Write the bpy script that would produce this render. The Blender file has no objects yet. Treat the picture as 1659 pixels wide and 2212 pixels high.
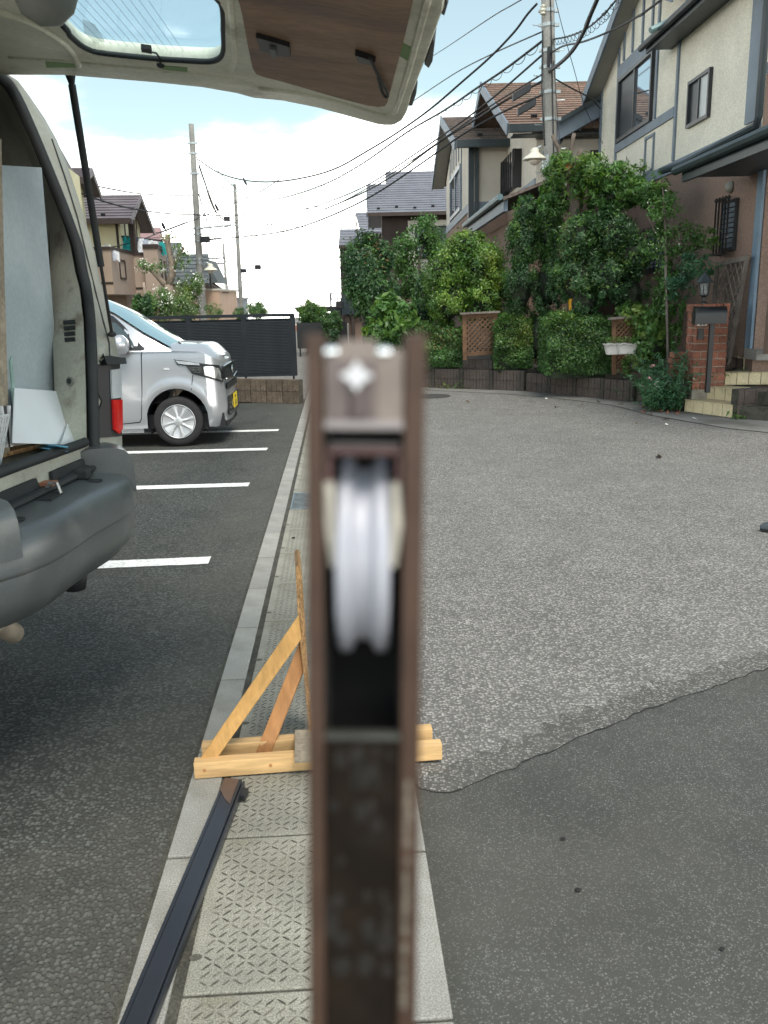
import bpy, bmesh, math, random
from mathutils import Vector, Matrix, Euler
import numpy as np
random.seed(7)
rng = np.random.default_rng(7)
S = bpy.context.scene
COL = S.collection
R = math.radians

# ---------------------------------------------------------------- camera, sky, sun, exposure
FPX, CXP, CYP, EYE = 1850.0, 829.5, 1106.0, 1.55
PITCH, ROLL = R(13.85), R(-1.3)
cam = bpy.data.cameras.new('camera'); camo = bpy.data.objects.new('camera', cam); COL.objects.link(camo)
cam.sensor_fit = 'VERTICAL'; cam.sensor_height = 36; cam.lens = 36 * FPX / 2212
cam.clip_start = 0.02; cam.clip_end = 2000
CR = Matrix.Rotation(math.pi / 2 - PITCH, 3, 'X') @ Matrix.Rotation(ROLL, 3, 'Z')
camo.matrix_world = Matrix.Translation((0, 0, EYE)) @ CR.to_4x4()
cam.dof.use_dof = True; cam.dof.focus_distance = 5.5; cam.dof.aperture_fstop = 8.2
S.camera = camo

SUN_EL, SUN_AZ = R(62), R(155)      # azimuth clockwise from +Y; the sun stands high, behind and right of the camera
w = bpy.data.worlds.new('World'); S.world = w; w.use_nodes = True
nt = w.node_tree; nt.nodes.clear(); N = nt.nodes.new; L = nt.links.new
sky = N('ShaderNodeTexSky'); sky.sky_type = 'NISHITA'; sky.sun_disc = False
sky.sun_elevation = SUN_EL; sky.sun_rotation = SUN_AZ; sky.air_density = 1.0; sky.dust_density = 0.6; sky.ozone_density = 1.4
bg1 = N('ShaderNodeBackground'); bg1.inputs['Strength'].default_value = 0.050
tint = N('ShaderNodeMix'); tint.data_type = 'RGBA'; tint.blend_type = 'MULTIPLY'; tint.inputs[0].default_value = 1
tint.inputs[7].default_value = (1.05, 1.10, 0.86, 1)
L(sky.outputs[0], tint.inputs[6]); L(tint.outputs[2], bg1.inputs[0])
bg2 = N('ShaderNodeBackground'); bg2.inputs[0].default_value = (1.0, 0.985, 0.92, 1); bg2.inputs[1].default_value = 1.4
tc = N('ShaderNodeTexCoord'); sep = N('ShaderNodeSeparateXYZ'); L(tc.outputs['Generated'], sep.inputs[0])
def mth(op, a, b=None, c=None):
    n = N('ShaderNodeMath'); n.operation = op
    for i, v in enumerate((a, b, c)):
        if v is None: continue
        if isinstance(v, (int, float)): n.inputs[i].default_value = v
        else: L(v, n.inputs[i])
    return n.outputs[0]
zc = mth('ADD', mth('MAXIMUM', sep.outputs[2], 0.0), 0.16)
cmb = N('ShaderNodeCombineXYZ'); L(mth('DIVIDE', sep.outputs[0], zc), cmb.inputs[0]); L(mth('DIVIDE', sep.outputs[1], zc), cmb.inputs[1])
mp = N('ShaderNodeMapping'); mp.inputs['Location'].default_value = (1.35, 0.35, 0.0); L(cmb.outputs[0], mp.inputs[0])
nz = N('ShaderNodeTexNoise'); nz.inputs['Scale'].default_value = 0.62; nz.inputs['Detail'].default_value = 7; nz.inputs['Roughness'].default_value = 0.52
L(mp.outputs[0], nz.inputs[0])
cov = mth('ADD', nz.outputs[0], mth('MULTIPLY', mth('SUBTRACT', 0.20, sep.outputs[2]), 1.1))
cr_ = N('ShaderNodeValToRGB'); cr_.color_ramp.elements[0].position = 0.44; cr_.color_ramp.elements[1].position = 0.62
cr_.color_ramp.elements[0].color = (0.05, 0.05, 0.05, 1); cr_.color_ramp.interpolation = 'EASE'
L(cov, cr_.inputs[0])
mx = N('ShaderNodeMixShader'); L(cr_.outputs[0], mx.inputs[0]); L(bg1.outputs[0], mx.inputs[1]); L(bg2.outputs[0], mx.inputs[2])
wo = N('ShaderNodeOutputWorld'); L(mx.outputs[0], wo.inputs[0])

sun = bpy.data.lights.new('sun', 'SUN'); sun.energy = 1.1; sun.angle = R(30); sun.color = (1.0, 0.95, 0.87)
suno = bpy.data.objects.new('sun', sun); COL.objects.link(suno)
sd = Vector((math.sin(SUN_AZ) * math.cos(SUN_EL), math.cos(SUN_AZ) * math.cos(SUN_EL), math.sin(SUN_EL)))
suno.rotation_euler = sd.to_track_quat('Z', 'Y').to_euler()
S.view_settings.view_transform = 'Standard'; S.view_settings.look = 'None'
S.view_settings.exposure = 1.85; S.view_settings.gamma = 1; S.view_settings.use_curve_mapping = False
try:
    S.cycles.use_denoising = True; S.cycles.max_bounces = 8; S.cycles.transparent_max_bounces = 12
except Exception: pass

# ---------------------------------------------------------------- geometry helpers
C0 = Vector((0, 0, EYE))
def ray(px, py): return CR @ Vector(((px - CXP) / FPX, -(py - CYP) / FPX, -1))
def gnd(px, py, z=0.0):
    d = ray(px, py); return C0 + d * ((z - EYE) / d.z)
def at(px, py, Y):
    d = ray(px, py); return C0 + d * (Y / d.y)
def onx(px, py, X):
    d = ray(px, py); return C0 + d * (X / d.x)
def onp(px, py, P, n):
    d = ray(px, py); return C0 + d * ((Vector(P) - C0).dot(n) / d.dot(n))
V = Vector
UP = V((0, 0, 1))

class MB:
    def __init__(s): s.v = []; s.f = []
    def add(s, vs, fs):
        b = len(s.v); s.v += [tuple(p) for p in vs]; s.f += [tuple(i + b for i in f) for f in fs]; return s
    def slab(s, o, a, b, c):
        o, a, b, c = V(o), V(a), V(b), V(c)
        if a.cross(b).dot(c) < 0: a, b = b, a
        return s.add([o, o + a, o + a + b, o + b, o + c, o + a + c, o + a + b + c, o + b + c],
                     [(0, 3, 2, 1), (4, 5, 6, 7), (0, 1, 5, 4), (1, 2, 6, 5), (2, 3, 7, 6), (3, 0, 4, 7)])
    def box(s, c, d, m=None):
        m = m or Matrix.Identity(3); x, y, z = [m @ e for e in (V((d[0], 0, 0)), V((0, d[1], 0)), V((0, 0, d[2])))]
        return s.slab(V(c) - (x + y + z) / 2, x, y, z)
    def prism(s, pts, off):
        pts = [V(p) for p in pts]; off = V(off); n = len(pts)
        nn = V((0, 0, 0))
        for i in range(n): nn += pts[i].cross(pts[(i + 1) % n])
        if nn.dot(off) < 0: pts = pts[::-1]
        return s.add(pts + [p + off for p in pts], [tuple(range(n - 1, -1, -1)), tuple(range(n, 2 * n))] +
                     [(i, (i + 1) % n, (i + 1) % n + n, i + n) for i in range(n)])
    def tube(s, path, r, n=6, caps=True):
        path = [V(p) for p in path]; rr = r if isinstance(r, (list, tuple)) else [r] * len(path)
        vs = []; fs = []
        t0 = (path[1] - path[0]).normalized(); u = t0.orthogonal().normalized()
        for i, p in enumerate(path):
            t = ((path[min(i + 1, len(path) - 1)] - path[max(i - 1, 0)])).normalized()
            u = (u - t * u.dot(t)); u = u.normalized() if u.length > 1e-6 else t.orthogonal().normalized()
            w_ = t.cross(u)
            for k in range(n):
                a = 2 * math.pi * k / n; vs.append(p + (u * math.cos(a) + w_ * math.sin(a)) * rr[i])
        m = len(path)
        for i in range(m - 1):
            for k in range(n):
                fs.append((i * n + k, i * n + (k + 1) % n, (i + 1) * n + (k + 1) % n, (i + 1) * n + k))
        if caps: fs.append(tuple(range(n - 1, -1, -1))); fs.append(tuple(range((m - 1) * n, m * n)))
        return s.add(vs, fs)
    def lathe(s, c, prof, axis=UP, n=16):
        axis = V(axis).normalized(); u = axis.orthogonal().normalized(); w_ = axis.cross(u); c = V(c)
        vs = []; fs = []
        for r, h in prof:
            for k in range(n):
                a = 2 * math.pi * k / n; vs.append(c + axis * h + (u * math.cos(a) + w_ * math.sin(a)) * max(r, 1e-4))
        for i in range(len(prof) - 1):
            for k in range(n): fs.append((i * n + k, i * n + (k + 1) % n, (i + 1) * n + (k + 1) % n, (i + 1) * n + k))
        fs.append(tuple(range(n - 1, -1, -1))); fs.append(tuple(range((len(prof) - 1) * n, len(prof) * n)))
        return s.add(vs, fs)
    def grid(s, rows):
        n = len(rows[0]); vs = [p for r in rows for p in r]
        return s.add(vs, [(i * n + k, i * n + k + 1, (i + 1) * n + k + 1, (i + 1) * n + k) for i in range(len(rows) - 1) for k in range(n - 1)])
    def build(s, name, m=None, parent=None, smooth=False, bevel=0, fixn=False):
        me = bpy.data.meshes.new(name); me.from_pydata(s.v, [], s.f); me.update()
        if fixn or bevel:
            bm = bmesh.new(); bm.from_mesh(me)
            if fixn: bmesh.ops.recalc_face_normals(bm, faces=bm.faces)
            if bevel:
                es = [e for e in bm.edges if len(e.link_faces) == 2 and e.calc_face_angle(0) > 0.5]
                bmesh.ops.bevel(bm, geom=es, offset=bevel, segments=2, affect='EDGES', profile=0.6)
            bm.to_mesh(me); bm.free()
        if m: me.materials.append(m)
        if smooth:
            me.polygons.foreach_set('use_smooth', [True] * len(me.polygons))
            if smooth != 'all': me.set_sharp_from_angle(angle=R(smooth if isinstance(smooth, (int, float)) and smooth > 1 else 40))
        return link(name, me, parent)

INV = {}
def link(name, me, parent=None):
    o = bpy.data.objects.new(name, me); COL.objects.link(o)
    if parent is not None: setpar(o, parent)
    return o
def setpar(o, p):
    o.parent = p; o.matrix_parent_inverse = wm(p).inverted()
def wm(o):
    m = Matrix.LocRotScale(o.location, o.rotation_euler, o.scale)
    return (wm(o.parent) @ o.matrix_parent_inverse @ m) if o.parent else m
def thing(name, loc, label, cat, group=None):
    o = bpy.data.objects.new(name, None); COL.objects.link(o); o.location = loc; o.empty_display_size = 0.1
    return tag(o, label, cat, group)
def tag(o, label=None, cat=None, group=None, kind=None):
    if label: o['label'] = label
    if cat: o['category'] = cat
    if group: o['group'] = group
    if kind: o['kind'] = kind
    return o
def struct(o): o['kind'] = 'structure'; return o
def inst(src, parent, mat4=None, name=None):
    o = src.copy(); COL.objects.link(o)
    if parent is not None: setpar(o, parent)
    if mat4 is not None:
        o.location = mat4.to_translation(); o.rotation_euler = mat4.to_euler(); o.scale = mat4.to_scale()
    return o
def copy_tree(o, parent=None):
    c = o.copy(); COL.objects.link(c)
    if parent is not None: c.parent = parent; c.matrix_parent_inverse = o.matrix_parent_inverse
    for ch in [x for x in bpy.data.objects if x.parent == o]: copy_tree(ch, c)
    return c

# plate(): a flat outline with holes, given thickness and rounded edges; points are world points on a plane
def plate(name, outer, holes, thick, bevel, m, parent=None, smooth=True, side=0):
    from mathutils.geometry import tessellate_polygon
    O = V(outer[0]); a = V((0, 0, 0)); pts = [V(p) for p in outer]
    for i in range(len(pts)): a += (pts[i] - O).cross(pts[(i + 1) % len(pts)] - O)
    n = a.normalized(); ux = (pts[1] - pts[0]); ux = (ux - n * ux.dot(n)).normalized(); uy = n.cross(ux)
    def area(l): return sum(l[i][0] * l[(i + 1) % len(l)][1] - l[(i + 1) % len(l)][0] * l[i][1] for i in range(len(l)))
    loops = []
    for k, lp in enumerate([outer] + list(holes)):
        q = [((V(p) - O).dot(ux), (V(p) - O).dot(uy)) for p in lp]
        if (area(q) > 0) != (k == 0): q = q[::-1]
        loops.append(q)
    def inset(l, d):
        out = []; L_ = len(l)
        for i in range(L_):
            p0, p1, p2 = V(l[i - 1]), V(l[i]), V(l[(i + 1) % L_]); e1 = (p1 - p0).normalized(); e2 = (p2 - p1).normalized()
            n1, n2 = V((-e1.y, e1.x)), V((-e2.y, e2.x)); q = (n1 + n2); q = q / max(.35, q.length_squared / 2) if q.length > 1e-6 else n1
            out.append((p1.x + q.x * d, p1.y + q.y * d))
        return out
    prof = [(bevel, -thick / 2), (bevel * .3, -thick / 2 + bevel * .3), (0, -thick / 2 + bevel), (0, thick / 2 - bevel), (bevel * .3, thick / 2 - bevel * .3), (bevel, thick / 2)]
    W3 = lambda p, z: O + ux * p[0] + uy * p[1] + n * (z + thick / 2 * side)
    mb = MB()
    for l in loops:
        rings = [[W3(p, z) for p in inset(l, d)] for d, z in prof]; L_ = len(l); base = [p for r in rings for p in r]
        mb.add(base, [(i * L_ + k, i * L_ + (k + 1) % L_, (i + 1) * L_ + (k + 1) % L_, (i + 1) * L_ + k) for i in range(len(prof) - 1) for k in range(L_)])
    ins = [[V((p[0], p[1], 0)) for p in inset(l, bevel)] for l in loops]; tri = tessellate_polygon(ins); flat = [p for l in ins for p in l]
    mb.add([W3(p, thick / 2) for p in flat], [tuple(t) for t in tri]); mb.add([W3(p, -thick / 2) for p in flat], [tuple(t[::-1]) for t in tri])
    me = bpy.data.meshes.new(name); me.from_pydata([tuple(v) for v in mb.v], [], mb.f); bm = bmesh.new(); bm.from_mesh(me)
    bmesh.ops.remove_doubles(bm, verts=bm.verts, dist=1e-5); bmesh.ops.recalc_face_normals(bm, faces=bm.faces); bm.to_mesh(me); bm.free(); me.materials.append(m)
    if smooth:
        me.polygons.foreach_set('use_smooth', [True] * len(me.polygons)); me.set_sharp_from_angle(angle=R(35))
    return link(name, me, parent)

def catmull(pts, k=4, closed=False):
    pts = [V(p) for p in pts]; out = []; n = len(pts)
    for i in range(n if closed else n - 1):
        g = (lambda j: pts[j % n]) if closed else (lambda j: pts[min(max(j, 0), n - 1)])
        p0, p1, p2, p3 = g(i - 1), g(i), g(i + 1), g(i + 2)
        for q in range(k):
            t = q / k
            out.append(0.5 * ((2 * p1) + (p2 - p0) * t + (2 * p0 - 5 * p1 + 4 * p2 - p3) * t * t + (3 * p1 - p0 - 3 * p2 + p3) * t ** 3))
    if not closed: out.append(pts[-1])
    return out

# ---------------------------------------------------------------- materials
def nodes(m):
    t = m.node_tree; return t, t.nodes.new, t.links.new
def mat(name, col, rough=0.8, var=0.15, scale=6.0, fine=0.0, fscale=120.0, bump=0.0, bscale=80.0, metal=0.0, rnd=0.0,
        col2=None, c2amt=0.5, c2scale=1.5, spec=0.5, coat=0.0, alpha=1.0, trans=0.0, stretch=None, island=0.0, bdist=0.004):
    m = bpy.data.materials.new(name); m.use_nodes = True; t, N, L = nodes(m)
    b = t.nodes['Principled BSDF']; b.inputs['Roughness'].default_value = rough; b.inputs['Metallic'].default_value = metal
    b.inputs['Specular IOR Level'].default_value = spec; b.inputs['Coat Weight'].default_value = coat
    b.inputs['Alpha'].default_value = alpha; b.inputs['Transmission Weight'].default_value = trans
    tc = N('ShaderNodeTexCoord'); src = tc.outputs['Object']
    if stretch:
        mp = N('ShaderNodeMapping'); mp.inputs['Scale'].default_value = stretch; L(src, mp.inputs[0]); src = mp.outputs[0]
    def noise(sc, det=5, ro=0.55):
        n = N('ShaderNodeTexNoise'); n.inputs['Scale'].default_value = sc; n.inputs['Detail'].default_value = det
        n.inputs['Roughness'].default_value = ro; L(src, n.inputs[0]); return n.outputs[0]
    def ramp(f, p0, p1):
        r = N('ShaderNodeMapRange'); r.inputs[1].default_value = p0; r.inputs[2].default_value = p1
        r.interpolation_type = 'SMOOTHSTEP'; L(f, r.inputs[0]); return r.outputs[0]
    def mixc(f, a, bb, mode='MIX'):
        x = N('ShaderNodeMix'); x.data_type = 'RGBA'; x.blend_type = mode
        if isinstance(f, (int, float)): x.inputs[0].default_value = f
        else: L(f, x.inputs[0])
        for i, q in ((6, a), (7, bb)):
            if isinstance(q, tuple): x.inputs[i].default_value = (*q[:3], 1)
            else: L(q, x.inputs[i])
        return x.outputs[2]
    c = tuple(col)
    cur = mixc(ramp(noise(scale), 0.3, 0.7), tuple(x * (1 - var) for x in c), tuple(min(1, x * (1 + var)) for x in c))
    if col2: cur = mixc(ramp(noise(c2scale, 6, 0.6), 0.62 - 0.3 * c2amt, 0.75), cur, tuple(col2))
    if fine:
        cur = mixc(ramp(noise(fscale, 3), 0.35, 0.65), mixc(1.0, cur, (1 - fine,) * 3, 'MULTIPLY'), mixc(1.0, cur, (1 + fine,) * 3, 'MULTIPLY'))
    if rnd or island:
        if island: g = N('ShaderNodeNewGeometry'); f = g.outputs['Random Per Island']; k = island
        else: g = N('ShaderNodeObjectInfo'); f = g.outputs['Random']; k = rnd
        r = N('ShaderNodeMapRange'); r.inputs[3].default_value = 1 - k; r.inputs[4].default_value = 1 + k; L(f, r.inputs[0])
        x = N('ShaderNodeVectorMath'); x.operation = 'SCALE'; L(cur, x.inputs[0]); L(r.outputs[0], x.inputs[3]); cur = x.outputs[0]
    L(cur, b.inputs['Base Color'])
    if bump:
        bn = N('ShaderNodeBump'); bn.inputs['Strength'].default_value = bump; bn.inputs['Distance'].default_value = bdist
        L(noise(bscale, 4), bn.inputs['Height']); L(bn.outputs[0], b.inputs['Normal'])
    return m

def leafmat(name, col, hi, island=0.35, transl=0.25):
    m = mat(name, col, rough=0.42, var=0.2, scale=1.6, col2=hi, c2amt=0.6, c2scale=1.1, island=island, spec=0.45)
    t, N, L = nodes(m); b = t.nodes['Principled BSDF']; o = t.nodes['Material Output']
    tr = N('ShaderNodeBsdfTranslucent'); lk = b.inputs['Base Color'].links[0].from_socket
    mm = N('ShaderNodeMix'); mm.data_type = 'RGBA'; mm.blend_type = 'MULTIPLY'; mm.inputs[0].default_value = 1
    L(lk, mm.inputs[6]); mm.inputs[7].default_value = (1.2, 1.5, 0.6, 1); L(mm.outputs[2], tr.inputs[0])
    mx = N('ShaderNodeMixShader'); mx.inputs[0].default_value = transl; L(b.outputs[0], mx.inputs[1]); L(tr.outputs[0], mx.inputs[2])
    L(mx.outputs[0], o.inputs[0]); return m

def asphalt(name, base, stone, cell=85, cover=0.45, tintc=None, tamt=0.0, bump=0.6, big=0.12, tscale=0.7, sparse=0.0, edge=None):
    """road surface: voronoi stones of differing grey in a darker binder"""
    m = bpy.data.materials.new(name); m.use_nodes = True; t, N, L = nodes(m)
    b = t.nodes['Principled BSDF']; b.inputs['Roughness'].default_value = 0.82; b.inputs['Specular IOR Level'].default_value = 0.35
    tc = N('ShaderNodeTexCoord'); src = tc.outputs['Object']
    wn = N('ShaderNodeTexNoise'); wn.inputs['Scale'].default_value = cell * 1.3; L(src, wn.inputs[0])
    wmx = N('ShaderNodeMix'); wmx.data_type = 'VECTOR'; wmx.factor_mode = 'UNIFORM'; wmx.inputs[0].default_value = 0.35 / cell
    L(src, wmx.inputs[4]); L(wn.outputs['Color'], wmx.inputs[5])
    vo = N('ShaderNodeTexVoronoi'); vo.inputs['Scale'].default_value = cell; L(wmx.outputs[1], vo.inputs[0])
    sp = N('ShaderNodeSeparateColor'); L(vo.outputs['Color'], sp.inputs[0])
    def rg(f, a, c, lo=0.0, hi=1.0):
        r = N('ShaderNodeMapRange'); r.inputs[1].default_value = a; r.inputs[2].default_value = c; r.inputs[3].default_value = lo; r.inputs[4].default_value = hi
        L(f, r.inputs[0]); return r.outputs[0]
    def mm(op, a, c):
        n = N('ShaderNodeMath'); n.operation = op
        for i, v in enumerate((a, c)):
            if isinstance(v, (int, float)): n.inputs[i].default_value = v
            else: L(v, n.inputs[i])
        return n.outputs[0]
    inside = rg(vo.outputs['Distance'], 0.62, 0.42)
    val = rg(sp.outputs[0], 1 - cover, 1.0)
    f = mm('MULTIPLY', inside, val)
    if sparse:
        v2 = N('ShaderNodeTexVoronoi'); v2.inputs['Scale'].default_value = cell * 0.55; L(wmx.outputs[1], v2.inputs[0])
        s2 = N('ShaderNodeSeparateColor'); L(v2.outputs['Color'], s2.inputs[0])
        f = mm('MAXIMUM', f, mm('MULTIPLY', rg(v2.outputs['Distance'], 0.4, 0.28), rg(s2.outputs[1], 1 - sparse, 1 - sparse * 0.6)))
    def mixc(f, a, c, mode='MIX'):
        x = N('ShaderNodeMix'); x.data_type = 'RGBA'; x.blend_type = mode
        if isinstance(f, (int, float)): x.inputs[0].default_value = f
        else: L(f, x.inputs[0])
        for i, q in ((6, a), (7, c)):
            if isinstance(q, tuple): x.inputs[i].default_value = (*q[:3], 1)
            else: L(q, x.inputs[i])
        return x.outputs[2]
    cur = mixc(f, tuple(base), tuple(stone))
    n1 = N('ShaderNodeTexNoise'); n1.inputs['Scale'].default_value = 0.8; n1.inputs['Detail'].default_value = 8; n1.inputs['Roughness'].default_value = 0.65; L(src, n1.inputs[0])
    g = rg(n1.outputs[0], 0.3, 0.7, 1 - big, 1 + big)
    sc = N('ShaderNodeVectorMath'); sc.operation = 'SCALE'; L(cur, sc.inputs[0]); L(g, sc.inputs[3]); cur = sc.outputs[0]
    if tintc:
        n2 = N('ShaderNodeTexNoise'); n2.inputs['Scale'].default_value = tscale; n2.inputs['Detail'].default_value = 7; n2.inputs['W' if False else 'Roughness'].default_value = 0.6
        mp = N('ShaderNodeMapping'); mp.inputs['Location'].default_value = (3.1, 7.7, 0); L(src, mp.inputs[0]); L(mp.outputs[0], n2.inputs[0])
        cur = mixc(mm('MULTIPLY', rg(n2.outputs[0], 0.45, 0.7), tamt), cur, tuple(tintc), 'MIX')
    if edge:   # dust and moss gathered along the kerb: (offset, sign, width, colour, amount)
        sx = N('ShaderNodeSeparateXYZ'); L(src, sx.inputs[0]); dd = mm('MULTIPLY', mm('SUBTRACT', mm('ADD', sx.outputs[0], mm('MULTIPLY', sx.outputs[1], 0.05)), edge[0]), edge[1])
        n3 = N('ShaderNodeTexNoise'); n3.inputs['Scale'].default_value = 3.5; n3.inputs['Detail'].default_value = 8; n3.inputs['Roughness'].default_value = 0.7; L(src, n3.inputs[0])
        q = mm('ADD', mm('DIVIDE', dd, edge[2]), mm('MULTIPLY', mm('SUBTRACT', n3.outputs[0], 0.5), 1.6)); fe = N('ShaderNodeMapRange'); fe.interpolation_type = 'SMOOTHSTEP'; fe.inputs[1].default_value = 1.0; fe.inputs[2].default_value = 0.0; L(q, fe.inputs[0])
        cur = mixc(mm('MULTIPLY', fe.outputs[0], edge[4]), cur, tuple(edge[3]))
    n4 = N('ShaderNodeTexNoise'); n4.inputs['Scale'].default_value = 2.6; n4.inputs['Detail'].default_value = 10; n4.inputs['Roughness'].default_value = 0.75; L(src, n4.inputs[0])
    sv = N('ShaderNodeVectorMath'); sv.operation = 'SCALE'; L(cur, sv.inputs[0]); L(rg(n4.outputs[0], 0.32, 0.68, 0.86, 1.14), sv.inputs[3]); cur = sv.outputs[0]
    L(cur, b.inputs['Base Color'])
    bn = N('ShaderNodeBump'); bn.inputs['Strength'].default_value = bump; bn.inputs['Distance'].default_value = 0.004
    L(mm('ADD', mm('MULTIPLY', inside, 1.0), mm('MULTIPLY', sp.outputs[1], 0.6)), bn.inputs['Height']); L(bn.outputs[0], b.inputs['Normal'])
    return m

def glassmat(name, col=(0.02, 0.025, 0.03), rough=0.04, spec=0.8):
    return mat(name, col, rough=rough, var=0.1, spec=spec)

M = {}
M['road'] = asphalt('road_asphalt', (0.12, 0.116, 0.107), (0.40, 0.385, 0.355), 85, 0.9, (0.18, 0.178, 0.168), 0.3, 0.8, 0.08)
M['road2'] = asphalt('road_asphalt_old', (0.066, 0.067, 0.060), (0.215, 0.218, 0.205), 230, 0.35, (0.095, 0.09, 0.075), 0.5, 0.6, 0.2, 1.1, sparse=0.045, edge=(.195, 1, .16, (.055, .055, .040), .45))
M['lot'] = asphalt('lot_asphalt', (0.030, 0.032, 0.029), (0.125, 0.135, 0.122), 72, 0.95, (0.062, 0.060, 0.047), 0.5, 1.0, 0.25, 0.9, sparse=0.03, edge=(-.545, -1, .75, (.125, .118, .095), .34))
M['earth'] = mat('earth', (0.10, 0.09, 0.07), 0.95, 0.3, 2, bump=0.5, bscale=30)
M['kerb'] = mat('kerb_concrete', (0.275, 0.27, 0.245), 0.9, 0.16, 3, fine=0.25, fscale=220, col2=(0.16, 0.15, 0.115), c2amt=0.6, c2scale=2.2, bump=0.5, bscale=220, rnd=0.08, bdist=0.003)
M['cover'] = mat('cover_concrete', (0.255, 0.247, 0.205), 0.92, 0.18, 4, fine=0.35, fscale=240, col2=(0.17, 0.155, 0.105), c2amt=0.5, c2scale=2.4, bump=0.6, bscale=260, rnd=0.08, bdist=0.003)
M['tread'] = mat('tread_dirt', (0.095, 0.09, 0.07), 0.95, 0.3, 20, fine=0.3, fscale=200, island=.5)
M['gap'] = mat('joint_moss', (0.055, 0.052, 0.04), 0.95, 0.35, 12, fine=0.3, fscale=150, bump=0.5, bscale=90)
M['grate'] = mat('galvanised_grate', (0.22, 0.26, 0.28), 0.5, 0.25, 20, metal=0.6)
M['paint'] = mat('line_paint', (0.72, 0.73, 0.70), 0.75, 0.06, 8, fine=0.12, fscale=180, col2=(0.24, 0.24, 0.22), c2amt=0.42, c2scale=55, bump=0.5, bscale=120)
M['crack'] = mat('crack_dark', (0.018, 0.018, 0.017), 1.0, 0.3, 30)
M['wood'] = mat('pine_wood', (0.60, 0.385, 0.175), 0.62, 0.14, 7, fine=0.10, fscale=30, col2=(0.48, 0.28, 0.12), c2amt=0.45, c2scale=5, rnd=0.07, stretch=(0.12, 2.5, 2.5), bump=0.15, bscale=60)
M['wood2'] = mat('pine_wood_brown', (0.42, 0.20, 0.075), 0.55, 0.16, 7, fine=0.1, fscale=30, stretch=(1.5, 2.5, 0.3))
M['ply'] = mat('ply_edge', (0.33, 0.19, 0.08), 0.8, 0.3, 30, fine=0.35, fscale=110, stretch=(3, 3, .7))
M['woodgrey'] = mat('weathered_board', (0.27, 0.23, 0.17), 0.85, 0.2, 9, fine=0.15, fscale=60)
M['sash'] = mat('black_bronze_aluminium', (0.032, 0.036, 0.045), 0.30, 0.1, 5, metal=0.35, spec=0.6, fine=0.05, fscale=300)
M['sashbrown'] = mat('brown_film', (0.09, 0.055, 0.04), 0.35, 0.2, 9)
# ---------------------------------------------------------------- MARK:STRUCTURE
KX = lambda Y: -0.545 - 0.05 * Y          # left edge of the kerb line along the street
def sheet(name, pts, z, m, sub=None):
    o = MB().add([(p[0], p[1], z) for p in pts], [tuple(range(len(pts)))]).build(name, m)
    if o.data.polygons[0].normal.z < 0: o.data.flip_normals()
    return struct(o)
g_ = struct(MB().grid([[V((x, y, z)) for x in (-500, -150, -40, 0, 40, 150, 500)] for y, z in ((-300, -.03), (0, -.03), (60, -.03), (95, -.03), (130, -1.2), (200, -3.8), (330, -8), (600, -17), (900, -30))]).build('ground', M['earth']))
if g_.data.polygons[0].normal.z < 0: g_.data.flip_normals()
sheet('parking_lot', [(-24, -6), (KX(-6), -6), (KX(13.9), 13.9), (-24, 13.9)], -0.010, M['lot'])
sheet('road', [(KX(-6) + .74, -6), (14, -6), (9, 4), (7, 9.3), (5.2, 12.0), (2.0, 16.5), (1.0, 30), (0.4, 45), (-3, 62), (-8, 90), (-14, 90), (-11, 60), (-7.5, 24), (-7.5, 14.3), (KX(14.3), 14.3), (KX(13.9) + .74, 13.9)], -0.009, M['road'])
# older, finer asphalt this side of the crack
ck = [(905, 1700), (935, 1706), (975, 1712), (1020, 1694), (1065, 1672), (1110, 1655), (1180, 1622), (1250, 1590), (1325, 1563), (1400, 1530), (1475, 1503), (1550, 1480), (1605, 1458), (1659, 1440)]
cp = [gnd(*p) for p in ck]
cpx = [V((KX(2.55) + .745, 2.56, 0))] + cp + [V((2.6, 3.9, 0)), V((5.5, 5.9, 0)), V((9, 7.6, 0))]
road_mix = asphalt('road_asphalt_mixed', (0.085, 0.084, 0.077), (0.34, 0.335, 0.31), 110, 0.6, (0.10, 0.095, 0.08), .4, .6, .15)
M['road_mix'] = road_mix
fine_ = []
for a, b in zip(cpx[:-1], cpx[1:]):
    n = max(2, int((b - a).length / 0.035)); d = (b - a); q = V((-d.y, d.x, 0)).normalized()
    for i in range(n): fine_.append(a + d * (i / n) + q * random.gauss(0, 0.006))
fine_.append(cpx[-1])
sheet('road_patch', [(p.x, p.y) for p in fine_] + [(12, 6), (14, -6), (KX(-6) + .745, -6)], -0.005, M['road2'])
smx = [V((KX(2.6) + .75, 2.62, 0))] + [p + V((-.28, .58, 0)).normalized() * (.09 + .07 * abs(math.sin(i * 1.9))) for i, p in enumerate(fine_) if i > 3 and p.x < 8]
sheet('road_seam', [(p.x + random.gauss(0, .008), p.y + random.gauss(0, .012)) for p in smx] + [(p.x, p.y - .02) for p in fine_[::-1] if p.x < 8], -0.007, M['road_mix'])
mb = MB()
for i in range(len(fine_) - 1):
    a, b = fine_[i], fine_[i + 1]; q = V((-(b - a).y, (b - a).x, 0)).normalized()
    wa = 0.002 + 0.004 * abs(math.sin(i * .37)) * random.random(); wb = wa
    mb.add([(a - q * wa)[:2] + (-0.0035,), (a + q * wa)[:2] + (-0.0035,), (b + q * wb)[:2] + (-0.0035,), (b - q * wb)[:2] + (-0.0035,)], [(0, 3, 2, 1)])
struct(mb.build('road_crack', M['crack']))
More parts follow.
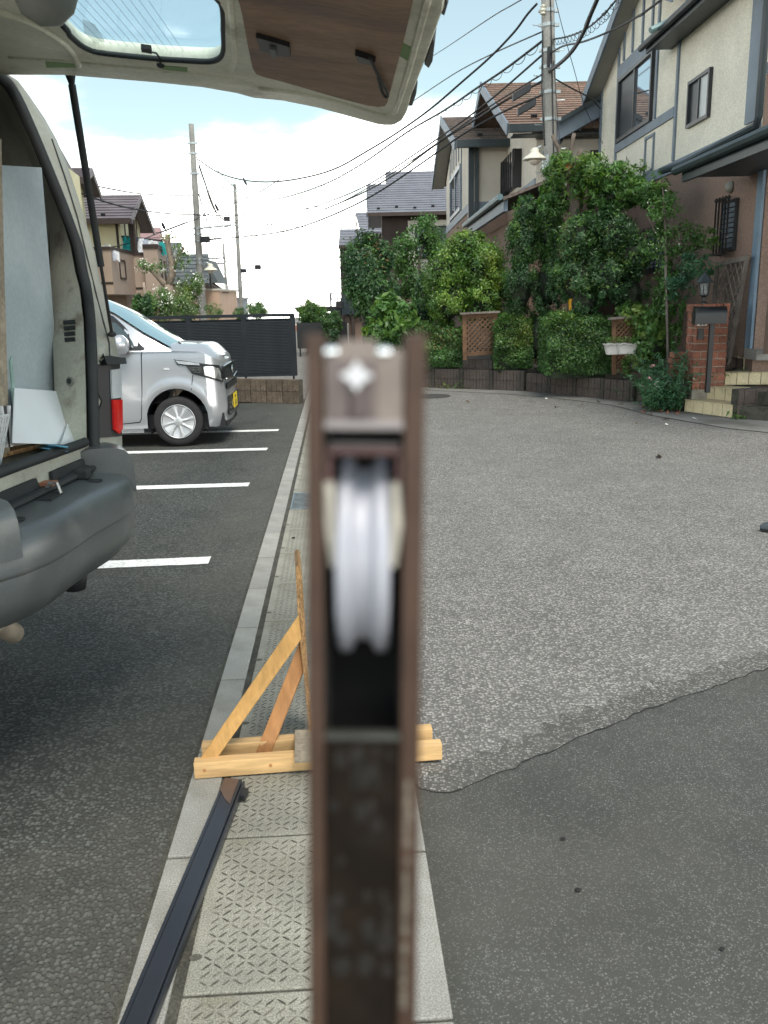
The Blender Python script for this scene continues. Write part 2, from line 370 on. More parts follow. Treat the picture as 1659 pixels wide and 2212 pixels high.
# kerb line: stones, dirt joint, tread-plate gutter covers, a steel grate
KD = V((-0.05, 1, 0)).normalized(); KN = V((1, 0.05, 0)).normalized()
def kp(x, y, z=0.0): return V((KX(y) + x, y, z))
def strip(name, x0, x1, y0, y1, z, m):
    return struct(MB().add([kp(x0, y0, z), kp(x1, y0, z), kp(x1, y1, z), kp(x0, y1, z)], [(0, 1, 2, 3)]).build(name, m))
strip('gutter_bed', -0.012, 0.757, -6, 60, -0.0075, M['gap'])
kerb_root = thing('kerb', (KX(2), 2, 0), None, None); kerb_root['kind'] = 'structure'
sm = MB().slab((0.003, 0.005, -0.10), (0.104, 0, 0), (0, 0.59, 0), (0, 0, 0.10)).build('kerb_stone', M['kerb'], bevel=0.005)
rot = Matrix.Rotation(math.atan2(0.05, 1), 4, 'Z')
base_stone = sm; first = True
for i in range(-6, 66):
    y = 2.16 + 0.6 * i + 0.01
    for x in (0.0, 0.645):
        o = base_stone if first else base_stone.copy()
        if not first: COL.objects.link(o)
        first = False
        setpar(o, kerb_root)
        mt = Matrix.Translation(kp(x, y, 0.0 + random.uniform(-.0015, .0015))) @ rot
        o.location = mt.to_translation(); o.rotation_euler = mt.to_euler()
cov_root = thing('gutter', (KX(2) + .3, 2, 0), None, None); cov_root['kind'] = 'structure'
mb = MB().slab((0.0, 0.004, -0.06), (0.492, 0, 0), (0, 0.592, 0), (0, 0, 0.06))
cs = mb.build('gutter_cover', M['cover'], bevel=0.004)
mb = MB(); nx_, ny_ = 16, 21
for j in range(ny_):
    for i in range(nx_):
        cx_, cy_ = 0.03 + (i + .5) * 0.43 / nx_, 0.02 + (j + .5) * 0.56 / ny_
        sl3 = (i + j) % 3 == 0; an = R(-38) if sl3 else R(44)
        an += random.uniform(-.05, .05); l = (0.0145 if sl3 else 0.0165) * random.uniform(.8, 1.08); h = 0.0027 * random.uniform(.75, 1.1)
        a = V((math.cos(an), math.sin(an), 0)); b = V((-a.y, a.x, 0)); c = V((cx_, cy_, 0.0006))
        mb.add([c - a * l, c - a * l * .5 + b * h, c + a * l * .5 + b * h, c + a * l, c + a * l * .5 - b * h, c - a * l * .5 - b * h], [(5, 4, 3, 2, 1, 0)])
mb.add([(.002 + .0 * k, .18 + .014 * math.cos(a), .0007) if False else (.012 + .016 * math.cos(a), .12 + .012 * math.sin(a), .0007) for a in [2 * math.pi * k / 10 for k in range(10)]], [tuple(range(10))])
ts = mb.build('tread_pattern', M['tread']); ts.data.flip_normals() if ts.data.polygons[0].normal.z < 0 else None; ts['kind'] = 'stuff'
gm = MB()
for k in range(2):
    x0 = 0.004 + k * 0.246
    gm.slab((x0, 0.01, -0.02), (0.238, 0, 0), (0, 0.02, 0), (0, 0, 0.02)); gm.slab((x0, 0.575, -0.02), (0.238, 0, 0), (0, 0.02, 0), (0, 0, 0.02))
    gm.slab((x0, 0.03, -0.02), (0.01, 0, 0), (0, 0.545, 0), (0, 0, 0.02)); gm.slab((x0 + .228, 0.03, -0.02), (0.01, 0, 0), (0, 0.545, 0), (0, 0, 0.02))
    for q in range(12): gm.slab((x0 + .01, 0.04 + q * 0.0455, -0.02), (0.218, 0, 0), (0, 0.018, 0), (0, 0, 0.018))

fc = True
for i in range(-7, 22):
    y = 1.66 + 0.6 * i
    mt = Matrix.Translation(kp(0.135, y, -0.003 + random.uniform(-.0015, .0015))) @ rot
    if i == 8:
        o = gm.build('gutter_grate', M['grate']); setpar(o, cov_root); o.location = mt.to_translation(); o.rotation_euler = mt.to_euler(); continue
    o = cs if fc else cs.copy(); t_ = ts if fc else ts.copy()
    if not fc: COL.objects.link(o); COL.objects.link(t_)
    fc = False
    setpar(o, cov_root); o.location = mt.to_translation(); o.rotation_euler = mt.to_euler()
    t_.parent = o; t_.matrix_parent_inverse = Matrix.Identity(4)
strip('gutter_far', 0.135, 0.63, 14.3, 60, -0.004, M['cover'])
# painted bay lines, slightly worn edges
for (pr_, pl_) in (((456, 1200), (150, 1213)), ((540, 1041), (262, 1049)), ((579, 966), (262, 974)), ((603, 926), (200, 936))):
    a, b = gnd(*pr_), gnd(*pl_); d = (b - a).normalized(); b = a + d * 4.6; wd = 0.155; q = V((d.y, -d.x, 0)); q = q if q.y < 0 else -q
    n = 150; top = []; bot = []
    for i in range(n + 1):
        p = a + (b - a) * (i / n); top.append((p + q * random.uniform(-.004, .004))); bot.append((p + q * (wd + random.uniform(-.004, .004))))
    m2 = MB(); m2.add([(p.x, p.y, -0.006) for p in top] + [(p.x, p.y, -0.006) for p in bot], [(i, i + 1, n + 2 + i, n + 1 + i) for i in range(n)])
    o = m2.build('parking_line', M['paint']); struct(o)
    if o.data.polygons[0].normal.z < 0: o.data.flip_normals()
# concrete apron of the gutter along the right-hand walls
M['apron'] = mat('apron_concrete', (0.19, 0.185, 0.17), 0.92, 0.15, 2.5, fine=0.2, fscale=200, col2=(0.11, 0.10, 0.085), c2amt=0.6, c2scale=1.2, bump=0.4, bscale=150)
wb = [gnd(*p) for p in ((905, 836), (1000, 838), (1132, 844), (1250, 853), (1368, 867), (1479, 890), (1583, 905), (1700, 896))]
ap = [V((p.x - 0.42 * 1.0, p.y - .34, 0)) for p in wb]; ap[-1] = V((5.3, 8.6, 0)); ap[-2] = V((4.10, 10.05, 0)); ap[-3] = V((3.60, 11.3, 0))
wb[-1] = V((6.2, 10.9, 0))
ap[0] = V((0.4, 15.9, 0))
sheet('gutter_apron', [(p.x, p.y) for p in ap] + [(p.x + .1, p.y + .1) for p in wb[::-1]], -0.0045, M['apron'])
strip_m = MB()
for a, b in zip(ap[:-1], ap[1:]):
    q = V((-(b - a).y, (b - a).x, 0)).normalized() * 0.008
    strip_m.add([(a - q)[:2] + (-.003,), (b - q)[:2] + (-.003,), (b + q)[:2] + (-.003,), (a + q)[:2] + (-.003,)], [(0, 1, 2, 3)])
struct(strip_m.build('gutter_joint', M['gap']))
# manhole lid far up the road
mh = gnd(930, 855)
tag(MB().lathe(mh + V((0, 0, -.006)), [(0.33, 0), (0.33, .006), (0.30, .008), (0.0, .008)], n=28).build('manhole_cover', mat('cast_iron', (0.05, 0.047, 0.045), .7, .2, 20, bump=.6, bscale=60)),
    'round dark iron manhole cover in the road near the low garden wall', 'manhole cover')

# ---------------------------------------------------------------- houses
M['cream'] = mat('stucco_cream', (0.72, 0.69, 0.59), 0.95, 0.07, 1.2, fine=0.12, fscale=50, col2=(0.66, 0.62, 0.51), c2amt=0.3, c2scale=0.9, bump=0.6, bscale=70, bdist=0.01)
M['greyst'] = mat('stucco_grey', (0.60, 0.55, 0.475), 0.95, 0.07, 1.2, fine=0.10, fscale=45, bump=0.4, bscale=60, bdist=0.01)
M['brownst'] = mat('stucco_brown', (0.24, 0.165, 0.13), 0.95, 0.08, 1.0, fine=0.14, fscale=50, bump=0.6, bscale=70, bdist=0.01)
M['blue'] = mat('trim_blue_grey', (0.15, 0.19, 0.235), 0.6, 0.1, 3)
M['dkblue'] = mat('gutter_dark', (0.022, 0.034, 0.040), 0.45, 0.15, 4)
M['slate_b'] = mat('slate_brown', (0.225, 0.15, 0.115), 0.85, 0.2, 1.5, fine=0.2, fscale=14, col2=(0.15, 0.13, 0.105), c2amt=0.5, c2scale=0.8, rnd=0.05)
M['slate_d'] = mat('slate_dark_brown', (0.135, 0.105, 0.09), 0.85, 0.25, 1.5, fine=0.25, fscale=14, col2=(0.09, 0.085, 0.08), c2amt=0.5, c2scale=1.0, rnd=0.05)
M['slate_g'] = mat('slate_grey', (0.165, 0.17, 0.195), 0.6, 0.1, 1.5, rnd=0.05)
M['slate_p'] = mat('slate_purple', (0.135, 0.115, 0.125), 0.65, 0.12, 1.5, rnd=0.05)
M['slate_n'] = mat('slate_green', (0.09, 0.105, 0.11), 0.7, 0.12, 1.5, rnd=0.05)
M['black'] = mat('black_metal', (0.012, 0.013, 0.015), 0.4, 0.1, 5)
M['glass'] = glassmat('window_glass')
M['frost'] = mat('frosted_glass', (0.42, 0.45, 0.46), 0.35, 0.05, 3)
M['frame'] = mat('window_frame', (0.030, 0.033, 0.037), 0.4, 0.1, 5)
M['ltframe'] = mat('window_frame_light', (0.17, 0.21, 0.25), 0.4, 0.1, 5)
M['soffit'] = mat('soffit', (0.30, 0.30, 0.27), 0.9, 0.06, 2)
M['conc'] = mat('concrete', (0.30, 0.29, 0.265), 0.9, 0.14, 2.5, fine=0.15, fscale=90, col2=(0.20, 0.19, 0.16), c2amt=.4, bump=0.3, bscale=80)

def roof(parent, eA, eB, rB, rA, m, n=16, lift=0.035, th=0.10, guards=0, fascia=None):
    """one slope: eave A-B, ridge A-B; slab part with a course of slates as each sub-part"""
    eA, eB, rB, rA = V(eA), V(eB), V(rB), V(rA); nn = (eB - eA).cross(rA - eA).normalized()
    if nn.z < 0: nn = -nn
    r = MB().prism([eA, eB, rB, rA], -nn * th).build('roof', m, parent)
    for k in range(n):
        t0, t1 = k / n, (k + 1) / n
        a, b, c, d = eA.lerp(rA, t0), eB.lerp(rB, t0), eB.lerp(rB, t1), eA.lerp(rA, t1)
        z0 = nn * 0.002; MB().add([a + z0, b + z0, c + z0, d + z0, a + nn * lift, b + nn * lift], [(4, 5, 2, 3), (0, 1, 5, 4), (0, 4, 3), (1, 2, 5), (0, 3, 2, 1)]).build('slate_course', m, r)
    for k in range(guards):
        f = (k + .6) / guards; p = eA.lerp(eB, f).lerp(rA.lerp(rB, f), .12 + .04 * (k % 2)); u = (eB - eA).normalized()
        MB().slab(p - u * .07 + nn * .02, u * .14, nn * .08, u.cross(nn) * .05).build('snow_guard', M['black'], r)
    return r
def bar3(mb, a, b, w_, t_, n, up=None):
    """a board from a to b, w_ wide across the wall plane with normal n, t_ proud"""
    a, b, n = V(a), V(b), V(n); u = (b - a); s = n.cross(u).normalized() * w_
    return mb.slab(a - s / 2, u, s, n * t_)
def window(parent, o, u, n, w_, h, sash=2, fm=None, gm=None, fw=0.05, louvre=0, gm2=None, depth=0.05):
    """o lower corner on the wall, u along, n outward; frame part with pane sub-parts"""
    o, u, n = V(o), V(u).normalized(), V(n).normalized(); fm = fm or M['frame']; gm = gm or M['glass']
    mb = MB(); z = UP
    mb.slab(o, u * w_, z * fw, n * depth); mb.slab(o + z * (h - fw), u * w_, z * fw, n * depth)
    mb.slab(o + z * fw, u * fw, z * (h - 2 * fw), n * depth); mb.slab(o + u * (w_ - fw) + z * fw, u * fw, z * (h - 2 * fw), n * depth)
    for k in range(1, sash): mb.slab(o + u * (w_ * k / sash - fw / 2) + z * fw, u * fw, z * (h - 2 * fw), n * (depth * .8))
    f = mb.build('window', fm, parent)
    for k in range(sash):
        x0 = w_ * k / sash + (fw if k == 0 else fw / 2); x1 = w_ * (k + 1) / sash - (fw if k == sash - 1 else fw / 2)
        MB().slab(o + u * x0 + z * fw + n * .004, u * (x1 - x0), z * (h - 2 * fw), n * (.012 + .006 * k)).build('pane', gm2 if (gm2 and k % 2 == 0) else gm, f)
    if louvre:
        for k in range(louvre):
            zz = fw + (h - 2 * fw) * (k + .2) / louvre
            MB().slab(o + u * fw + z * zz + n * .02, u * (w_ - 2 * fw), z * ((h - 2 * fw) / louvre * .75), n * .012).build('louvre', M['ltframe'], f)
    return f

# --- house 1: the near right house, its long wall on X = 5.05 facing the street
h1 = thing('house', (6.5, 16, 0), 'large half-timbered house nearest on the right, cream upper storey over brown lower', 'house')
XW = 5.05; nW = V((-1, 0, 0)); yN, yF = 12.05, 20.7
MB().slab((XW, 11.75, 0), (7, 0, 0), (0, yF - 11.75, 0), (0, 0, 3.55)).build('lower_wall', M['brownst'], h1)
gp = [(XW, yN, 3.56), (XW, yF, 3.56), (XW, yF, 6.15), (XW, 17.6, 7.45), (XW, 15.2, 6.45), (XW, 15.2, 5.70), (XW, yN, 5.70)]
MB().prism(gp, (6.9, 0, 0)).build('upper_wall', M['cream'], h1)
MB().slab((XW + .01, yN - .012, 3.0), (6.6, 0, 0), (0, .02, 0), (0, 0, 1.28)).build('side_wall_lower', M['brownst'], h1)
mb = MB(); e = .035
for a, b, wd in (((yN + .02, 3.64), (yF - .02, 3.64), .17), ((15.56, 4.53), (19.2, 4.53), .16), ((16.75, 5.98), (19.2, 5.98), .26)):
    bar3(mb, (XW, a[0], a[1]), (XW, b[0], b[1]), wd, e, nW)
mb.build('trim_band', M['blue'], h1)
for y0, z0, z1, wd in ((20.62, 3.75, 6.05, .12), (19.26, 3.76, 6.45, .1), (16.66, 4.63, 6.9, .09), (15.5, 3.74, 5.56, .09),
                       (18.9, 6.14, 6.75, .08), (18.3, 6.14, 7.1, .08), (17.65, 6.14, 7.3, .08), (17.05, 6.14, 7.15, .08), (12.32, 3.76, 5.6, .46)):
    bar3(MB(), (XW - .001, y0, z0), (XW - .001, y0, z1), wd, e - .004, nW).build('trim_post', M['blue'], h1)
bar3(MB(), (XW, yN - .014, 4.35), (XW + 3, yN - .014, 4.35), .13, .03, V((0, -1, 0))).build('trim_band', M['blue'], h1)
bar3(MB(), (XW - .01, 11.85, .76), (XW - .01, 11.85, 3.5), .17, .04, nW).build('trim_post', mat('trim_pale_blue', (0.16, 0.23, 0.30), .6, .12, 3), h1)
mb = MB()
for (a, b) in (((17.14, 3.72), (17.14, 4.34)), ((16.64, 3.72), (16.64, 4.34)), ((17.17, 4.37), (16.61, 4.37)), ((17.17, 3.76), (16.61, 3.76))):
    bar3(mb, (XW, *a), (XW, *b), .05, .03, nW)
mb.build('panel_moulding', M['blue'], h1)
M['blind'] = glassmat('screened_glass', (0.02, 0.03, 0.036), .35, .3)
M['mirror'] = mat('reflecting_glass', (0.55, 0.6, 0.65), 0.03, 0.02, 2, metal=0.9)
window(h1, (XW, 19.12, 4.62), (0, -1, 0), nW, 2.3, 1.22, 2, gm=M['mirror'], gm2=M['blind'], fw=.07, depth=.07)
window(h1, (XW, 14.86, 4.13), (0, -1, 0), nW, 0.94, 0.69, 2, gm=M['frost'], gm2=M['blind'], fw=.05, depth=.06)
for (y0, wd, z0, hh) in ((13.12, .53, 2.13, .70), (16.65, 1.1, 1.97, .72)):
    f = window(h1, (XW, y0, z0), (0, -1, 0), nW, wd, hh, 1, gm=M['glass'], fw=.04, louvre=9)
    for k in range(5):
        MB().slab((XW - .13, y0 - wd * (k + .25) / 4.6, z0 - .03), (-.02, 0, 0), (0, -.022, 0), (0, 0, hh + .08)).build('window_bar', M['black'], f)
    MB().slab((XW - .14, y0 + .02, z0 - .05), (.14, 0, 0), (0, -.03, 0), (0, 0, .03)).slab((XW - .14, y0 + .02, z0 + hh), (.14, 0, 0), (0, -.03, 0), (0, 0, .03)).slab((XW - .15, y0 + .02, z0 - .05), (.02, 0, 0), (0, -wd - .04, 0), (0, 0, .03)).slab((XW - .15, y0 + .02, z0 + hh), (.02, 0, 0), (0, -wd - .04, 0), (0, 0, .03)).build('bar_frame', M['black'], f)
# gable roof over the street wall
XO = 4.72; yr = 17.6
def zr(y): return 6.08 + (20.65 - y) * (7.05 - 6.08) / (20.65 - 18.26)
zr_ = zr(yr)
roof(h1, (XO, 21.0, zr(21.0)), (12, 21.0, zr(21.0)), (12, yr, zr_), (XO, yr, zr_), M['slate_d'], 10, th=.12)
roof(h1, (XO, 14.9, zr_ - (yr - 14.9) * .406), (12, 14.9, zr_ - (yr - 14.9) * .406), (12, yr, zr_), (XO, yr, zr_), M['slate_d'], 10, th=.12)
mb = MB()
for y0 in (21.0, 14.9):
    z0 = zr_ - abs(yr - y0) * .406; a = V((XO - .001, y0, z0 - .12)); b = V((XO - .001, yr, zr_ - .12)); bar3(mb, a, b, .22, .04, nW)
mb.build('bargeboard', M['blue'], h1)
mb = MB(); mb.add([(XO + .01, 20.98, zr(20.98) - .16), (XW, 20.98, zr(20.98) - .16), (XW, yr, zr_ - .16), (XO + .01, yr, zr_ - .16)], [(0, 1, 2, 3)])
mb.build('soffit', M['soffit'], h1)
MB().tube([(XO, 21.05, zr(21.0) - .05), (6.5, 21.05, zr(21.0) - .05)], .07, 8).build('gutter', M['dkblue'], h1)
# lower eave with its gutter, right of the gable
roof(h1, (4.68, 10.6, 5.64), (4.68, 16.0, 5.68), (6.8, 16.0, 6.6), (6.8, 10.6, 6.56), M['slate_d'], 8, th=.10)
MB().slab((4.63, 10.6, 5.49), (.04, 0, 0), (0, 5.4, .04), (0, 0, .13)).slab((4.67, 10.62, 5.55), (.38, 0, 0), (0, 5.3, .02), (0, 0, .03)).build('fascia', M['dkblue'], h1)
MB().tube([(4.57, 10.6, 5.60), (4.57, 16.1, 5.64)], .055, 8).build('gutter', M['dkblue'], h1, smooth=True)
MB().tube([(4.40, 15.0, 5.62), (4.62, 15.05, 5.72), (5.0, 14.9, 5.85)], .05, 8).build('downpipe', mat('pipe_teal', (0.15, 0.24, 0.24), .5, .1, 3), h1, smooth=True)
MB().tube([(4.60, 12.6, 5.50), (4.93, 12.05, 5.40), (4.95, 11.93, 5.3), (4.95, 11.93, 3.75), (4.96, 12.0, 3.66), (4.55, 13.6, 3.42), (4.35, 13.95, 3.38)], .052, 8).build('downpipe', M['dkblue'], h1, smooth=True)
# porch roof
roof(h1, (4.2, 8.6, 3.20), (4.2, 12.35, 3.20), (5.04, 12.35, 3.62), (5.04, 8.6, 3.62), M['slate_d'], 4, th=.07)
MB().prism([(5.05, 8.6, 3.62), (5.05, 11.74, 3.62), (8.0, 11.74, 3.9), (8.0, 8.6, 3.9)], (0, 0, -.08)).build('porch_shade_roof', M['soffit'], h1)  # porch roof carried on out of view, added to shade the door wall
MB().slab((4.16, 8.6, 3.03), (.05, 0, 0), (0, 3.8, 0), (0, 0, .15)).slab((4.21, 8.62, 3.08), (.82, 0, 0), (0, 3.7, 0), (0, 0, .05)).build('fascia', M['dkblue'], h1)
MB().tube([(4.10, 8.6, 3.19), (4.10, 12.5, 3.19)], .06, 8).build('gutter', M['dkblue'], h1, smooth=True)
MB().lathe(onx(1581, 404, XW), [(0.0, .09), (.045, .085), (.07, .06), (.085, .02), (.07, 0)], nW, 14).build('vent_hood', mat('pale_metal', (.26, .25, .21), .4, .1, 4), h1, smooth=True)
MB().slab((XW - .06, 11.5, .672), (1.6, 0, 0), (0, .4, 0), (0, 0, .14)).build('door_sill', M['conc'], h1)
MB().slab((XW + .02, 10.3, .76), (.03, 0, 0), (0, 1.2, 0), (0, 0, 2.1)).build('front_wall_recess', M['brownst'], h1)

# --- house 2: grey stucco, brown slates
h2 = thing('house', (4.5, 27, 0), 'grey stucco house with brown slate roof behind the near utility pole', 'house')
nC = V((0, -1, 0)); a2 = 26.2; xw2 = 2.7; xr = 3.75; yn2 = 21.4
MB().prism([(xw2, a2, 4.05), (xw2, 35.2, 4.05), (xw2, 35.2, 5.95), (xw2, 31.0, 7.35), (xw2, a2, 5.78)], (6.0, 0, 0)).build('upper_wall', M['greyst'], h2)
MB().slab((xw2, a2, 0), (6, 0, 0), (0, 9, 0), (0, 0, 4.04)).build('lower_wall', M['brownst'], h2)
MB().prism([(xr, yn2, 4.05), (xr, a2 - .01, 4.05), (xr, a2 - .01, 7.1), (xr, yn2, 5.1)], (6.5, 0, 0)).build('upper_wall', M['greyst'], h2)
MB().slab((xr, yn2, 0), (6.4, 0, 0), (0, 4.78, 0), (0, 0, 4.04)).build('lower_wall', M['brownst'], h2)
mb = MB(); bar3(mb, (xw2 + .02, a2 - .002, 4.15), (xr - .02, a2 - .002, 4.15), .24, .03, nC); bar3(mb, (xr - .002, yn2 + .02, 4.15), (xr - .002, a2 - .05, 4.15), .24, .03, nW)
bar3(mb, (xw2 - .002, a2 + .2, 4.15), (xw2 - .002, 35, 4.15), .24, .03, nW); mb.build('trim_band', M['blue'], h2)
MB().box((xw2 + .02, a2 + .03, 3.9), (.16, .16, 3.7)).build('corner_post', M['dkblue'], h2)
MB().box((xw2 + .18, a2 - .08, 4.2), (.1, .1, 3.0)).build('downpipe', M['dkblue'], h2)
MB().tube([(xr + .5, yn2 - .35, 5.05), (xr + .38, yn2 - .06, 4.8), (xr + .38, yn2 - .06, 1.0)], .05, 8).build('downpipe', M['dkblue'], h2)
for y0, z0, z1 in ((33.2, 4.3, 6.5), (28.8, 4.3, 6.5), (32.4, 5.9, 6.75), (31.6, 5.9, 7.0), (30.7, 5.9, 7.1), (29.8, 5.9, 6.85)):
    bar3(MB(), (xw2, y0, z0), (xw2, y0, z1), .1, .03, nW).build('trim_post', M['blue'], h2)
window(h2, (xw2, 33.0, 4.32), (0, -1, 0), nW, 4.0, 1.4, 2, fm=M['ltframe'], fw=.12, louvre=0, depth=.06)
f = window(h2, (xr, 25.7, 4.42), (0, -1, 0), nW, 2.0, .75, 2, fm=M['black'])
for k in range(7):
    MB().slab((xr - .22, 25.75 - k * .34, 4.35), (-.02, 0, 0), (0, -.035, 0), (0, 0, .9)).build('grille_bar', M['black'], f)
    MB().slab((xr - .20, 25.72 - k * .34, 4.36), (-.02, 0, 0), (0, -.34, .85), (0, 0, .05)).build('grille_bar', M['black'], f)
for y_ in (25.8, 23.6): MB().slab((xr - .24, y_, 4.33), (.24, 0, 0), (0, -.05, 0), (0, 0, .94)).build('grille_frame', M['black'], f)
window(h2, (5.0, yn2 - .001, 3.9), (1, 0, 0), nC, 1.2, .95, 1)
bx = 2.25; zE = 5.86; zR = 7.55
roof(h2, (bx, 25.8, zE), (8.5, 25.8, zE), (8.5, 31.4, zR), (bx, 31.4, zR), M['slate_d'], 15, guards=5)
roof(h2, (bx, 36.6, 6.05), (8.5, 36.6, 6.05), (8.5, 31.4, zR), (bx, 31.4, zR), M['slate_d'], 3)
mb = MB(); bar3(mb, (bx - .002, 25.8, zE - .10), (bx - .002, 31.4, zR - .10), .26, .04, nW); bar3(mb, (bx - .002, 36.6, 5.95), (bx - .002, 31.4, zR - .1), .26, .04, nW); mb.build('bargeboard', M['blue'], h2)
mb = MB(); mb.add([(bx, 36.5, 5.85), (xw2, 36.5, 5.85), (xw2, 31.4, zR - .14), (bx, 31.4, zR - .14)], [(0, 1, 2, 3)]); mb.add([(bx, 25.8, zE - .14), (xw2, 25.8, zE - .14), (xw2, 31.4, zR - .14), (bx, 31.4, zR - .14)], [(0, 1, 2, 3)]); mb.build('soffit', M['soffit'], h2)
MB().slab((bx, 25.62, zE - .2), (1.75, 0, 0), (0, .16, 0), (0, 0, .2)).build('gutter', M['dkblue'], h2)
bx = 3.02; eY = 20.9; eZ = at(1094, 271, eY).z; rY = 26.3; rZ = onx(1037, 187, bx).z
roof(h2, (bx, eY, eZ), (7.5, eY, eZ), (7.5, rY, rZ), (bx, rY, rZ), M['slate_b'], 20, guards=4)
roof(h2, (bx, 30.5, rZ - 1.4), (7.5, 30.5, rZ - 1.4), (7.5, rY, rZ), (bx, rY, rZ), M['slate_b'], 3)
mb = MB(); bar3(mb, (bx - .002, eY, eZ - .08), (bx - .002, rY, rZ - .08), .26, .04, nW); bar3(mb, (bx - .002, 30.5, rZ - 1.48), (bx - .002, rY, rZ - .08), .26, .04, nW); mb.build('bargeboard', M['blue'], h2)
MB().add([(bx, eY, eZ - .12), (xr, eY, eZ - .12), (xr, rY, rZ - .14), (bx, rY, rZ - .14)], [(0, 1, 2, 3)]).build('soffit', M['soffit'], h2)
MB().slab((bx, eY - .14, eZ - .16), (1.62, 0, 0), (0, .15, 0), (0, 0, .17)).slab((bx + .1, eY + .02, eZ - .2), (4, 0, 0), (0, .45, 0), (0, 0, .03)).build('gutter', M['dkblue'], h2)
p, q = at(1205, 268, eY - .2), at(1330, 198, eY - .2)
MB().prism([p, q, q - V((0, 0, .34)), p - V((0, 0, .34))], (0, .08, 0)).build('bargeboard', M['blue'], h2)
MB().prism([p + V((0, -.1, 0)), q + V((0, -.1, 0)), q + V((0, -.1, .10)), p + V((0, -.1, .10))], (0, 2.6, .0)).build('roof', M['dkblue'], h2)
MB().slab((2.35, 16.8, 3.12), (.08, 0, 0), (0, 6.6, .05), (0, 0, .26)).build('fascia', M['blue'], h2)
MB().prism([(2.33, 16.7, 3.36), (2.33, 23.6, 3.42), (4.1, 23.6, 4.05), (4.1, 16.7, 4.0)], (0, 0, -.06)).build('lean_to_roof', M['slate_d'], h2)
MB().tube([(2.27, 16.7, 3.36), (2.27, 23.6, 3.42)], .06, 8).build('gutter', mat('gutter_blue_green', (0.10, 0.16, 0.18), .45, .1, 3), h2)
MB().slab((2.75, 17.2, 0), (1.0, 0, 0), (0, 8.9, 0), (0, 0, 3.1)).build('lower_wall', M['brownst'], h2)

# --- house 3: grey roof, dark brown walls
M['dkbrown'] = mat('siding_dark_brown', (0.055, 0.038, 0.032), 0.8, 0.1, 2)
M['white'] = mat('white_wall', (0.62, 0.60, 0.53), 0.85, 0.06, 2)
h3 = thing('house', (2, 44, 0), 'dark brown house with long grey slate roof beyond the grey stucco one', 'house')
eL, eR_, rL = at(805, 464, 41.4), at(960, 455, 41.4), at(787, 416, 44.5)
zE = (eL.z + eR_.z) / 2; x0 = eL.x; x1 = 4.6
MB().slab((0.2, 42, 0), (5, 0, 0), (0, 6, 0), (0, 0, zE - .1)).build('wall', M['dkbrown'], h3)
MB().prism([(.2, 42.02, zE - .1), (.2, 47.9, zE - .1), (.2, 44.9, zE + 1.4)], (4, 0, 0)).build('gable_wall', M['dkbrown'], h3)
for k in range(4): MB().slab((.22, 41.98, zE - .15 - .75 * (k + 1)), (1.15, 0, 0), (0, .02, 0), (0, 0, .70)).build('siding_panel', M['dkbrown'], h3)
MB().slab((1.42, 41.96, 0), (.32, 0, 0), (0, .04, 0), (0, 0, zE - .3)).build('white_panel', M['white'], h3)
MB().slab((1.75, 41.96, zE - .55), (2.6, 0, 0), (0, .04, 0), (0, 0, .25)).build('white_panel', M['white'], h3)
for k in range(9): MB().slab((1.76, 41.95, zE - 2.2 - .18 * k), (2.6, 0, 0), (0, .05, 0), (0, 0, .155)).build('siding_board', M['conc'], h3)
window(h3, (1.8, 41.96, zE - 1.95), (1, 0, 0), nC, 2.4, 1.35, 2, gm=glassmat('pale_glass', (.10, .15, .15), .1))
xl = -0.45
roof(h3, (xl, 41.3, zE), (x1, 41.3, zE), (x1, 44.9, zE + 1.7), (xl, 44.9, zE + 1.7), M['slate_g'], 13, guards=6)
roof(h3, (xl, 48.5, zE), (x1, 48.5, zE), (x1, 44.9, zE + 1.7), (xl, 44.9, zE + 1.7), M['slate_g'], 3)
roof(h3, (.45, 44.6, zE + 1.55), (x1, 44.6, zE + 1.55), (x1, 46.3, zE + 2.45), (.45, 46.3, zE + 2.45), M['slate_g'], 6)
mb = MB(); bar3(mb, (xl - .01, 41.3, zE - .1), (xl - .01, 44.9, zE + 1.6), .2, .04, nW); bar3(mb, (xl - .01, 48.5, zE - .1), (xl - .01, 44.9, zE + 1.6), .2, .04, nW); mb.build('bargeboard', M['slate_g'], h3)
MB().slab((xl, 41.16, zE - .14), (x1 - xl, 0, 0), (0, .14, 0), (0, 0, .16)).build('gutter', M['dkbrown'], h3)
# --- house 4, beyond
h4 = thing('house', (0, 62, 0), 'far dark house with two small stepped grey roofs above the round bushes', 'house')
p = at(737, 640, 60); zE = at(735, 530, 59).z; x0 = at(731, 530, 59).x
MB().slab((p.x, 60, 0), (6, 0, 0), (0, 8, 0), (0, 0, zE - .05)).build('wall', M['dkbrown'], h4)
roof(h4, (x0, 59.2, zE), (x0 + 3.2, 59.2, zE), (x0 + 3.2, 62, zE + 1.25), (x0, 62, zE + 1.25), M['slate_g'], 6, guards=2)
MB().slab((x0, 59.05, zE - .2), (3.2, 0, 0), (0, .15, 0), (0, 0, .2)).build('gutter', M['dkbrown'], h4)
MB().prism([(x0, 59.2, zE - .12), (x0, 62, zE + 1.1), (x0, 64.8, zE - .5)], (.05, 0, 0)).build('gable_end', M['greyst'], h4)
q = at(767, 452, 56); zE2 = at(775, 502, 56).z
MB().slab((q.x + .35, 56.6, 0), (4, 0, 0), (0, 3.2, 0), (0, 0, zE2)).build('wall', M['dkbrown'], h4)
roof(h4, (q.x + .3, 56, zE2), (q.x + 3, 56, zE2), (q.x + 3, 59.0, q.z + .1), (q.x - .05, 59.0, q.z + .1), M['slate_g'], 8, guards=2)
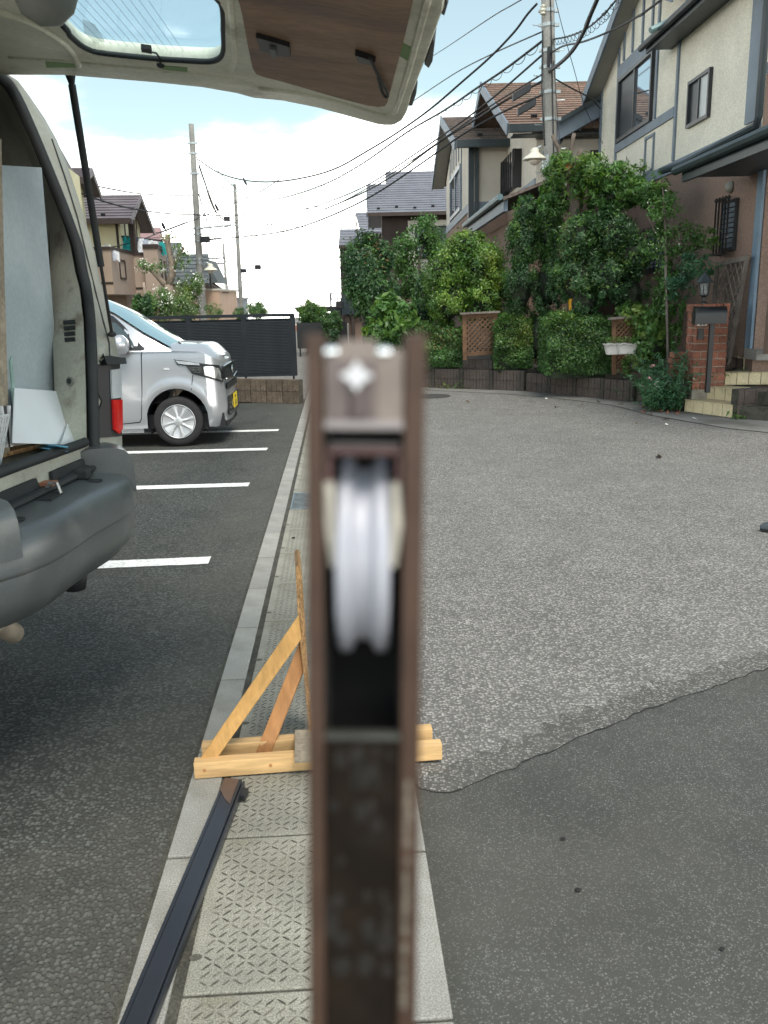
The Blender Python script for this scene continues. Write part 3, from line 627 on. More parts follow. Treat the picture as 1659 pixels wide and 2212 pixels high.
MB().prism([(q.x + .05, 56.3, zE2), (q.x - .1, 59.2, q.z), (q.x + .1, 62, zE2 - .6)], (.06, 0, 0)).build('gable_end', M['dkbrown'], h4)

# --- entrance side of house 4: lean-to, lattice gate, meter boxes on the street edge
gt = at(725, 690, 34)
mr = thing('gate', (gt.x, 34, 0), 'tall dark bar fence panel behind the small rounded shrub', 'fence')
gl, gr_ = at(714, 633, 34), at(746, 630, 34)
MB().box((gl.x, 34, gl.z / 2), (.07, .07, gl.z)).build('post', M['black'], mr)
for zz in (gl.z - .03, gl.z - .25): MB().slab((gl.x, 33.98, zz), (1.0, 0, 0), (0, .04, 0), (0, 0, .05)).build('rail', M['black'], mr)
for k in range(7): MB().box((gl.x + .13 * (k + 1), 34, gl.z / 2), (.02, .02, gl.z)).build('bar', M['black'], mr)
sh = thing('porch', (-1.0, 31, 0), 'brown entrance porch with tiled lean-to roof left of the dark shrubs', 'porch')
a, b = at(716, 680, 31), at(745, 632, 31)
MB().prism([a, b, b + V((2.0, 0, .2)), a + V((2.3, 0, 0))], (0, 3, 0)).build('roof', M['dkblue'], sh)
MB().slab((at(751, 700, 31.2).x, 31.2, 0), (2.6, 0, 0), (0, 3, 0), (0, 0, 2.0)).build('wall', M['brownst'], sh)
for px in (751, 763): MB().box((at(px, 700, 31.1).x, 31.1, 1.0), (.12, .1, 2.0)).build('post', M['dkbrown'], sh)
MB().box((at(735, 735, 27).x, 27, .45), (.55, .4, .9)).build('wall_block', M['conc'], sh)
mtr = at(728, 710, 30)
tag(MB().box((mtr.x, 30, .9), (.35, .4, 1.0)).box((mtr.x + .12, 29.9, 1.45), (.25, .3, .25)).build('meter_cabinet', M['black'], bevel=.02), 'black utility cabinet beside the brown porch wall', 'cabinet')

# --- the far cream wall house and roof at the road end
hf = thing('house', (-3, 52, 0), 'cream rendered building with brick base at the far end of the road', 'house')
a, b = at(600, 705, 50), at(722, 745, 50)
a = at(634, 705, 50); MB().slab((a.x, 50, .0), (7, 0, 0), (0, 5, 0), (0, 0, a.z + .08)).build('wall', mat('cream_wall', (.68, .62, .52), .85, .05, 2), hf)
zb = at(650, 734, 49.9).z
MB().slab((a.x, 49.93, 0), (7, 0, 0), (0, .06, 0), (0, 0, max(.3, zb))).build('brick_base', mat('brick_red_far', (.36, .17, .12), .9, .15, 6), hf)
c = at(640, 675, 55); MB().prism([(c.x, 53, 1.3), (c.x + 5, 53, 1.3), (c.x + 5.3, 56, c.z), (c.x + .1, 56, c.z)], (0, .3, 0)).build('roof', M['slate_n'], hf)
tag(MB().slab((at(645, 800, 26).x, 26, .22), (1.5, 0, 0), (0, .05, 0), (0, 0, .75)).slab((at(645, 800, 26).x + .05, 26, -.01), (.05, 0, 0), (0, .05, 0), (0, 0, .24)).slab((at(645, 800, 26).x + 1.3, 26, -.01), (.05, 0, 0), (0, .05, 0), (0, 0, .24)).build('road_gate', M['black']), 'low dark sliding gate across the far road end', 'gate')

# ---------------------------------------------------------------- left-hand houses (30 m and beyond)
M['yellow'] = mat('siding_cream_yellow', (0.72, 0.66, 0.43), 0.85, 0.05, 1.5)
M['taupe'] = mat('render_taupe', (0.37, 0.285, 0.23), 0.9, 0.06, 1.2)
M['pink'] = mat('render_pink', (0.55, 0.39, 0.29), 0.9, 0.06, 1.2)
M['dkb'] = mat('timber_dark_brown', (0.035, 0.022, 0.018), 0.6, 0.1, 3)
M['orange'] = mat('render_orange', (0.42, 0.22, 0.09), 0.9, 0.06, 1.2)
nS = V((1, 0, 0))
def gable_house(x0, x1, yN, yF, zE, rise, wall, slate, over=.45, band=None, n=10, guards=2, label='', wallside=None, studs=0, low=None, lowz=2.2):
    """house whose ridge runs left-right, gable end facing the street on its right (X = x1)"""
    h = thing('house', ((x0 + x1) / 2, (yN + yF) / 2, 0), label, 'house'); ym = (yN + yF) / 2
    MB().prism([(x1, yN, lowz), (x1, yF, lowz), (x1, yF, zE), (x1, ym, zE + rise), (x1, yN, zE)], (x0 - x1, 0, 0)).build('upper_wall', wall, h)
    MB().slab((x0, yN, 0), (x1 - x0, 0, 0), (0, yF - yN, 0), (0, 0, lowz - .01)).build('lower_wall', low or wall, h)
    sl = rise / (ym - yN); yo = over
    X1, X0 = x1 + over, x0 - over
    roof(h, (X0, yN - yo, zE - sl * yo), (X1, yN - yo, zE - sl * yo), (X1, ym, zE + rise + .02), (X0, ym, zE + rise + .02), slate, n, guards=guards)
    roof(h, (X0, yF + yo, zE - sl * yo), (X1, yF + yo, zE - sl * yo), (X1, ym, zE + rise + .02), (X0, ym, zE + rise + .02), slate, 3)
    mb = MB()
    for y in (yN - yo, yF + yo): bar3(mb, (X1 + .002, y, zE - sl * yo - .09), (X1 + .002, ym, zE + rise - .07), .2, .04, nS)
    mb.build('bargeboard', slate, h)
    MB().slab((X0, yN - yo - .13, zE - sl * yo - .16), (X1 - X0, 0, 0), (0, .13, 0), (0, 0, .17)).build('gutter', M['dkb'], h)
    for k in range(studs):
        y = yN + (yF - yN) * (k + 1) / (studs + 1); bar3(MB(), (x1, y, lowz), (x1, y, zE + rise - abs(y - ym) * sl - .12), .12, .03, nS).build('timber_stud', M['dkb'], h)
    if band: bar3(MB(), (x0, yN - .001, lowz), (x1, yN - .001, lowz), band, .05, nC).build('trim_band', M['dkb'], h)
    return h
def lh(px, py, Y): return at(px, py, Y)
def turn(h, P, ang):
    c, s_ = math.cos(ang), math.sin(ang); d = h.location - V(P); h.location = V(P) + V((c * d.x - s_ * d.y, s_ * d.x + c * d.y, d.z)); h.rotation_euler.z = ang; return h
BEND = R(9)
# L1: nearest on the left, only its dark verge shows above the van
g1 = thing('house', (-10.5, 22, 0), 'nearest left house, only its dark roof edge showing above the van', 'house')
a, b = lh(88, 251, 20), lh(165, 387, 24.5)
MB().prism([(a.x, 20, a.z), (b.x, 24.5, b.z), (b.x, 24.5, b.z - .25), (a.x, 20, a.z - .25)], (-.1, 0, 0)).build('bargeboard', M['slate_p'], g1)
MB().prism([(a.x, 20, a.z), (b.x, 24.5, b.z), (b.x - 4, 24.5, b.z), (a.x - 4, 20, a.z)], (0, 0, .08)).build('roof', M['slate_p'], g1)
MB().prism([(a.x - .6, 20, a.z - .2), (a.x - .6, 24.0, b.z), (a.x - .6, 24.0, 0), (a.x - .6, 15.5, 0), (a.x - .6, 15.5, b.z)], (-4, 0, 0)).build('wall', M['yellow'], g1)
gx_ = a.x - .6
for (y0, z0_, w0, h0) in ((21.2, 3.1, 1.6, 1.1), (18.0, 3.1, 1.4, 1.1), (22.0, .7, 1.8, 1.5), (18.2, .8, 1.6, 1.2)): window(g1, (gx_, y0, z0_), (0, -1, 0), nS, w0, h0, 2, fm=M['dkb'])
bar3(MB(), (gx_, 15.6, 2.6), (gx_, 23.9, 2.6), .2, .04, nS).build('trim_band', M['dkb'], g1)
# L2
p = lh(195, 363, 27); e = lh(213, 420, 27)
turn(gable_house(-14, -8.86, 25.6, 28.4, 5.14, .38, M['yellow'], M['slate_p'], label='left house behind the strut, cream gable with pale soffit', n=9), (-8.46, 27, 0), R(11))
# L3: the balcony house
eR = lh(283, 467, 30.5); rR = lh(300, 421, 33.5)
x1 = -8.84; zE = 4.62
L3 = gable_house(-15, x1, 30.95, 35.05, zE, .85, M['yellow'], M['slate_p'], over=.45, n=9, guards=3, studs=4, low=M['taupe'], lowz=2.9,
                 label='left house with cream upper wall, taupe balcony and laundry hanging out')
turn(L3, (x1, 30.95, 0), R(5.7))
for px in (252, 283):
    q = lh(px, 480, 30.97); MB().box((q.x, 30.96, (zE + 2.9) / 2), (.14 if px > 260 else .08, .1, zE - 2.95)).build('timber_post', M['dkb'], L3)
def taupe_box(xa, xb, y, z0, z1, dep, par, name='balcony'):
    o = MB().slab((xa, y, z0), (xb - xa, 0, 0), (0, dep, 0), (0, 0, z1 - z0)).build(name, M['taupe'], par)
    MB().slab((xa - .02, y - .03, z1), (xb - xa + .04, 0, 0), (0, dep + .05, 0), (0, 0, .1)).build('balcony_rail', M['dkb'], o)
    MB().slab((xa, y - .012, z0 + .3), (xb - xa, 0, 0), (0, .02, 0), (0, 0, .07)).build('balcony_moulding', M['dkb'], o); return o
A_, B_ = lh(287, 560, 30), lh(317, 560, 30); z0 = lh(300, 645, 30).z; z1 = lh(300, 552, 30).z
taupe_box(A_.x - .1, B_.x, 30, z0, z1, 1.5, L3)
C_ = lh(371, 560, 31.5); zz = lh(330, 537, 29.6).z
D_ = lh(341, 560, 29.6)
o = MB().slab((B_.x + .01, 29.6, z0), (D_.x - B_.x, 0, 0), (-.46, 3, 0), (0, 0, zz - z0)).build('balcony', M['taupe'], L3)
MB().slab((B_.x, 29.57, zz), (D_.x - B_.x + .05, 0, 0), (-.46, 3, 0), (0, 0, .14)).build('balcony_rail', M['dkb'], o)
for yy in (30.2, 30.6, 31.6, 32.0): bar3(MB(), (D_.x + .02 - .155 * (yy - 29.6), yy, z0 + .5), (D_.x + .02 - .155 * (yy - 29.6), yy, zz - .3), .08, .02, nS).build('balcony_slot', M['dkb'], o)
window(L3, (x1 - .28, 33.9, 2.95), (.155, -1, 0), V((1, .155, 0)), 2.0, 1.1, 2, fm=M['dkb'])
for py in ((230, 650, 300, 700),): pass
A2, B2 = lh(222, 560, 27.5), lh(240, 560, 27.5)
o = taupe_box(A2.x - 1.5, B2.x, 27.5, lh(230, 636, 27.5).z, lh(230, 540, 27.5).z, 3.3, L3)
mb = MB(); zc0, zc1 = lh(232, 600, 27.5).z, lh(232, 560, 27.5).z
for (a, b) in (((B2.x + .01, 28.3, zc0), (B2.x + .01, 28.3, zc1)), ((B2.x + .01, 28.9, zc0), (B2.x + .01, 28.9, zc1)), ((B2.x + .01, 28.3, zc1), (B2.x + .01, 28.9, zc1)), ((B2.x + .01, 28.3, zc0), (B2.x + .01, 28.9, zc0))): bar3(mb, a, b, .06, .02, nS)
mb.build('panel_moulding', M['dkb'], o)
q = lh(283, 600, 29.9); MB().tube([(q.x, 30.85, zE - .2), (q.x + .05, 30.6, 2.2), (q.x + .12, 29.9, 1.7), (q.x + .45, 29.85, 1.55), (q.x + .45, 29.85, .3)], .05, 6).build('downpipe', M['dkb'], L3)
# laundry
LC = [('teal', (.02, .30, .30)), ('white', (.7, .72, .75)), ('pale', (.45, .5, .6)), ('dark', (.05, .06, .09)), ('teal', (.03, .36, .35))]
lm = [mat('laundry_' + n + str(i), c, .9, .25, 9) for i, (n, c) in enumerate(LC)]
ln = thing('clothes_rack', (x1 + 1, 31, 3), 'rail of teal and white laundry hung above the taupe balcony', 'laundry')
MB().tube([(x1 - .2, 31.0, lh(295, 505, 30.4).z), (D_.x - .1, 31.2, lh(340, 520, 31).z)], .03, 6).build('pole', M['black'], ln)
for k in range(9):
    t = k / 8; x = x1 + .0 + (D_.x - x1 - .15) * t; zt = lh(295, 507, 30.6).z - .25 * t; c = lm[[0, 0, 3, 1, 2, 1, 1, 4, 4][k]]
    hgt = [1.0, .7, .5, .75, .6, .8, .5, .45, .4][k]
    rows = [[V((x + .2 * s + .04 * math.sin(5 * s + i * 1.7 + k), 31 + .1 * t + .06 * math.sin(i * 2 + s * 7), zt - hgt * i / 4)) for s in (0, .33, .66, 1)] for i in range(5)]
    MB().grid(rows).build('garment', c, ln, smooth='all')
sl_ = thing('clothes', (B2.x, 28, 3.5), 'white laundry piled on the nearer balcony beside the strut', 'laundry')
q = lh(228, 535, 27.6)
for k in range(3):
    rows = [[V((q.x - .15 + .3 * s + .1 * k, 27.6 + .1 * k, q.z + .1 - .15 * i - .25 * s + .04 * math.sin(i + s * 5 + k))) for s in (0, .5, 1)] for i in range(3)]
    MB().grid(rows).build('garment', lm[1 + k % 2], sl_, smooth='all')
# L4 orange-pink gable, L5, L6 green roof, L7 peach
p = lh(340, 487, 42); turn(gable_house(-16, p.x - .35, 40, 44.2, p.z - 1.6, 1.5, M['orange'], mat('slate_pink', (.27, .17, .17), .7, .1, 1.5, rnd=.05), label='left house with reddish roof and orange gable behind the balcony', n=7), (p.x, 42, 0), BEND)
p = lh(386, 520, 50); turn(gable_house(-16, p.x - .35, 48, 52.2, p.z - 1.5, 1.4, M['white'], M['slate_n'], label='left house with small dark green roof behind the flowering tree', n=6), (p.x, 50, 0), BEND)
p = lh(447, 553, 45); e6 = lh(436, 607, 43)
h6 = gable_house(-15, lh(432, 620, 43.4).x, 43.5, 47.6, e6.z + .12, p.z - e6.z, M['yellow'], M['slate_n'], over=.4, label='cream house with dark green slate roof behind the tall left pole', n=8, low=M['pink'])
turn(h6, (lh(432, 620, 43.4).x, 43.5, 0), BEND)
bar3(MB(), (lh(425, 620, 43.4).x, 43.49, 1.8), (lh(425, 620, 43.4).x, 43.49, e6.z - .1), .1, .04, nC).build('timber_post', M['dkb'], h6)
p = lh(470, 615, 50); h7 = thing('house', (-8, 50, 0), 'peach rendered house with dark eave right of the tall left pole', 'house')
pe = lh(441, 628, 48); MB().slab((-13, 48, 0), (lh(475, 660, 48).x + 13, 0, 0), (0, 6, 0), (0, 0, pe.z)).build('wall', M['pink'], h7)
MB().slab((-13, 47.95, pe.z), (lh(476, 660, 48).x + 13.05, 0, 0), (0, 6.1, 0), (0, 0, .1)).build('coping', M['white'], h7)
a, b = lh(446, 560, 50), lh(472, 612, 50)
MB().prism([a, b, b + V((-2.6, 0, .3)), a + V((-1.2, 0, .1))], (0, 3, 0)).build('roof', M['slate_n'], h7)
a, b = lh(447, 608, 49), lh(482, 632, 49); MB().prism([a, b, b + V((-.4, 0, -.12)), a + V((-.4, 0, -.2))], (0, 2, 0)).build('eave', M['dkb'], h7)
h8 = thing('house', (-9, 70, 0), 'small distant blue-grey house between the two left poles', 'house')
a = lh(484, 648, 66); MB().slab((a.x, 66, 0), (1.0, 0, 0), (0, 5, 0), (0, 0, a.z)).build('wall', mat('blue_grey_wall', (.22, .25, .28), .8, .1, 2), h8)
MB().slab((a.x - .1, 65.9, a.z), (1.2, 0, 0), (0, 5.2, 0), (0, 0, .15)).build('roof', M['slate_n'], h8)
for k in range(3): MB().slab((a.x + .12 + .3 * k, 65.97, a.z - 1.6), (.14, 0, 0), (0, .02, 0), (0, 0, 1.2)).build('window', M['glass'], h8)
# ---------------------------------------------------------------- MARK:GARDEN
M['leaf_dark'] = leafmat('leaf_dark', (0.038, 0.090, 0.036), (0.07, 0.15, 0.042))
M['leaf_mid'] = leafmat('leaf_mid', (0.065, 0.145, 0.038), (0.12, 0.22, 0.045))
M['leaf_bright'] = leafmat('leaf_bright', (0.095, 0.185, 0.030), (0.22, 0.31, 0.04))
M['leaf_yellow'] = leafmat('leaf_yellow', (0.085, 0.16, 0.035), (0.24, 0.26, 0.05))
M['leaf_pale'] = leafmat('leaf_pale', (0.12, 0.20, 0.075), (0.20, 0.28, 0.10))
M['leaf_red'] = leafmat('leaf_red', (0.16, 0.10, 0.04), (0.22, 0.10, 0.05))
M['leaf_blue'] = leafmat('leaf_bluegreen', (0.045, 0.12, 0.060), (0.07, 0.16, 0.06))
M['petal'] = mat('petal_white', (0.75, 0.74, 0.68), 0.7, 0.08, 9)
M['petalp'] = mat('petal_pink', (0.65, 0.30, 0.32), 0.7, 0.1, 9)
M['bark'] = mat('bark', (0.13, 0.105, 0.085), 0.95, 0.3, 9, fine=0.3, fscale=60, bump=0.8, bscale=40)
M['barkl'] = mat('bark_light', (0.25, 0.20, 0.155), 0.95, 0.25, 9, fine=0.3, fscale=60, bump=0.8, bscale=40)
M['core'] = mat('inner_shade_dark', (0.022, 0.030, 0.016), 1.0, 0.4, 9)  # near-black; shade inside the foliage put into the colour

def leaf_arrays(P, Nn, size, asp=0.42, jit=0.7, droop=0.15):
    n = len(P); s = size * rng.uniform(.7, 1.25, n)[:, None]
    d = rng.normal(size=(n, 3)); nr = Nn + d * jit; nr[:, 2] += .35; nr /= np.linalg.norm(nr, axis=1)[:, None] + 1e-9
    ax = np.cross(nr, rng.normal(size=(n, 3))); ax /= np.linalg.norm(ax, axis=1)[:, None] + 1e-9
    ax[:, 2] -= droop; sd_ = np.cross(nr, ax); sd_ /= np.linalg.norm(sd_, axis=1)[:, None] + 1e-9
    a = P - ax * s * .5; b = P + ax * s * .5; m = P - ax * s * .08 - nr * s * .06
    v = np.stack([a, m + sd_ * s * asp * .5 + nr * s * .09, b, m - sd_ * s * asp * .5 + nr * s * .09], 1).reshape(-1, 3)
    i = np.arange(n)[:, None] * 4; f = np.concatenate([i + [0, 2, 1], i + [0, 3, 2]], 1).reshape(-1, 3)
    return v, f
def mesh_np(name, v, f, m, parent=None):
    me = bpy.data.meshes.new(name); me.vertices.add(len(v)); me.vertices.foreach_set('co', v.astype(np.float32).ravel())
    me.loops.add(f.size); me.loops.foreach_set('vertex_index', f.astype(np.int32).ravel())
    me.polygons.add(len(f)); me.polygons.foreach_set('loop_start', np.arange(len(f), dtype=np.int32) * f.shape[1])
    try: me.polygons.foreach_set('loop_total', np.full(len(f), f.shape[1], dtype=np.int32))
    except Exception: pass
    me.update(); me.validate(); me.materials.append(m); return link(name, me, parent)
def cloud(ells, dens, sub=26, spread=.20, floor=0.02):
    """points and outward normals in lumpy ellipsoids: ells = [(centre, radii)], dens leaves each"""
    Ps, Ns = [], []
    for (c, r), n in zip(ells, dens):
        c, r = np.array(c, float), np.array(r, float)
        k = max(8, int(sub * .9)); spread = spread * .88; dd = rng.normal(size=(k, 3)); dd /= np.linalg.norm(dd, axis=1)[:, None]
        rad = rng.uniform(.5, 1.04, k)[:, None]; cen = dd * rad; wgt = rng.uniform(.25, 1.6, k); wgt /= wgt.sum()
        pick = rng.choice(k, n, p=wgt); q = cen[pick] + rng.normal(size=(n, 3)) * spread * rng.uniform(.6, 1.3, k)[pick][:, None]
        L_ = np.linalg.norm(q, axis=1); keep = (L_ < 1.3) & (L_ > .3); q = q[keep]
        P = c + q * r; nn = q / r; nn /= np.linalg.norm(nn, axis=1)[:, None]
        k2 = P[:, 2] > floor; Ps.append(P[k2]); Ns.append(nn[k2])
    return np.concatenate(Ps), np.concatenate(Ns)
def core(ells, parent, k=.62):  # dark solids filling the crowns, standing for their inner shade
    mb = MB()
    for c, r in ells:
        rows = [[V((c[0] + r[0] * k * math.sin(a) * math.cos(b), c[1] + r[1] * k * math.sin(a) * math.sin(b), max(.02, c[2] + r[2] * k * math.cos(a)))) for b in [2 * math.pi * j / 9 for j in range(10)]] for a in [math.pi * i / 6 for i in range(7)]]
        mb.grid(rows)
    return tag(mb.build('shade_core', M['core'], parent), kind='stuff')
def pxell(x0, x1, y0, y1, Y, dr=None):
    a, b = at(x0, (y0 + y1) / 2, Y), at(x1, (y0 + y1) / 2, Y); t, u = at((x0 + x1) / 2, y0, Y), at((x0 + x1) / 2, y1, Y)
    rx = (b.x - a.x) / 2; rz = (t.z - u.z) / 2; return ((a.x + b.x) / 2, Y, (t.z + u.z) / 2), (rx, dr or rx * .85, rz)
def bush(name, cat, label, ells, n, lm_, size=.07, asp=.42, sub=26, spread=.2, extra=None, stems=(), corek=.62, group=None, bark='bark', jit=.7, sprays=1.0, spraymat=None):
    base = (ells[0][0][0], ells[0][0][1], 0); t = thing(name, base, label, cat, group)
    vol = [r[0] * r[2] for _, r in ells]; dens = [int(n * v / sum(vol)) for v in vol]
    P, Nn = cloud(ells, dens, sub, spread); v, f = leaf_arrays(P, Nn, size, asp, jit); mesh_np('crown', v, f, lm_, t)
    if extra:
        for (m2, frac, top, sz) in extra:
            nn2 = int(n * frac); P2, N2 = cloud(ells, [int(nn2 * v / sum(vol)) for v in vol], sub, spread * .9)
            zs = np.quantile(P2[:, 2], top); k = P2[:, 2] > zs; P2, N2 = P2[k] + N2[k] * .03, N2[k]
            v, f = leaf_arrays(P2, N2, sz, asp, jit); o_ = mesh_np('new_leaves' if m2 not in (M['petal'], M['petalp']) else 'flowers', v, f, m2, t); o_['kind'] = 'stuff'
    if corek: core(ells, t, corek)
    if sprays:
        SP_, SN_ = [], []
        for c, r in ells:
            ns = max(3, int(sprays * (r[0] * r[2]) ** .5 * 14))
            for _ in range(ns):
                d = rng.normal(size=3); d[2] = abs(d[2]) * 1.0 - .25; d /= np.linalg.norm(d); p0 = np.array(c) + d * np.array(r) * .88
                ln = rng.uniform(.10, .34) * min(1.6, (r[0] + r[2])) * .8; g = d + rng.normal(size=3) * .35 + [0, 0, .45]; g /= np.linalg.norm(g); k = int(ln / size * 3.2) + 3
                tt = rng.uniform(0, 1, k)[:, None]; q = p0 + g * ln * tt + rng.normal(size=(k, 3)) * size * .45 * (1.15 - tt); SP_.append(q); SN_.append(np.tile(g, (k, 1)))
        q = np.concatenate(SP_); v, f = leaf_arrays(q, np.concatenate(SN_) * .5, size, asp, .9, -.2); mesh_np('shoots', v, f, spraymat or lm_, t)['kind'] = 'stuff'
    for st in stems: MB().tube(st[0], st[1], 7).build('branch' if len(st) > 2 else 'trunk', M[bark], t, smooth='all')
    return t

# ---- garden soil and retaining walls of ribbed blocks
M['block'] = mat('garden_block', (0.085, 0.066, 0.056), 0.95, 0.2, 5, fine=0.3, fscale=70, col2=(0.055, 0.05, 0.042), c2amt=.5, c2scale=3, rnd=.08, bump=.7, bscale=90, bdist=.008)
M['block2'] = mat('low_wall_block', (0.105, 0.078, 0.055), 0.95, 0.2, 5, fine=0.35, fscale=60, rnd=.16, bump=.8, bscale=70, bdist=.008)
wl = [gnd(*p) for p in ((880, 835), (1000, 838), (1132, 844), (1250, 853), (1368, 867), (1400, 871))]
soil = [(p.x + .02, p.y + .1) for p in wl] + [(4.13, 12.3), (5.04, 12.3), (5.04, 26), (2.4, 26), (.6, 26)]
struct(MB().prism([(x, y, 0) for x, y in soil], (0, 0, .27)).build('garden_soil', M['earth']))
def blockwall(name, label, p0, p1, z0, courses, bl=.56, bh=.175, th=.12, m=None, ribs=9, group=None, off=True):
    p0, p1 = V((p0.x, p0.y, 0)), V((p1.x, p1.y, 0)); d = (p1 - p0); Ln = d.length; d.normalize(); n = V((d.y, -d.x, 0)); n = n if n.y < 0 else -n
    t = thing(name, (p0 + p1) / 2, label, 'wall', group); nb = max(1, round(Ln / bl)); bl = Ln / nb; ang = math.atan2(d.y, d.x)
    mb = MB(); g = .006; rw = (bl - 2 * g) / ribs
    for k in range(ribs):
        x = g + rw * k; mb.slab((x + .003, -.0, g), (rw - .006, 0, 0), (0, -.012 - .004 * (k % 2), 0), (0, 0, bh - 2 * g))
    mb.slab((g, 0, g), (bl - 2 * g, 0, 0), (0, th, 0), (0, 0, bh - 2 * g))
    src = mb.build('block', m or M['block']); f = True
    MB().slab(p0 - n * .006 + V((0, 0, z0)), d * Ln, -n * (th - .02), UP * (bh * courses - .008)).build('mortar', M['gap'], t)
    for c in range(courses):
        for k in range(nb):
            o = src if f else src.copy()
            if not f: COL.objects.link(o)
            f = False; setpar(o, t)
            o.location = p0 + d * bl * k + V((0, 0, z0 + bh * c)) + n * random.uniform(-.003, .003); o.rotation_euler = (random.uniform(-.006, .006), 0, ang)
    return t
flip = lambda a, b: (a, b) if a.x < b.x else (b, a)
blockwall('garden_wall', 'low dark block wall under the far hedges, with raised piece below trellis', *flip(wl[0], wl[2]), -.01, 2)
blockwall('garden_wall', 'low dark block wall running from trellis hedge towards the brick pillar', *flip(wl[2] + V((.03, -.05, 0)), wl[4]), -.02, 2, bh=.165)
rp = [wl[1] + V((0, .02, 0)), wl[1].lerp(wl[2], .5)]
blockwall('raised_blocks', 'short third course of blocks carrying the far trellis', rp[0] + V((0, .03, 0)), rp[1] + V((0, .03, 0)), .345, 1)

# low wall under the dark fence, left
fw0, fw1 = gnd(470, 866), gnd(647, 871); d_ = (fw1 - fw0).normalized(); fw0 = fw1 - d_ * 6.2
blockwall('low_wall', 'low brown ribbed block wall beneath the black fence at the end of the car park', fw0, fw1, -.01, 2, bl=.30, bh=.19, th=.15, m=M['block2'], ribs=3)
# black slatted fence
bf = thing('fence', (-4, 14.35, 0), 'long black horizontal slat fence behind the silver car', 'fence')
M['fence'] = mat('fence_black', (0.016, 0.020, 0.024), 0.75, 0.15, 4, spec=.25)
Yf = 14.35; fx1 = at(636, 700, Yf).x; zt = at(600, 684, Yf).z; zb = at(600, 812, Yf).z; fx0 = -7.5
posts = [at(527, 700, Yf).x, at(408, 700, Yf).x]; posts = [fx1 - .03] + posts; step = posts[1] - posts[2]
posts += [posts[2] - step * k for k in (1, 2, 3)]
slm = MB().slab((0, 0, 0), (step - .06, 0, 0), (0, -.028, 0), (0, 0, .0185)).build('slat', M['fence'])
f = True
for i in range(len(posts) - 1):
    xa, xb = posts[i + 1] + .04, posts[i] - .04
    nsl = 34
    for k in range(nsl):
        o = slm if f else slm.copy()
        if not f: COL.objects.link(o)
        f = False; setpar(o, bf); o.scale = ((xb - xa) / (step - .06), 1, 1)
        o.location = (xa, Yf - .02, zb + .05 + (zt - zb - .12) * k / nsl); o.rotation_euler = (R(-18), 0, 0)
    MB().slab((xa, Yf, zb + .03), (xb - xa, 0, 0), (0, .012, 0), (0, 0, zt - zb - .06)).build('backing_panel', M['fence'], bf)
for x in posts: MB().slab((x - .04, Yf - .045, zb), (.08, 0, 0), (0, .09, 0), (0, 0, zt - zb)).build('post', M['fence'], bf); MB().slab((x - .035, Yf - .02, .3), (.03, 0, 0), (0, .03, 0), (0, 0, zb - .3)).build('foot', M['fence'], bf)
MB().slab((posts[-1], Yf - .05, zt), (fx1 - posts[-1], 0, 0), (0, .1, 0), (0, 0, .05)).build('top_rail', M['fence'], bf)
MB().slab((posts[-1], Yf - .05, zb - .001), (fx1 - posts[-1], 0, 0), (0, .1, 0), (0, 0, .05)).build('bottom_rail', M['fence'], bf)

# ---- steps, brick pillar, letterbox
M['tile'] = mat('step_tile', (0.62, 0.52, 0.33), 0.75, 0.12, 5, fine=.12, fscale=80, col2=(0.36, 0.31, 0.17), c2amt=.45, c2scale=5, rnd=.07)
st = thing('steps', (4.6, 11.3, 0), 'four yellowish tiled entrance steps beside the brick pillar', 'steps')
RH = .168; rs = []
for k, (l, r) in enumerate([((1479, 889), (1582, 903)), ((1521, 861), (1590, 868)), ((1564.5, 832), (1659, 831)), ((1604, 799.5), (1659, 798))]):
    a, b = gnd(*l, RH * k), gnd(*r, RH * k)
    if k > 1: b = a + (b - a) * 3.0
    rs.append((V((a.x, a.y, RH * k)), V((b.x, b.y, RH * k))))
bk = V((1.15, 1.0, 0))
for k, (a, b) in enumerate(rs):
    d = (b - a); Ln = d.length; d.normalize(); n = V((-d.y, d.x, 0)); n = n if n.y > 0 else -n
    far = [V((5.04, 10.4, 0)), V((5.04, 12.4, 0)), V((a.x + .45, 12.45, 0))]
    pts = [a, b] + [V((p.x, p.y, a.z)) for p in (far if k < 2 else [V((max(b.x, 6.2), b.y + .01, 0)), V((max(b.x, 6.2), 12.4, 0)), V((a.x + .1, 12.4, 0))])]
    MB().prism(pts, (0, 0, RH - .012)).build('step_body', M['gap'], st)
    nt_ = max(3, round(Ln / .15)); w_ = Ln / nt_
    for j in range(nt_):
        p = a + d * w_ * j
        MB().slab(p + d * .004 - n * .010 + V((0, 0, .004)), d * (w_ - .008), n * .012, UP * (RH - .018)).build('riser_tile', M['tile'], st)
        MB().slab(p + d * .004 - n * .022 + V((0, 0, RH - .012)), d * (w_ - .008), n * .30, UP * .012).build('tread_tile', M['tile'], st)
blockwall('side_wall', 'dark ribbed block cheek wall right of the steps at the picture edge', rs[0][1] + V((.02, -.06, 0)), rs[0][1] + V((2.6, .75, 0)), -.01, 2, bl=.42, bh=.19, ribs=5)
blockwall('side_wall', 'lower dark block cheek wall left of the steps at the pillar foot', rs[0][0] + V((-.04, .06, 0)), rs[1][0] + V((.02, .06, 0)), RH * .2, 2, bl=.36, bh=.165)
blockwall('side_wall', 'upper dark block cheek wall between brick pillar and third step', rs[1][0] + V((.02, .14, 0)), rs[2][0] + V((.02, .16, 0)), RH * 2.0, 1, bl=.3, bh=.19)
blockwall('side_wall', 'topmost dark block piece beside the fourth step', rs[2][0] + V((-.1, .22, 0)), rs[3][0] + V((.0, .22, 0)), RH * 3.0, 1, bl=.3, bh=.17)
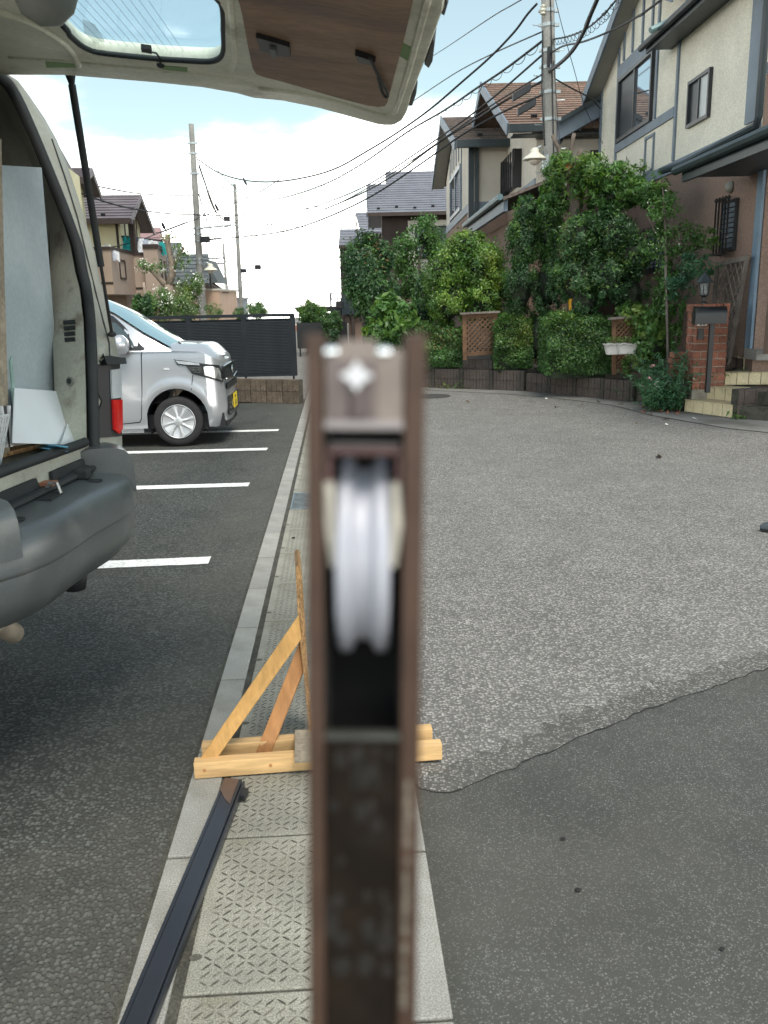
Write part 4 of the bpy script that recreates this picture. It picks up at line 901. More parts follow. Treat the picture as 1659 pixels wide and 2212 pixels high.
M['brick'] = mat('old_brick', (0.235, 0.092, 0.058), 0.92, 0.22, 8, fine=.3, fscale=60, col2=(0.20, 0.08, 0.05), c2amt=.4, c2scale=6, rnd=.2, bump=.7, bscale=60, bdist=.008)
M['mortar'] = mat('mortar', (0.30, 0.27, 0.22), 0.95, 0.2, 9, fine=.2, fscale=80)
bp = thing('brick_pillar', (4.3, 11.8, 0), 'short red brick gate pillar with lantern on top', 'pillar')
P0 = at(1500, 800, 11.55); x0, y0 = 4.17, 11.55; PW, PD = .44, .34; zb_, zt_ = .30, 1.42
nc = 11; ch = (zt_ - zb_) / nc
MB().slab((x0 + .012, y0 + .012, 0), (PW - .024, 0, 0), (0, PD - .024, 0), (0, 0, zt_ - .01)).build('mortar', M['mortar'], bp)
def brick(p, a, b, h, par):
    j = random.uniform(-.004, .004); return MB().slab(p + V((j, j, 0)), a, b, UP * h).build('brick', M['brick'], par, bevel=.006)
for c in range(nc):
    z = zb_ + ch * c; g = .005
    if c == nc - 1:
        for k in range(5): brick(V((x0 - .012 + (PW + .02) * k / 5, y0 - .01, z)), V(((PW + .02) / 5 - .01, 0, 0)), V((0, PD + .02, 0)), ch - .004, bp)
        continue
    s = .5 if c % 2 else 0
    xs = [0, .21, PW] if c % 2 else [0, .10, .32, PW]
    for a, b in zip(xs[:-1], xs[1:]):
        brick(V((x0 + a + g, y0, z)), V((b - a - 2 * g, 0, 0)), V((0, .09, 0)), ch - .012, bp)
        brick(V((x0 + a + g, y0 + PD - .09, z)), V((b - a - 2 * g, 0, 0)), V((0, .09, 0)), ch - .012, bp)
    ys = [.095, .245] if c % 2 == 0 else [.095, .17, .245]
    for a, b in zip(ys[:-1], ys[1:]):
        brick(V((x0, y0 + a + g, z)), V((.09, 0, 0)), V((0, b - a - 2 * g, 0)), ch - .012, bp)
        brick(V((x0 + PW - .09, y0 + a + g, z)), V((.09, 0, 0)), V((0, b - a - 2 * g, 0)), ch - .012, bp)
lb = thing('brick_wall', (4.0, 11.9, 0), 'low broken-topped red brick stub against the pillar', 'wall')
for c in range(6):
    for k in range(2): brick(V((x0 - .19 + .09 * k + (.02 if c % 2 else 0), y0 + .26, .28 + .085 * c)), V((.098, 0, 0)), V((0, .2, 0)), .075, lb)
# number plate and bell on the pillar
npx = thing('house_number_plate', (x0, y0, 1.2), 'small arched white number plate on the brick pillar', 'sign')
zc_ = 1.185; ar = [V((x0 + .02 + .0, y0 - .018, zc_ - .05))] + [V((x0 + .08 - .062 * math.cos(a), y0 - .018, zc_ + .01 + .045 * math.sin(a))) for a in [math.pi * i / 8 for i in range(9)]] + [V((x0 + .142, y0 - .018, zc_ - .05))]
MB().prism(ar, (0, .014, 0)).build('plate', M['white'], npx)
for dx, hh in ((.062, .035), (.105, .04)):
    MB().slab((x0 + dx - .011, y0 - .0215, zc_ - .04), (.022, 0, 0), (0, .003, 0), (0, 0, hh)).build('digit', M['black'], npx)
tag(MB().slab((x0 + .03, y0 - .035, .96), (.075, 0, 0), (0, .03, 0), (0, 0, .14)).build('door_bell', M['black'], bevel=.006), 'black intercom unit below the number plate on the pillar', 'intercom')
# letterbox: barrel-topped box on a post
lbx = thing('letterbox', (4.5, 11.2, 0), 'black barrel-topped letterbox on a post in front of the pillar', 'letterbox')
La, Lb = at(1502, 680, 11.15), at(1561, 676, 11.15); bw = .19; zc = La.z - .015
sec = [(-.085, -.10), (.085, -.10), (.085, .02)] + [(.085 * math.cos(a), .02 + .095 * math.sin(a)) for a in [math.pi * i / 8 for i in range(1, 8)]] + [(-.085, .02)]
ax_ = V((1, -.10, 0)).normalized(); ay_ = V((.10, 1, 0)).normalized()
MB().prism([V((La.x, 11.15, zc)) + ay_ * a + UP * b for a, b in sec], ax_ * .37).build('box', M['black'], lbx, smooth=45)
MB().prism([V((La.x - .018, 11.152, zc)) + ay_ * a * 1.06 + UP * b * 1.06 for a, b in sec], ax_ * .03).build('door', M['black'], lbx, smooth=45)
MB().box((La.x + .22, 11.15, (zc - .075 + .30) / 2), (.055, .055, zc - .075 - .30)).build('post', M['black'], lbx)
MB().slab((La.x + .10, 11.07, zc - .09), (.24, -.02, 0), (0, .16, 0), (0, 0, .014)).build('bracket', M['black'], lbx)
# lantern on the pillar
lt = thing('lantern', (4.3, 11.7, 1.42), 'small black hexagonal garden lantern standing on the brick pillar', 'lantern')
lc = V((at(1520, 650, 11.7).x, 11.7, 0)); zt0 = 1.42
MB().lathe(lc + UP * zt0, [(.05, 0), (.05, .012), (.018, .03), (.016, .08), (.055, .10), (.058, .115)], n=6).build('base', M['black'], lt)
MB().lathe(lc + UP * (zt0 + .27), [(.105, -.005), (.11, .005), (.06, .07), (.03, .10), (.012, .12), (.014, .135), (.002, .15)], n=6).build('cap', mat('lantern_metal', (.035, .045, .05), .45, .15, 6), lt)
for k in range(6):
    a = math.pi / 3 * k; MB().tube([lc + V((.056 * math.cos(a), .056 * math.sin(a), zt0 + .115)), lc + V((.07 * math.cos(a), .07 * math.sin(a), zt0 + .268))], .006, 5).build('cage_bar', M['black'], lt)
MB().lathe(lc + UP * (zt0 + .117), [(.046, 0), (.056, .148)], n=6).build('glass', mat('lantern_glass', (.55, .6, .6), .15, .05, 3, trans=.7), lt)
MB().lathe(lc + UP * (zt0 + .13), [(.015, 0), (.028, .03), (.028, .06), (.01, .09)], n=10).build('bulb', M['white'], lt, smooth='all')

# ---- trellises
M['trel'] = mat('trellis_wood', (0.125, 0.066, 0.034), 0.85, 0.2, 5, fine=.15, fscale=50, rnd=.08)
M['trelg'] = mat('trellis_grey_wood', (0.17, 0.145, 0.125), 0.9, 0.2, 5, fine=.15, fscale=50, rnd=.1)
def trellis(name, label, TL, TR, BR, BL, m, n, sw=.03, fr=.05, posts=True, legs=.25):
    t = thing(name, V(((BL.x + BR.x) / 2, (BL.y + BR.y) / 2, min(BL.z, BR.z))), label, 'trellis')
    TL, TR, BR, BL = map(V, (TL, TR, BR, BL)); nn = (TR - TL).cross(BL - TL).normalized(); nn = nn if nn.y < 0 or nn.x < -.8 else -nn
    P = lambda u, v: TL.lerp(TR, u).lerp(BL.lerp(BR, u), v)
    W_ = (TR - TL).length; H_ = (BL - TL).length; s = W_ / n
    off = 0
    for sgn in (1, -1):
        rows = int((W_ + H_) / s) + 1
        for k in range(rows):
            c0 = k * s + s * .3                      # line x + y = c (in metres)
            xa, ya = (c0, 0) if c0 < W_ else (W_, c0 - W_); xb, yb = (0, c0) if c0 < H_ else (c0 - H_, H_)
            if ya > H_ or xb > W_ or (xa - xb) < .02: continue
            if sgn < 0: xa, xb = W_ - xa, W_ - xb
            a, b = P(xa / W_, ya / H_), P(xb / W_, yb / H_)
            bar3(MB(), a + nn * (.004 if sgn > 0 else -.008), b + nn * (.004 if sgn > 0 else -.008), sw, .01, nn).build('slat', m, t)
    for a, b in ((TL, TR), (BL, BR)): bar3(MB(), a - nn * .012, b - nn * .012, fr, .035, nn).build('rail', m, t)
    dn = (BL - TL).normalized(); up = -dn
    for a, b in ((TL, BL), (TR, BR)): bar3(MB(), a + up * fr * .6 - nn * .014, b + dn * legs - nn * .014, fr, .04, nn).build('post', m, t)
    return t
Yt = 15.15
tr1 = trellis('trellis', 'brown wooden trellis panel between the far trimmed hedges', at(1003, 683, Yt), at(1070, 680, Yt), at(1071, 761, Yt), at(1004, 765, Yt), M['trel'], 6, sw=.024, fr=.07, legs=.10)
a, b = at(994, 677, Yt), at(1079, 673, Yt); MB().slab(a + V((0, -.08, -.02)), b - a, V((0, .16, 0)), UP * .03).build('cap', M['trelg'], tr1)
Yt = 13.05
tr2 = trellis('trellis', 'grey-brown trellis holding two white planters beside the climbing leaves', at(1326, 695, Yt), at(1379, 690, Yt), at(1378, 798, Yt), at(1326, 802, Yt), M['trel'], 5, sw=.026, fr=.06, legs=.05)
a, b = at(1316, 688, Yt), at(1384, 682, Yt); MB().slab(a + V((0, -.08, -.02)), b - a, V((0, .16, 0)), UP * .03).build('cap', M['trelg'], tr2)
trellis('trellis', 'tall grey trellis leaning spread against the near house wall', V((4.9, onx(1549, 572, 4.9).y, onx(1549, 572, 4.9).z)), onx(1613, 557, 4.9), onx(1573, 783, 4.85), onx(1528, 790, 4.85), M['trelg'], 6, sw=.024, fr=.06, legs=.0)
M['plastic'] = mat('planter_plastic', (0.55, 0.53, 0.50), 0.6, 0.08, 5)
for k, (px, py, dY) in enumerate(((1327, 752, 12.85), (1354, 751, 12.78))):
    c = at(px, py, dY)
    pt = thing('planter', c, ['white hanging planter with thin weeds, left one on the trellis', 'white hanging planter, right one on the trellis with a hooked rim'][k], 'planter')
    w1, w2, dp, hh = .155, .115, .08, .15; nfl = 14; rows = []
    for z, s in ((-.09, .74), (-.03, .86), (.05, 1.0), (.055, 1.07), (.065, 1.07)):
        rows.append([c + V((w1 * s * math.copysign(abs(math.cos(a)) ** .55, math.cos(a)) * (1 + .03 * math.cos(7 * a)), dp * s * math.copysign(abs(math.sin(a)) ** .55, math.sin(a)), z + (.012 * math.cos(7 * a) if z > .04 else 0))) for a in [2 * math.pi * i / 28 for i in range(29)]])
    mb = MB(); mb.grid(rows); mb.build('pot', M['plastic'], pt, smooth='all')
    mb = MB(); mb.add([p - V((0, 0, .01)) for p in rows[2][:-1]], [tuple(range(28))]); mb.add([p for p in rows[0][:-1]], [tuple(range(27, -1, -1))]); mb.build('soil', M['earth'], pt)
    P = np.array([[c.x + rng.uniform(-.12, .12), c.y + rng.uniform(-.06, .06), c.z + .07 + rng.uniform(0, .09)] for _ in range(130)]); v, f = leaf_arrays(P, np.tile([0, -.3, .2], (130, 1)), .05, .2, .8, -.3); mesh_np('weeds', v, f, M['leaf_yellow'], pt)

# ---- planting on the right
T_ = []
bush('shrub', 'shrub', 'tall dark evergreen shrub at the far left of the right-hand planting',
     [pxell(742, 835, 510, 640, 19), pxell(748, 850, 560, 700, 18.6), pxell(775, 862, 585, 745, 18.2), pxell(800, 850, 520, 600, 19)], 17000, M['leaf_dark'], .085, sub=40,
     extra=[(M['leaf_red'], .05, .72, .07), (M['leaf_mid'], .25, .5, .08)], stems=[([gnd(800, 830, .2) * 0 + V((-.3, 18.5, 0)), V((-.35, 18.5, 1.6))], [.06, .04])])
bush('shrub', 'shrub', 'loose slender shrub in front of the dark brown house window',
     [pxell(872, 958, 470, 560, 20, .5), pxell(838, 905, 510, 610, 20, .5), pxell(860, 930, 560, 660, 19.6, .5)], 6500, M['leaf_mid'], .08, sub=22, spread=.24, corek=.3,
     stems=[([V((.9, 19.8, 0)), V((.95, 19.8, 1.6)), at(905, 560, 19.9), at(925, 500, 20)], [.05, .04, .03, .012]), ([V((.9, 19.8, .8)), at(880, 600, 19.8), at(868, 540, 20)], [.03, .02, .01], 1)])
bush('shrub', 'shrub', 'pale green broad-leaved shrub low in front of the dark shrub',
     [pxell(806, 872, 640, 715, 16.9), pxell(840, 905, 655, 760, 16.6), pxell(790, 850, 690, 790, 16.8)], 2600, M['leaf_mid'], .17, asp=.36, sub=26,
     extra=[(M['leaf_bright'], .5, .35, .2)])
bush('shrub', 'shrub', 'small-leaved dark bush between pale shrub and round light bush', [pxell(880, 950, 640, 770, 17), pxell(895, 935, 590, 700, 17.3)], 7000, M['leaf_dark'], .06, sub=30, extra=[(M['leaf_mid'], .2, .5, .06)])
bush('shrub', 'shrub', 'large rounded light green bush behind the brown trellis',
     [pxell(918, 1010, 535, 650, 16.4, .6), pxell(990, 1085, 520, 640, 16.3, .6), pxell(950, 1050, 500, 580, 16.4, .5), pxell(925, 1010, 610, 710, 16.1, .6), pxell(1000, 1090, 600, 705, 16.1, .6), pxell(1050, 1098, 560, 680, 16.5, .5)], 26000, M['leaf_bright'], .062, sub=34, spread=.2,
     extra=[(M['leaf_yellow'], .35, .5, .065), (M['leaf_mid'], .3, .0, .06)], stems=[([V((1.6, 16.4, 0)), V((1.6, 16.4, 1.2))], [.05, .04])])
bush('tree', 'tree', 'dark fine-leaved tree left of the utility pole base, light tips at its top',
     [pxell(1098, 1165, 470, 580, 15.6, .5), pxell(1150, 1215, 440, 560, 15.5, .5), pxell(1090, 1160, 560, 690, 15.4, .6), pxell(1150, 1215, 540, 690, 15.3, .6), pxell(1112, 1160, 425, 490, 15.7, .4), pxell(1165, 1205, 408, 470, 15.6, .4)], 22000, M['leaf_dark'], .055, sub=34, spread=.2,
     extra=[(M['leaf_mid'], .55, .3, .055), (M['leaf_bright'], .15, .7, .06)], stems=[([V((2.9, 15.6, 0)), V((2.9, 15.6, 2.0))], [.07, .05])])
# pruned tree with stub branches and feathery leaves
pt_base = V((3.25, 14.7, 0)); tp = lambda px, py, Y=14.7: at(px, py, Y)
prt = bush('tree', 'tree', 'pruned tree with stubby cut branches and feathery light leaves before the pole',
     [pxell(1180, 1240, 335, 400, 14.6, .4), pxell(1240, 1310, 335, 405, 14.5, .4), pxell(1290, 1385, 350, 410, 14.4, .45), pxell(1170, 1260, 390, 460, 14.8, .4), pxell(1270, 1370, 395, 460, 14.4, .4), pxell(1340, 1445, 385, 440, 14.0, .4), pxell(1155, 1210, 430, 480, 14.7, .3), pxell(1240, 1330, 440, 500, 14.7, .4), pxell(1380, 1450, 400, 470, 13.9, .3)], 12500, M['leaf_mid'], .095, asp=.30, sub=20, spread=.26, corek=.22, sprays=2.0,
     extra=[(M['leaf_bright'], .45, .35, .09)],
     stems=[([pt_base, V((3.25, 14.7, 1.2)), tp(1244, 560), tp(1240, 440), tp(1235, 395)], [.13, .12, .11, .10, .09]),
            ([tp(1236, 400), tp(1222, 360), tp(1205, 318), tp(1193, 292)], [.07, .05, .035, .03], 1), ([tp(1238, 400), tp(1246, 350), tp(1254, 322)], [.06, .05, .04], 1),
            ([tp(1240, 372), tp(1232, 330), tp(1238, 300), tp(1240, 288)], [.05, .04, .035, .03], 1), ([tp(1244, 430), tp(1262, 380), tp(1275, 350)], [.06, .05, .03], 1)])
c = tp(1229, 358, 14.5); MB().tube([c, c + V((-.03, -.06, -.01))], [.055, .05], 10).build('cut_stub', mat('fresh_cut_wood', (.55, .24, .08), .8, .15, 20), prt)
bush('shrub', 'shrub', 'dark glossy rounded bush below the feathery tree, above the trimmed hedge',
     [pxell(1210, 1290, 460, 560, 14.3, .5), pxell(1280, 1370, 455, 560, 14.1, .5), pxell(1330, 1400, 500, 600, 13.9, .5), pxell(1195, 1290, 540, 670, 14.2, .5), pxell(1270, 1360, 540, 660, 13.9, .5), pxell(1320, 1398, 580, 690, 13.9, .5), pxell(1215, 1300, 610, 700, 14.1, .5)], 28000, M['leaf_dark'], .062, sub=38, spread=.2,
     extra=[(M['leaf_mid'], .2, .5, .062), (M['leaf_yellow'], .04, .3, .06)])
bush('shrub', 'shrub', 'shady undergrowth between the trimmed hedge and the dark tree', [pxell(1130, 1200, 660, 800, 15, .4), pxell(1085, 1140, 640, 720, 15.6, .4)], 6000, M['leaf_dark'], .055, sub=30)
# trimmed hedges
def hedge(label, x0, x1, y0, y1, Y, dp, n, lm_, extra=None, size=.045, base=.3):
    a, b, t, u = at(x0, y1, Y), at(x1, y1, Y), at(x0, y0, Y), at(x1, y0, Y); zt = (t.z + u.z) / 2; zb = max(base, min(a.z, b.z))
    r = thing('hedge', ((a.x + b.x) / 2, Y + dp / 2, base), label, 'hedge'); W_, H_ = b.x - a.x, zt - zb
    def pts(n, top=None):
        q = rng.uniform(size=(n, 3)); k = rng.integers(0, 4, n); P = np.empty((n, 3)); Nn = np.zeros((n, 3)); dpt = np.abs(rng.normal(0, .05, n))
        lum = .06 * np.sin(q[:, 0] * W_ * 7 + 1.3 * np.sin(q[:, 2] * 9)) + .05 * np.sin(q[:, 2] * 8 + q[:, 0] * W_ * 4) + rng.normal(0, .02, n)
        P[:, 0] = a.x + q[:, 0] * W_; P[:, 1] = Y + q[:, 1] * dp; P[:, 2] = zb + q[:, 2] * H_
        fr = k <= 1; P[fr, 1] = Y + dpt[fr] + lum[fr] - .10 * (1 - np.clip((1 - q[fr, 2]) * 5, 0, 1)) * -1; Nn[fr, 1] = -1
        tp_ = k == 2; P[tp_, 2] = zt - dpt[tp_] + lum[tp_]; Nn[tp_, 2] = 1
        rd = (np.abs(2 * (P[:, 0] - a.x) / W_ - 1) ** 5) * .13 + (np.clip(1 - (P[:, 1] - Y) / .25, 0, 1) ** 2) * .05; P[:, 2] -= rd * np.clip((P[:, 2] - zb) / H_, 0, 1) ** 2; ins = np.clip((P[:, 2] - zb) / H_ - .6, 0, 1) * .22; P[:, 0] += np.where(q[:, 0] < .5, ins, -ins) * (np.abs(2 * q[:, 0] - 1) ** 3)
        sd_ = k == 3; lf = q[:, 1] < .5; P[sd_ & lf, 0] = a.x + dpt[sd_ & lf]; P[sd_ & ~lf, 0] = b.x - dpt[sd_ & ~lf]; P[sd_, 1] = Y + rng.uniform(size=sd_.sum()) * dp; Nn[sd_ & lf, 0] = -1; Nn[sd_ & ~lf, 0] = 1
        return P, Nn
    P, Nn = pts(n); v, f = leaf_arrays(P, Nn, size, .5, .75); mesh_np('crown', v, f, lm_, r)
    for m2, fr in (extra or []):
        P, Nn = pts(int(n * fr)); P[:, 1] -= .02; k = P[:, 2] > zb + H_ * .45; v, f = leaf_arrays(P[k], Nn[k], size, .5, .75); mesh_np('new_leaves', v, f, m2, r)
    MB().slab((a.x + .08, Y + .10, base), (W_ - .16, 0, 0), (0, dp - .2, 0), (0, 0, zt - base - .10)).build('shade_core', M['core'], r); return r  # dark block inside the hedge, standing for its inner shade
hedge('trimmed hedge with reddish tips left of the brown trellis', 900, 1004, 706, 792, 15.55, .7, 9000, M['leaf_mid'], [(M['leaf_red'], .12), (M['leaf_yellow'], .25)])
hedge('square yellow-tipped hedge right of the brown trellis', 1068, 1150, 688, 796, 14.85, .7, 9000, M['leaf_mid'], [(M['leaf_yellow'], .5)])
hedge('widest trimmed hedge, left of the trellis with white planters', 1180, 1322, 684, 808, 13.5, .8, 15000, M['leaf_mid'], [(M['leaf_yellow'], .28), (M['leaf_dark'], .3)])
bush('shrub', 'shrub', 'yellow-green climber spilling over the right side of the planter trellis', [pxell(1340, 1400, 655, 710, 13.2, .3), pxell(1380, 1435, 660, 760, 12.9, .3), pxell(1375, 1440, 690, 790, 12.8, .3)], 3600, M['leaf_mid'], .09, asp=.6, sub=26, extra=[(M['leaf_yellow'], .5, .3, .09)])
bush('shrub', 'shrub', 'small light green shrub at the foot of the planter trellis', [pxell(1348, 1405, 762, 812, 12.75, .2)], 2200, M['leaf_yellow'], .04, sub=20)
st5 = lambda px, py, Y=12.7: at(px, py, Y)
bush('tree', 'tree', 'thin sparse small tree against the brown wall beside the brick pillar',
     [pxell(1400, 1470, 420, 480, 12.7, .25), pxell(1390, 1500, 480, 560, 12.7, .25), pxell(1480, 1560, 495, 540, 12.6, .15), pxell(1415, 1500, 560, 650, 12.7, .25), pxell(1405, 1450, 600, 690, 12.6, .2), pxell(1430, 1480, 640, 760, 12.6, .2)], 5200, M['leaf_mid'], .055, asp=.5, sub=24, spread=.24, corek=0,
     extra=[(M['leaf_pale'], .12, .3, .05), (M['petal'], .015, .3, .035)],
     stems=[([V((st5(1450, 780).x, 12.7, 0)), st5(1443, 700), st5(1440, 600), st5(1438, 500), st5(1434, 430), st5(1431, 405)], [.04, .035, .03, .022, .012, .006]),
            ([st5(1440, 600), st5(1466, 560), st5(1500, 525), st5(1550, 507)], [.018, .013, .008, .004], 1), ([st5(1440, 560), st5(1456, 470), st5(1462, 432)], [.014, .009, .004], 1),
            ([st5(1446, 700), st5(1478, 620), st5(1468, 560)], [.018, .012, .006], 1), ([st5(1440, 540), st5(1415, 500), st5(1400, 470)], [.012, .008, .004], 1)])
tag(MB().tube([V((st5(1450, 790, 12.5).x, 12.5, 0)), at(1438, 575, 12.5)], .018, 6).build('stake', M['trelg']), 'pale wooden stake tied beside the thin tree', 'stake')
bush('shrub', 'shrub', 'leafy twigs behind the lantern', [pxell(1470, 1545, 545, 605, 12.3, .2), pxell(1440, 1500, 590, 660, 12.4, .2)], 1500, M['leaf_blue'], .06, sub=20, corek=0)
fp = thing('flowering_plant', gnd(1430, 880), 'tall blue-green flowering clump with tiny white and pink flowers left of the pillar', 'plant')
Pq, Nq, tips = [], [], []
for k in range(230):
    b0 = gnd(1394 + 80 * rng.uniform(), 889 - 20 * rng.uniform() ** 2); b0 = np.array([b0.x, b0.y, 0]); ln = rng.uniform(.35, 1.0) * (.75 + .45 * min(1, (b0[0] - 3.75) * 2.2)); dr = np.array([rng.normal() * .30, rng.normal() * .28 - .10, 1.0]); dr /= np.linalg.norm(dr)
    n_ = int(ln * 34); tt = np.sort(rng.uniform(.08, 1, n_)); bend = np.array([dr[0] * .35, dr[1] * .3 - .06, -.16]); q = b0 + dr * ln * tt[:, None] + bend * (tt[:, None] ** 2) * ln + rng.normal(size=(n_, 3)) * .018
    Pq.append(q); Nq.append(np.tile([dr[0], dr[1], .5], (n_, 1))); tips.append(q[-1])
v, f = leaf_arrays(np.concatenate(Pq), np.concatenate(Nq), .085, .20, .9, .1); mesh_np('foliage', v, f, M['leaf_blue'], fp)
b_ = np.array([tuple(gnd(rng.uniform(1388, 1472), rng.uniform(868, 890))) for _ in range(420)]) + np.c_[np.zeros(420), np.zeros(420), rng.uniform(.01, .2, 420)]
v, f = leaf_arrays(b_, np.tile([0, -.4, 1.], (420, 1)), .06, .55, .7); mesh_np('lower_leaves', v, f, M['leaf_bright'], fp)
for i, m_ in zip(rng.choice(len(tips), 9, replace=False), [M['petal']] * 6 + [M['petalp']] * 3):
    v, f = leaf_arrays(np.repeat(tips[i][None], 6, 0) + rng.normal(size=(6, 3)) * .012, np.tile([0, -.5, 1.], (6, 1)), .035, .8, .6); o_ = mesh_np('flower', v, f, m_, fp)
fl = []
for k in range(60):
    p = gnd(random.uniform(1385, 1475), random.uniform(878, 897), 0); fl.append((p.x, p.y, .01 + random.random() * .02))
v, f = leaf_arrays(np.array(fl), np.tile([0, 0, 1.], (60, 1)), .06, .55, .4); tag(mesh_np('fallen_leaves', v, f, mat('dead_leaf', (.25, .09, .05), .9, .3, 9, island=.4)), kind='stuff')
fl = [gnd(*p) for p in ((1204, 880), (1260, 874), (1256, 879), (1290, 868), (1345, 873), (1398, 884), (1212, 864), (1440, 905), (1380, 915), (1150, 868), (1421, 988), (1085, 886), (1010, 868))]
P = np.array([(p.x, p.y, .008) for p in fl for _ in range(2)]) + rng.normal(0, .03, (26, 3)) * [1, 1, 0]
v, f = leaf_arrays(P, np.tile([0, 0, 1.], (26, 1)), .07, .6, .5); tag(mesh_np('leaf_litter', v, f, mat('litter_leaf', (.10, .075, .05), .9, .4, 9, island=.5)), kind='stuff')
P = np.array([tuple(gnd(*p)) for p in ((1232, 873), (1365, 884), (1440, 918), (1180, 862), (1300, 925), (1500, 905))]) + [0, 0, .01]
v, f = leaf_arrays(P, np.tile([0, 0, 1.], (6, 1)), .06, .7, .3); tag(mesh_np('fallen_petals', v, f, M['petal']), kind='stuff')
# weeds at the wall foot
wp = []
for (px, py, n, s) in ((985, 838, 60, .5), (1130, 842, 50, .12), (1005, 839, 40, .3), (1062, 840, 14, .1), (1590, 904, 30, .12)):
    c = gnd(px, py); wp += [(c.x + rng.normal() * s * .5, c.y - .03 + rng.normal() * .03, abs(rng.normal()) * .06 + (rng.uniform(0, .25) if px == 1130 else 0)) for _ in range(n)]
v, f = leaf_arrays(np.array(wp), np.tile([0, -.2, 1.], (len(wp), 1)), .07, .35, .8); tag(mesh_np('weeds', v, f, M['leaf_yellow']), kind='stuff')

# ---- planting on the left and the far end
dg = lambda px, py, Y=22: at(px, py, Y)
bush('tree', 'tree', 'bare-limbed dogwood with white flowers on short twigs, left of the tall pole',
     [pxell(292, 345, 560, 590, 22, .3), pxell(350, 388, 502, 520, 22, .3), pxell(372, 415, 525, 570, 22, .3), pxell(375, 400, 556, 590, 22, .3), pxell(320, 360, 570, 592, 22, .3)], 900, M['leaf_pale'], .075, sub=22, spread=.25, corek=0,
     extra=[(M['petal'], .30, .0, .06)], bark='barkl', sprays=.4,
     stems=[([V((dg(378, 690).x, 22, 0)), dg(376, 686), dg(368, 640), dg(363, 615)], [.16, .15, .13, .11]), ([dg(363, 622), dg(373, 590), dg(370, 560), dg(364, 535), dg(362, 506)], [.10, .09, .08, .07, .06], 1),
            ([dg(364, 622), dg(350, 608), dg(328, 585), dg(300, 565)], [.08, .07, .05, .03], 1), ([dg(373, 575), dg(388, 548), dg(398, 535)], [.06, .05, .03], 1), ([dg(325, 583), dg(318, 566)], [.04, .025], 1),
            ([dg(365, 535), dg(352, 515), dg(345, 508)], [.04, .03, .02], 1)])
bush('shrub', 'shrub', 'dark green shrub behind the fence at the car windscreen', [pxell(292, 330, 640, 692, 20, .5)], 5000, M['leaf_dark'], .07, sub=26, extra=[(M['leaf_mid'], .3, .4, .07)])
bush('shrub', 'shrub', 'loose shrub with white blossom behind the fence below the dogwood', [pxell(315, 375, 625, 695, 20.5, .5), pxell(375, 430, 610, 695, 20.5, .5), pxell(400, 438, 590, 640, 20.5, .3)], 7000, M['leaf_pale'], .065, sub=40, spread=.22, corek=.35,
     extra=[(M['petal'], .10, .1, .06), (M['leaf_yellow'], .35, .2, .06)], stems=[([V((dg(322, 700, 20.3).x, 20.3, 0)), dg(318, 660, 20.3), dg(310, 610, 20.3)], [.05, .05, .03]), ([dg(338, 695, 20.3), dg(345, 650, 20.3), dg(333, 612, 20.3)], [.03, .025, .015], 1)], bark='barkl')
bush('shrub', 'shrub', 'wispy shrub right of the tall left pole behind the fence', [pxell(445, 478, 655, 690, 24, .4)], 900, M['leaf_pale'], .06, sub=14, spread=.3, corek=0)
bush('shrub', 'shrub', 'oleander-like bush with few pink flowers behind the middle pole', [pxell(532, 578, 655, 692, 38, .8), pxell(506, 528, 665, 692, 38, .6)], 3800, M['leaf_mid'], .12, asp=.25, sub=40, extra=[(M['petalp'], .02, .3, .12), (M['leaf_pale'], .3, .3, .12)])
bush('tree', 'tree', 'round-clipped topiary tree with bundled thin stems at the road end', [pxell(642, 702, 653, 708, 27, .5)], 9000, M['leaf_mid'], .065, sub=60, spread=.18, extra=[(M['leaf_bright'], .5, .5, .065)],
     stems=[([V((at(672 + k * 4 - 8, 750, 27).x, 27, .0)), at(672 + k * 4 - 8, 735, 27), at(668 + k * 6 - 12, 700, 27)], [.025, .02, .015]) for k in range(6)], bark='barkl')
bush('shrub', 'shrub', 'small rounded dark shrub right of the topiary tree', [pxell(694, 736, 675, 720, 25.5, .45), pxell(700, 732, 700, 745, 25.3, .4)], 6500, M['leaf_dark'], .06, sub=40, extra=[(M['leaf_mid'], .3, .4, .06)])
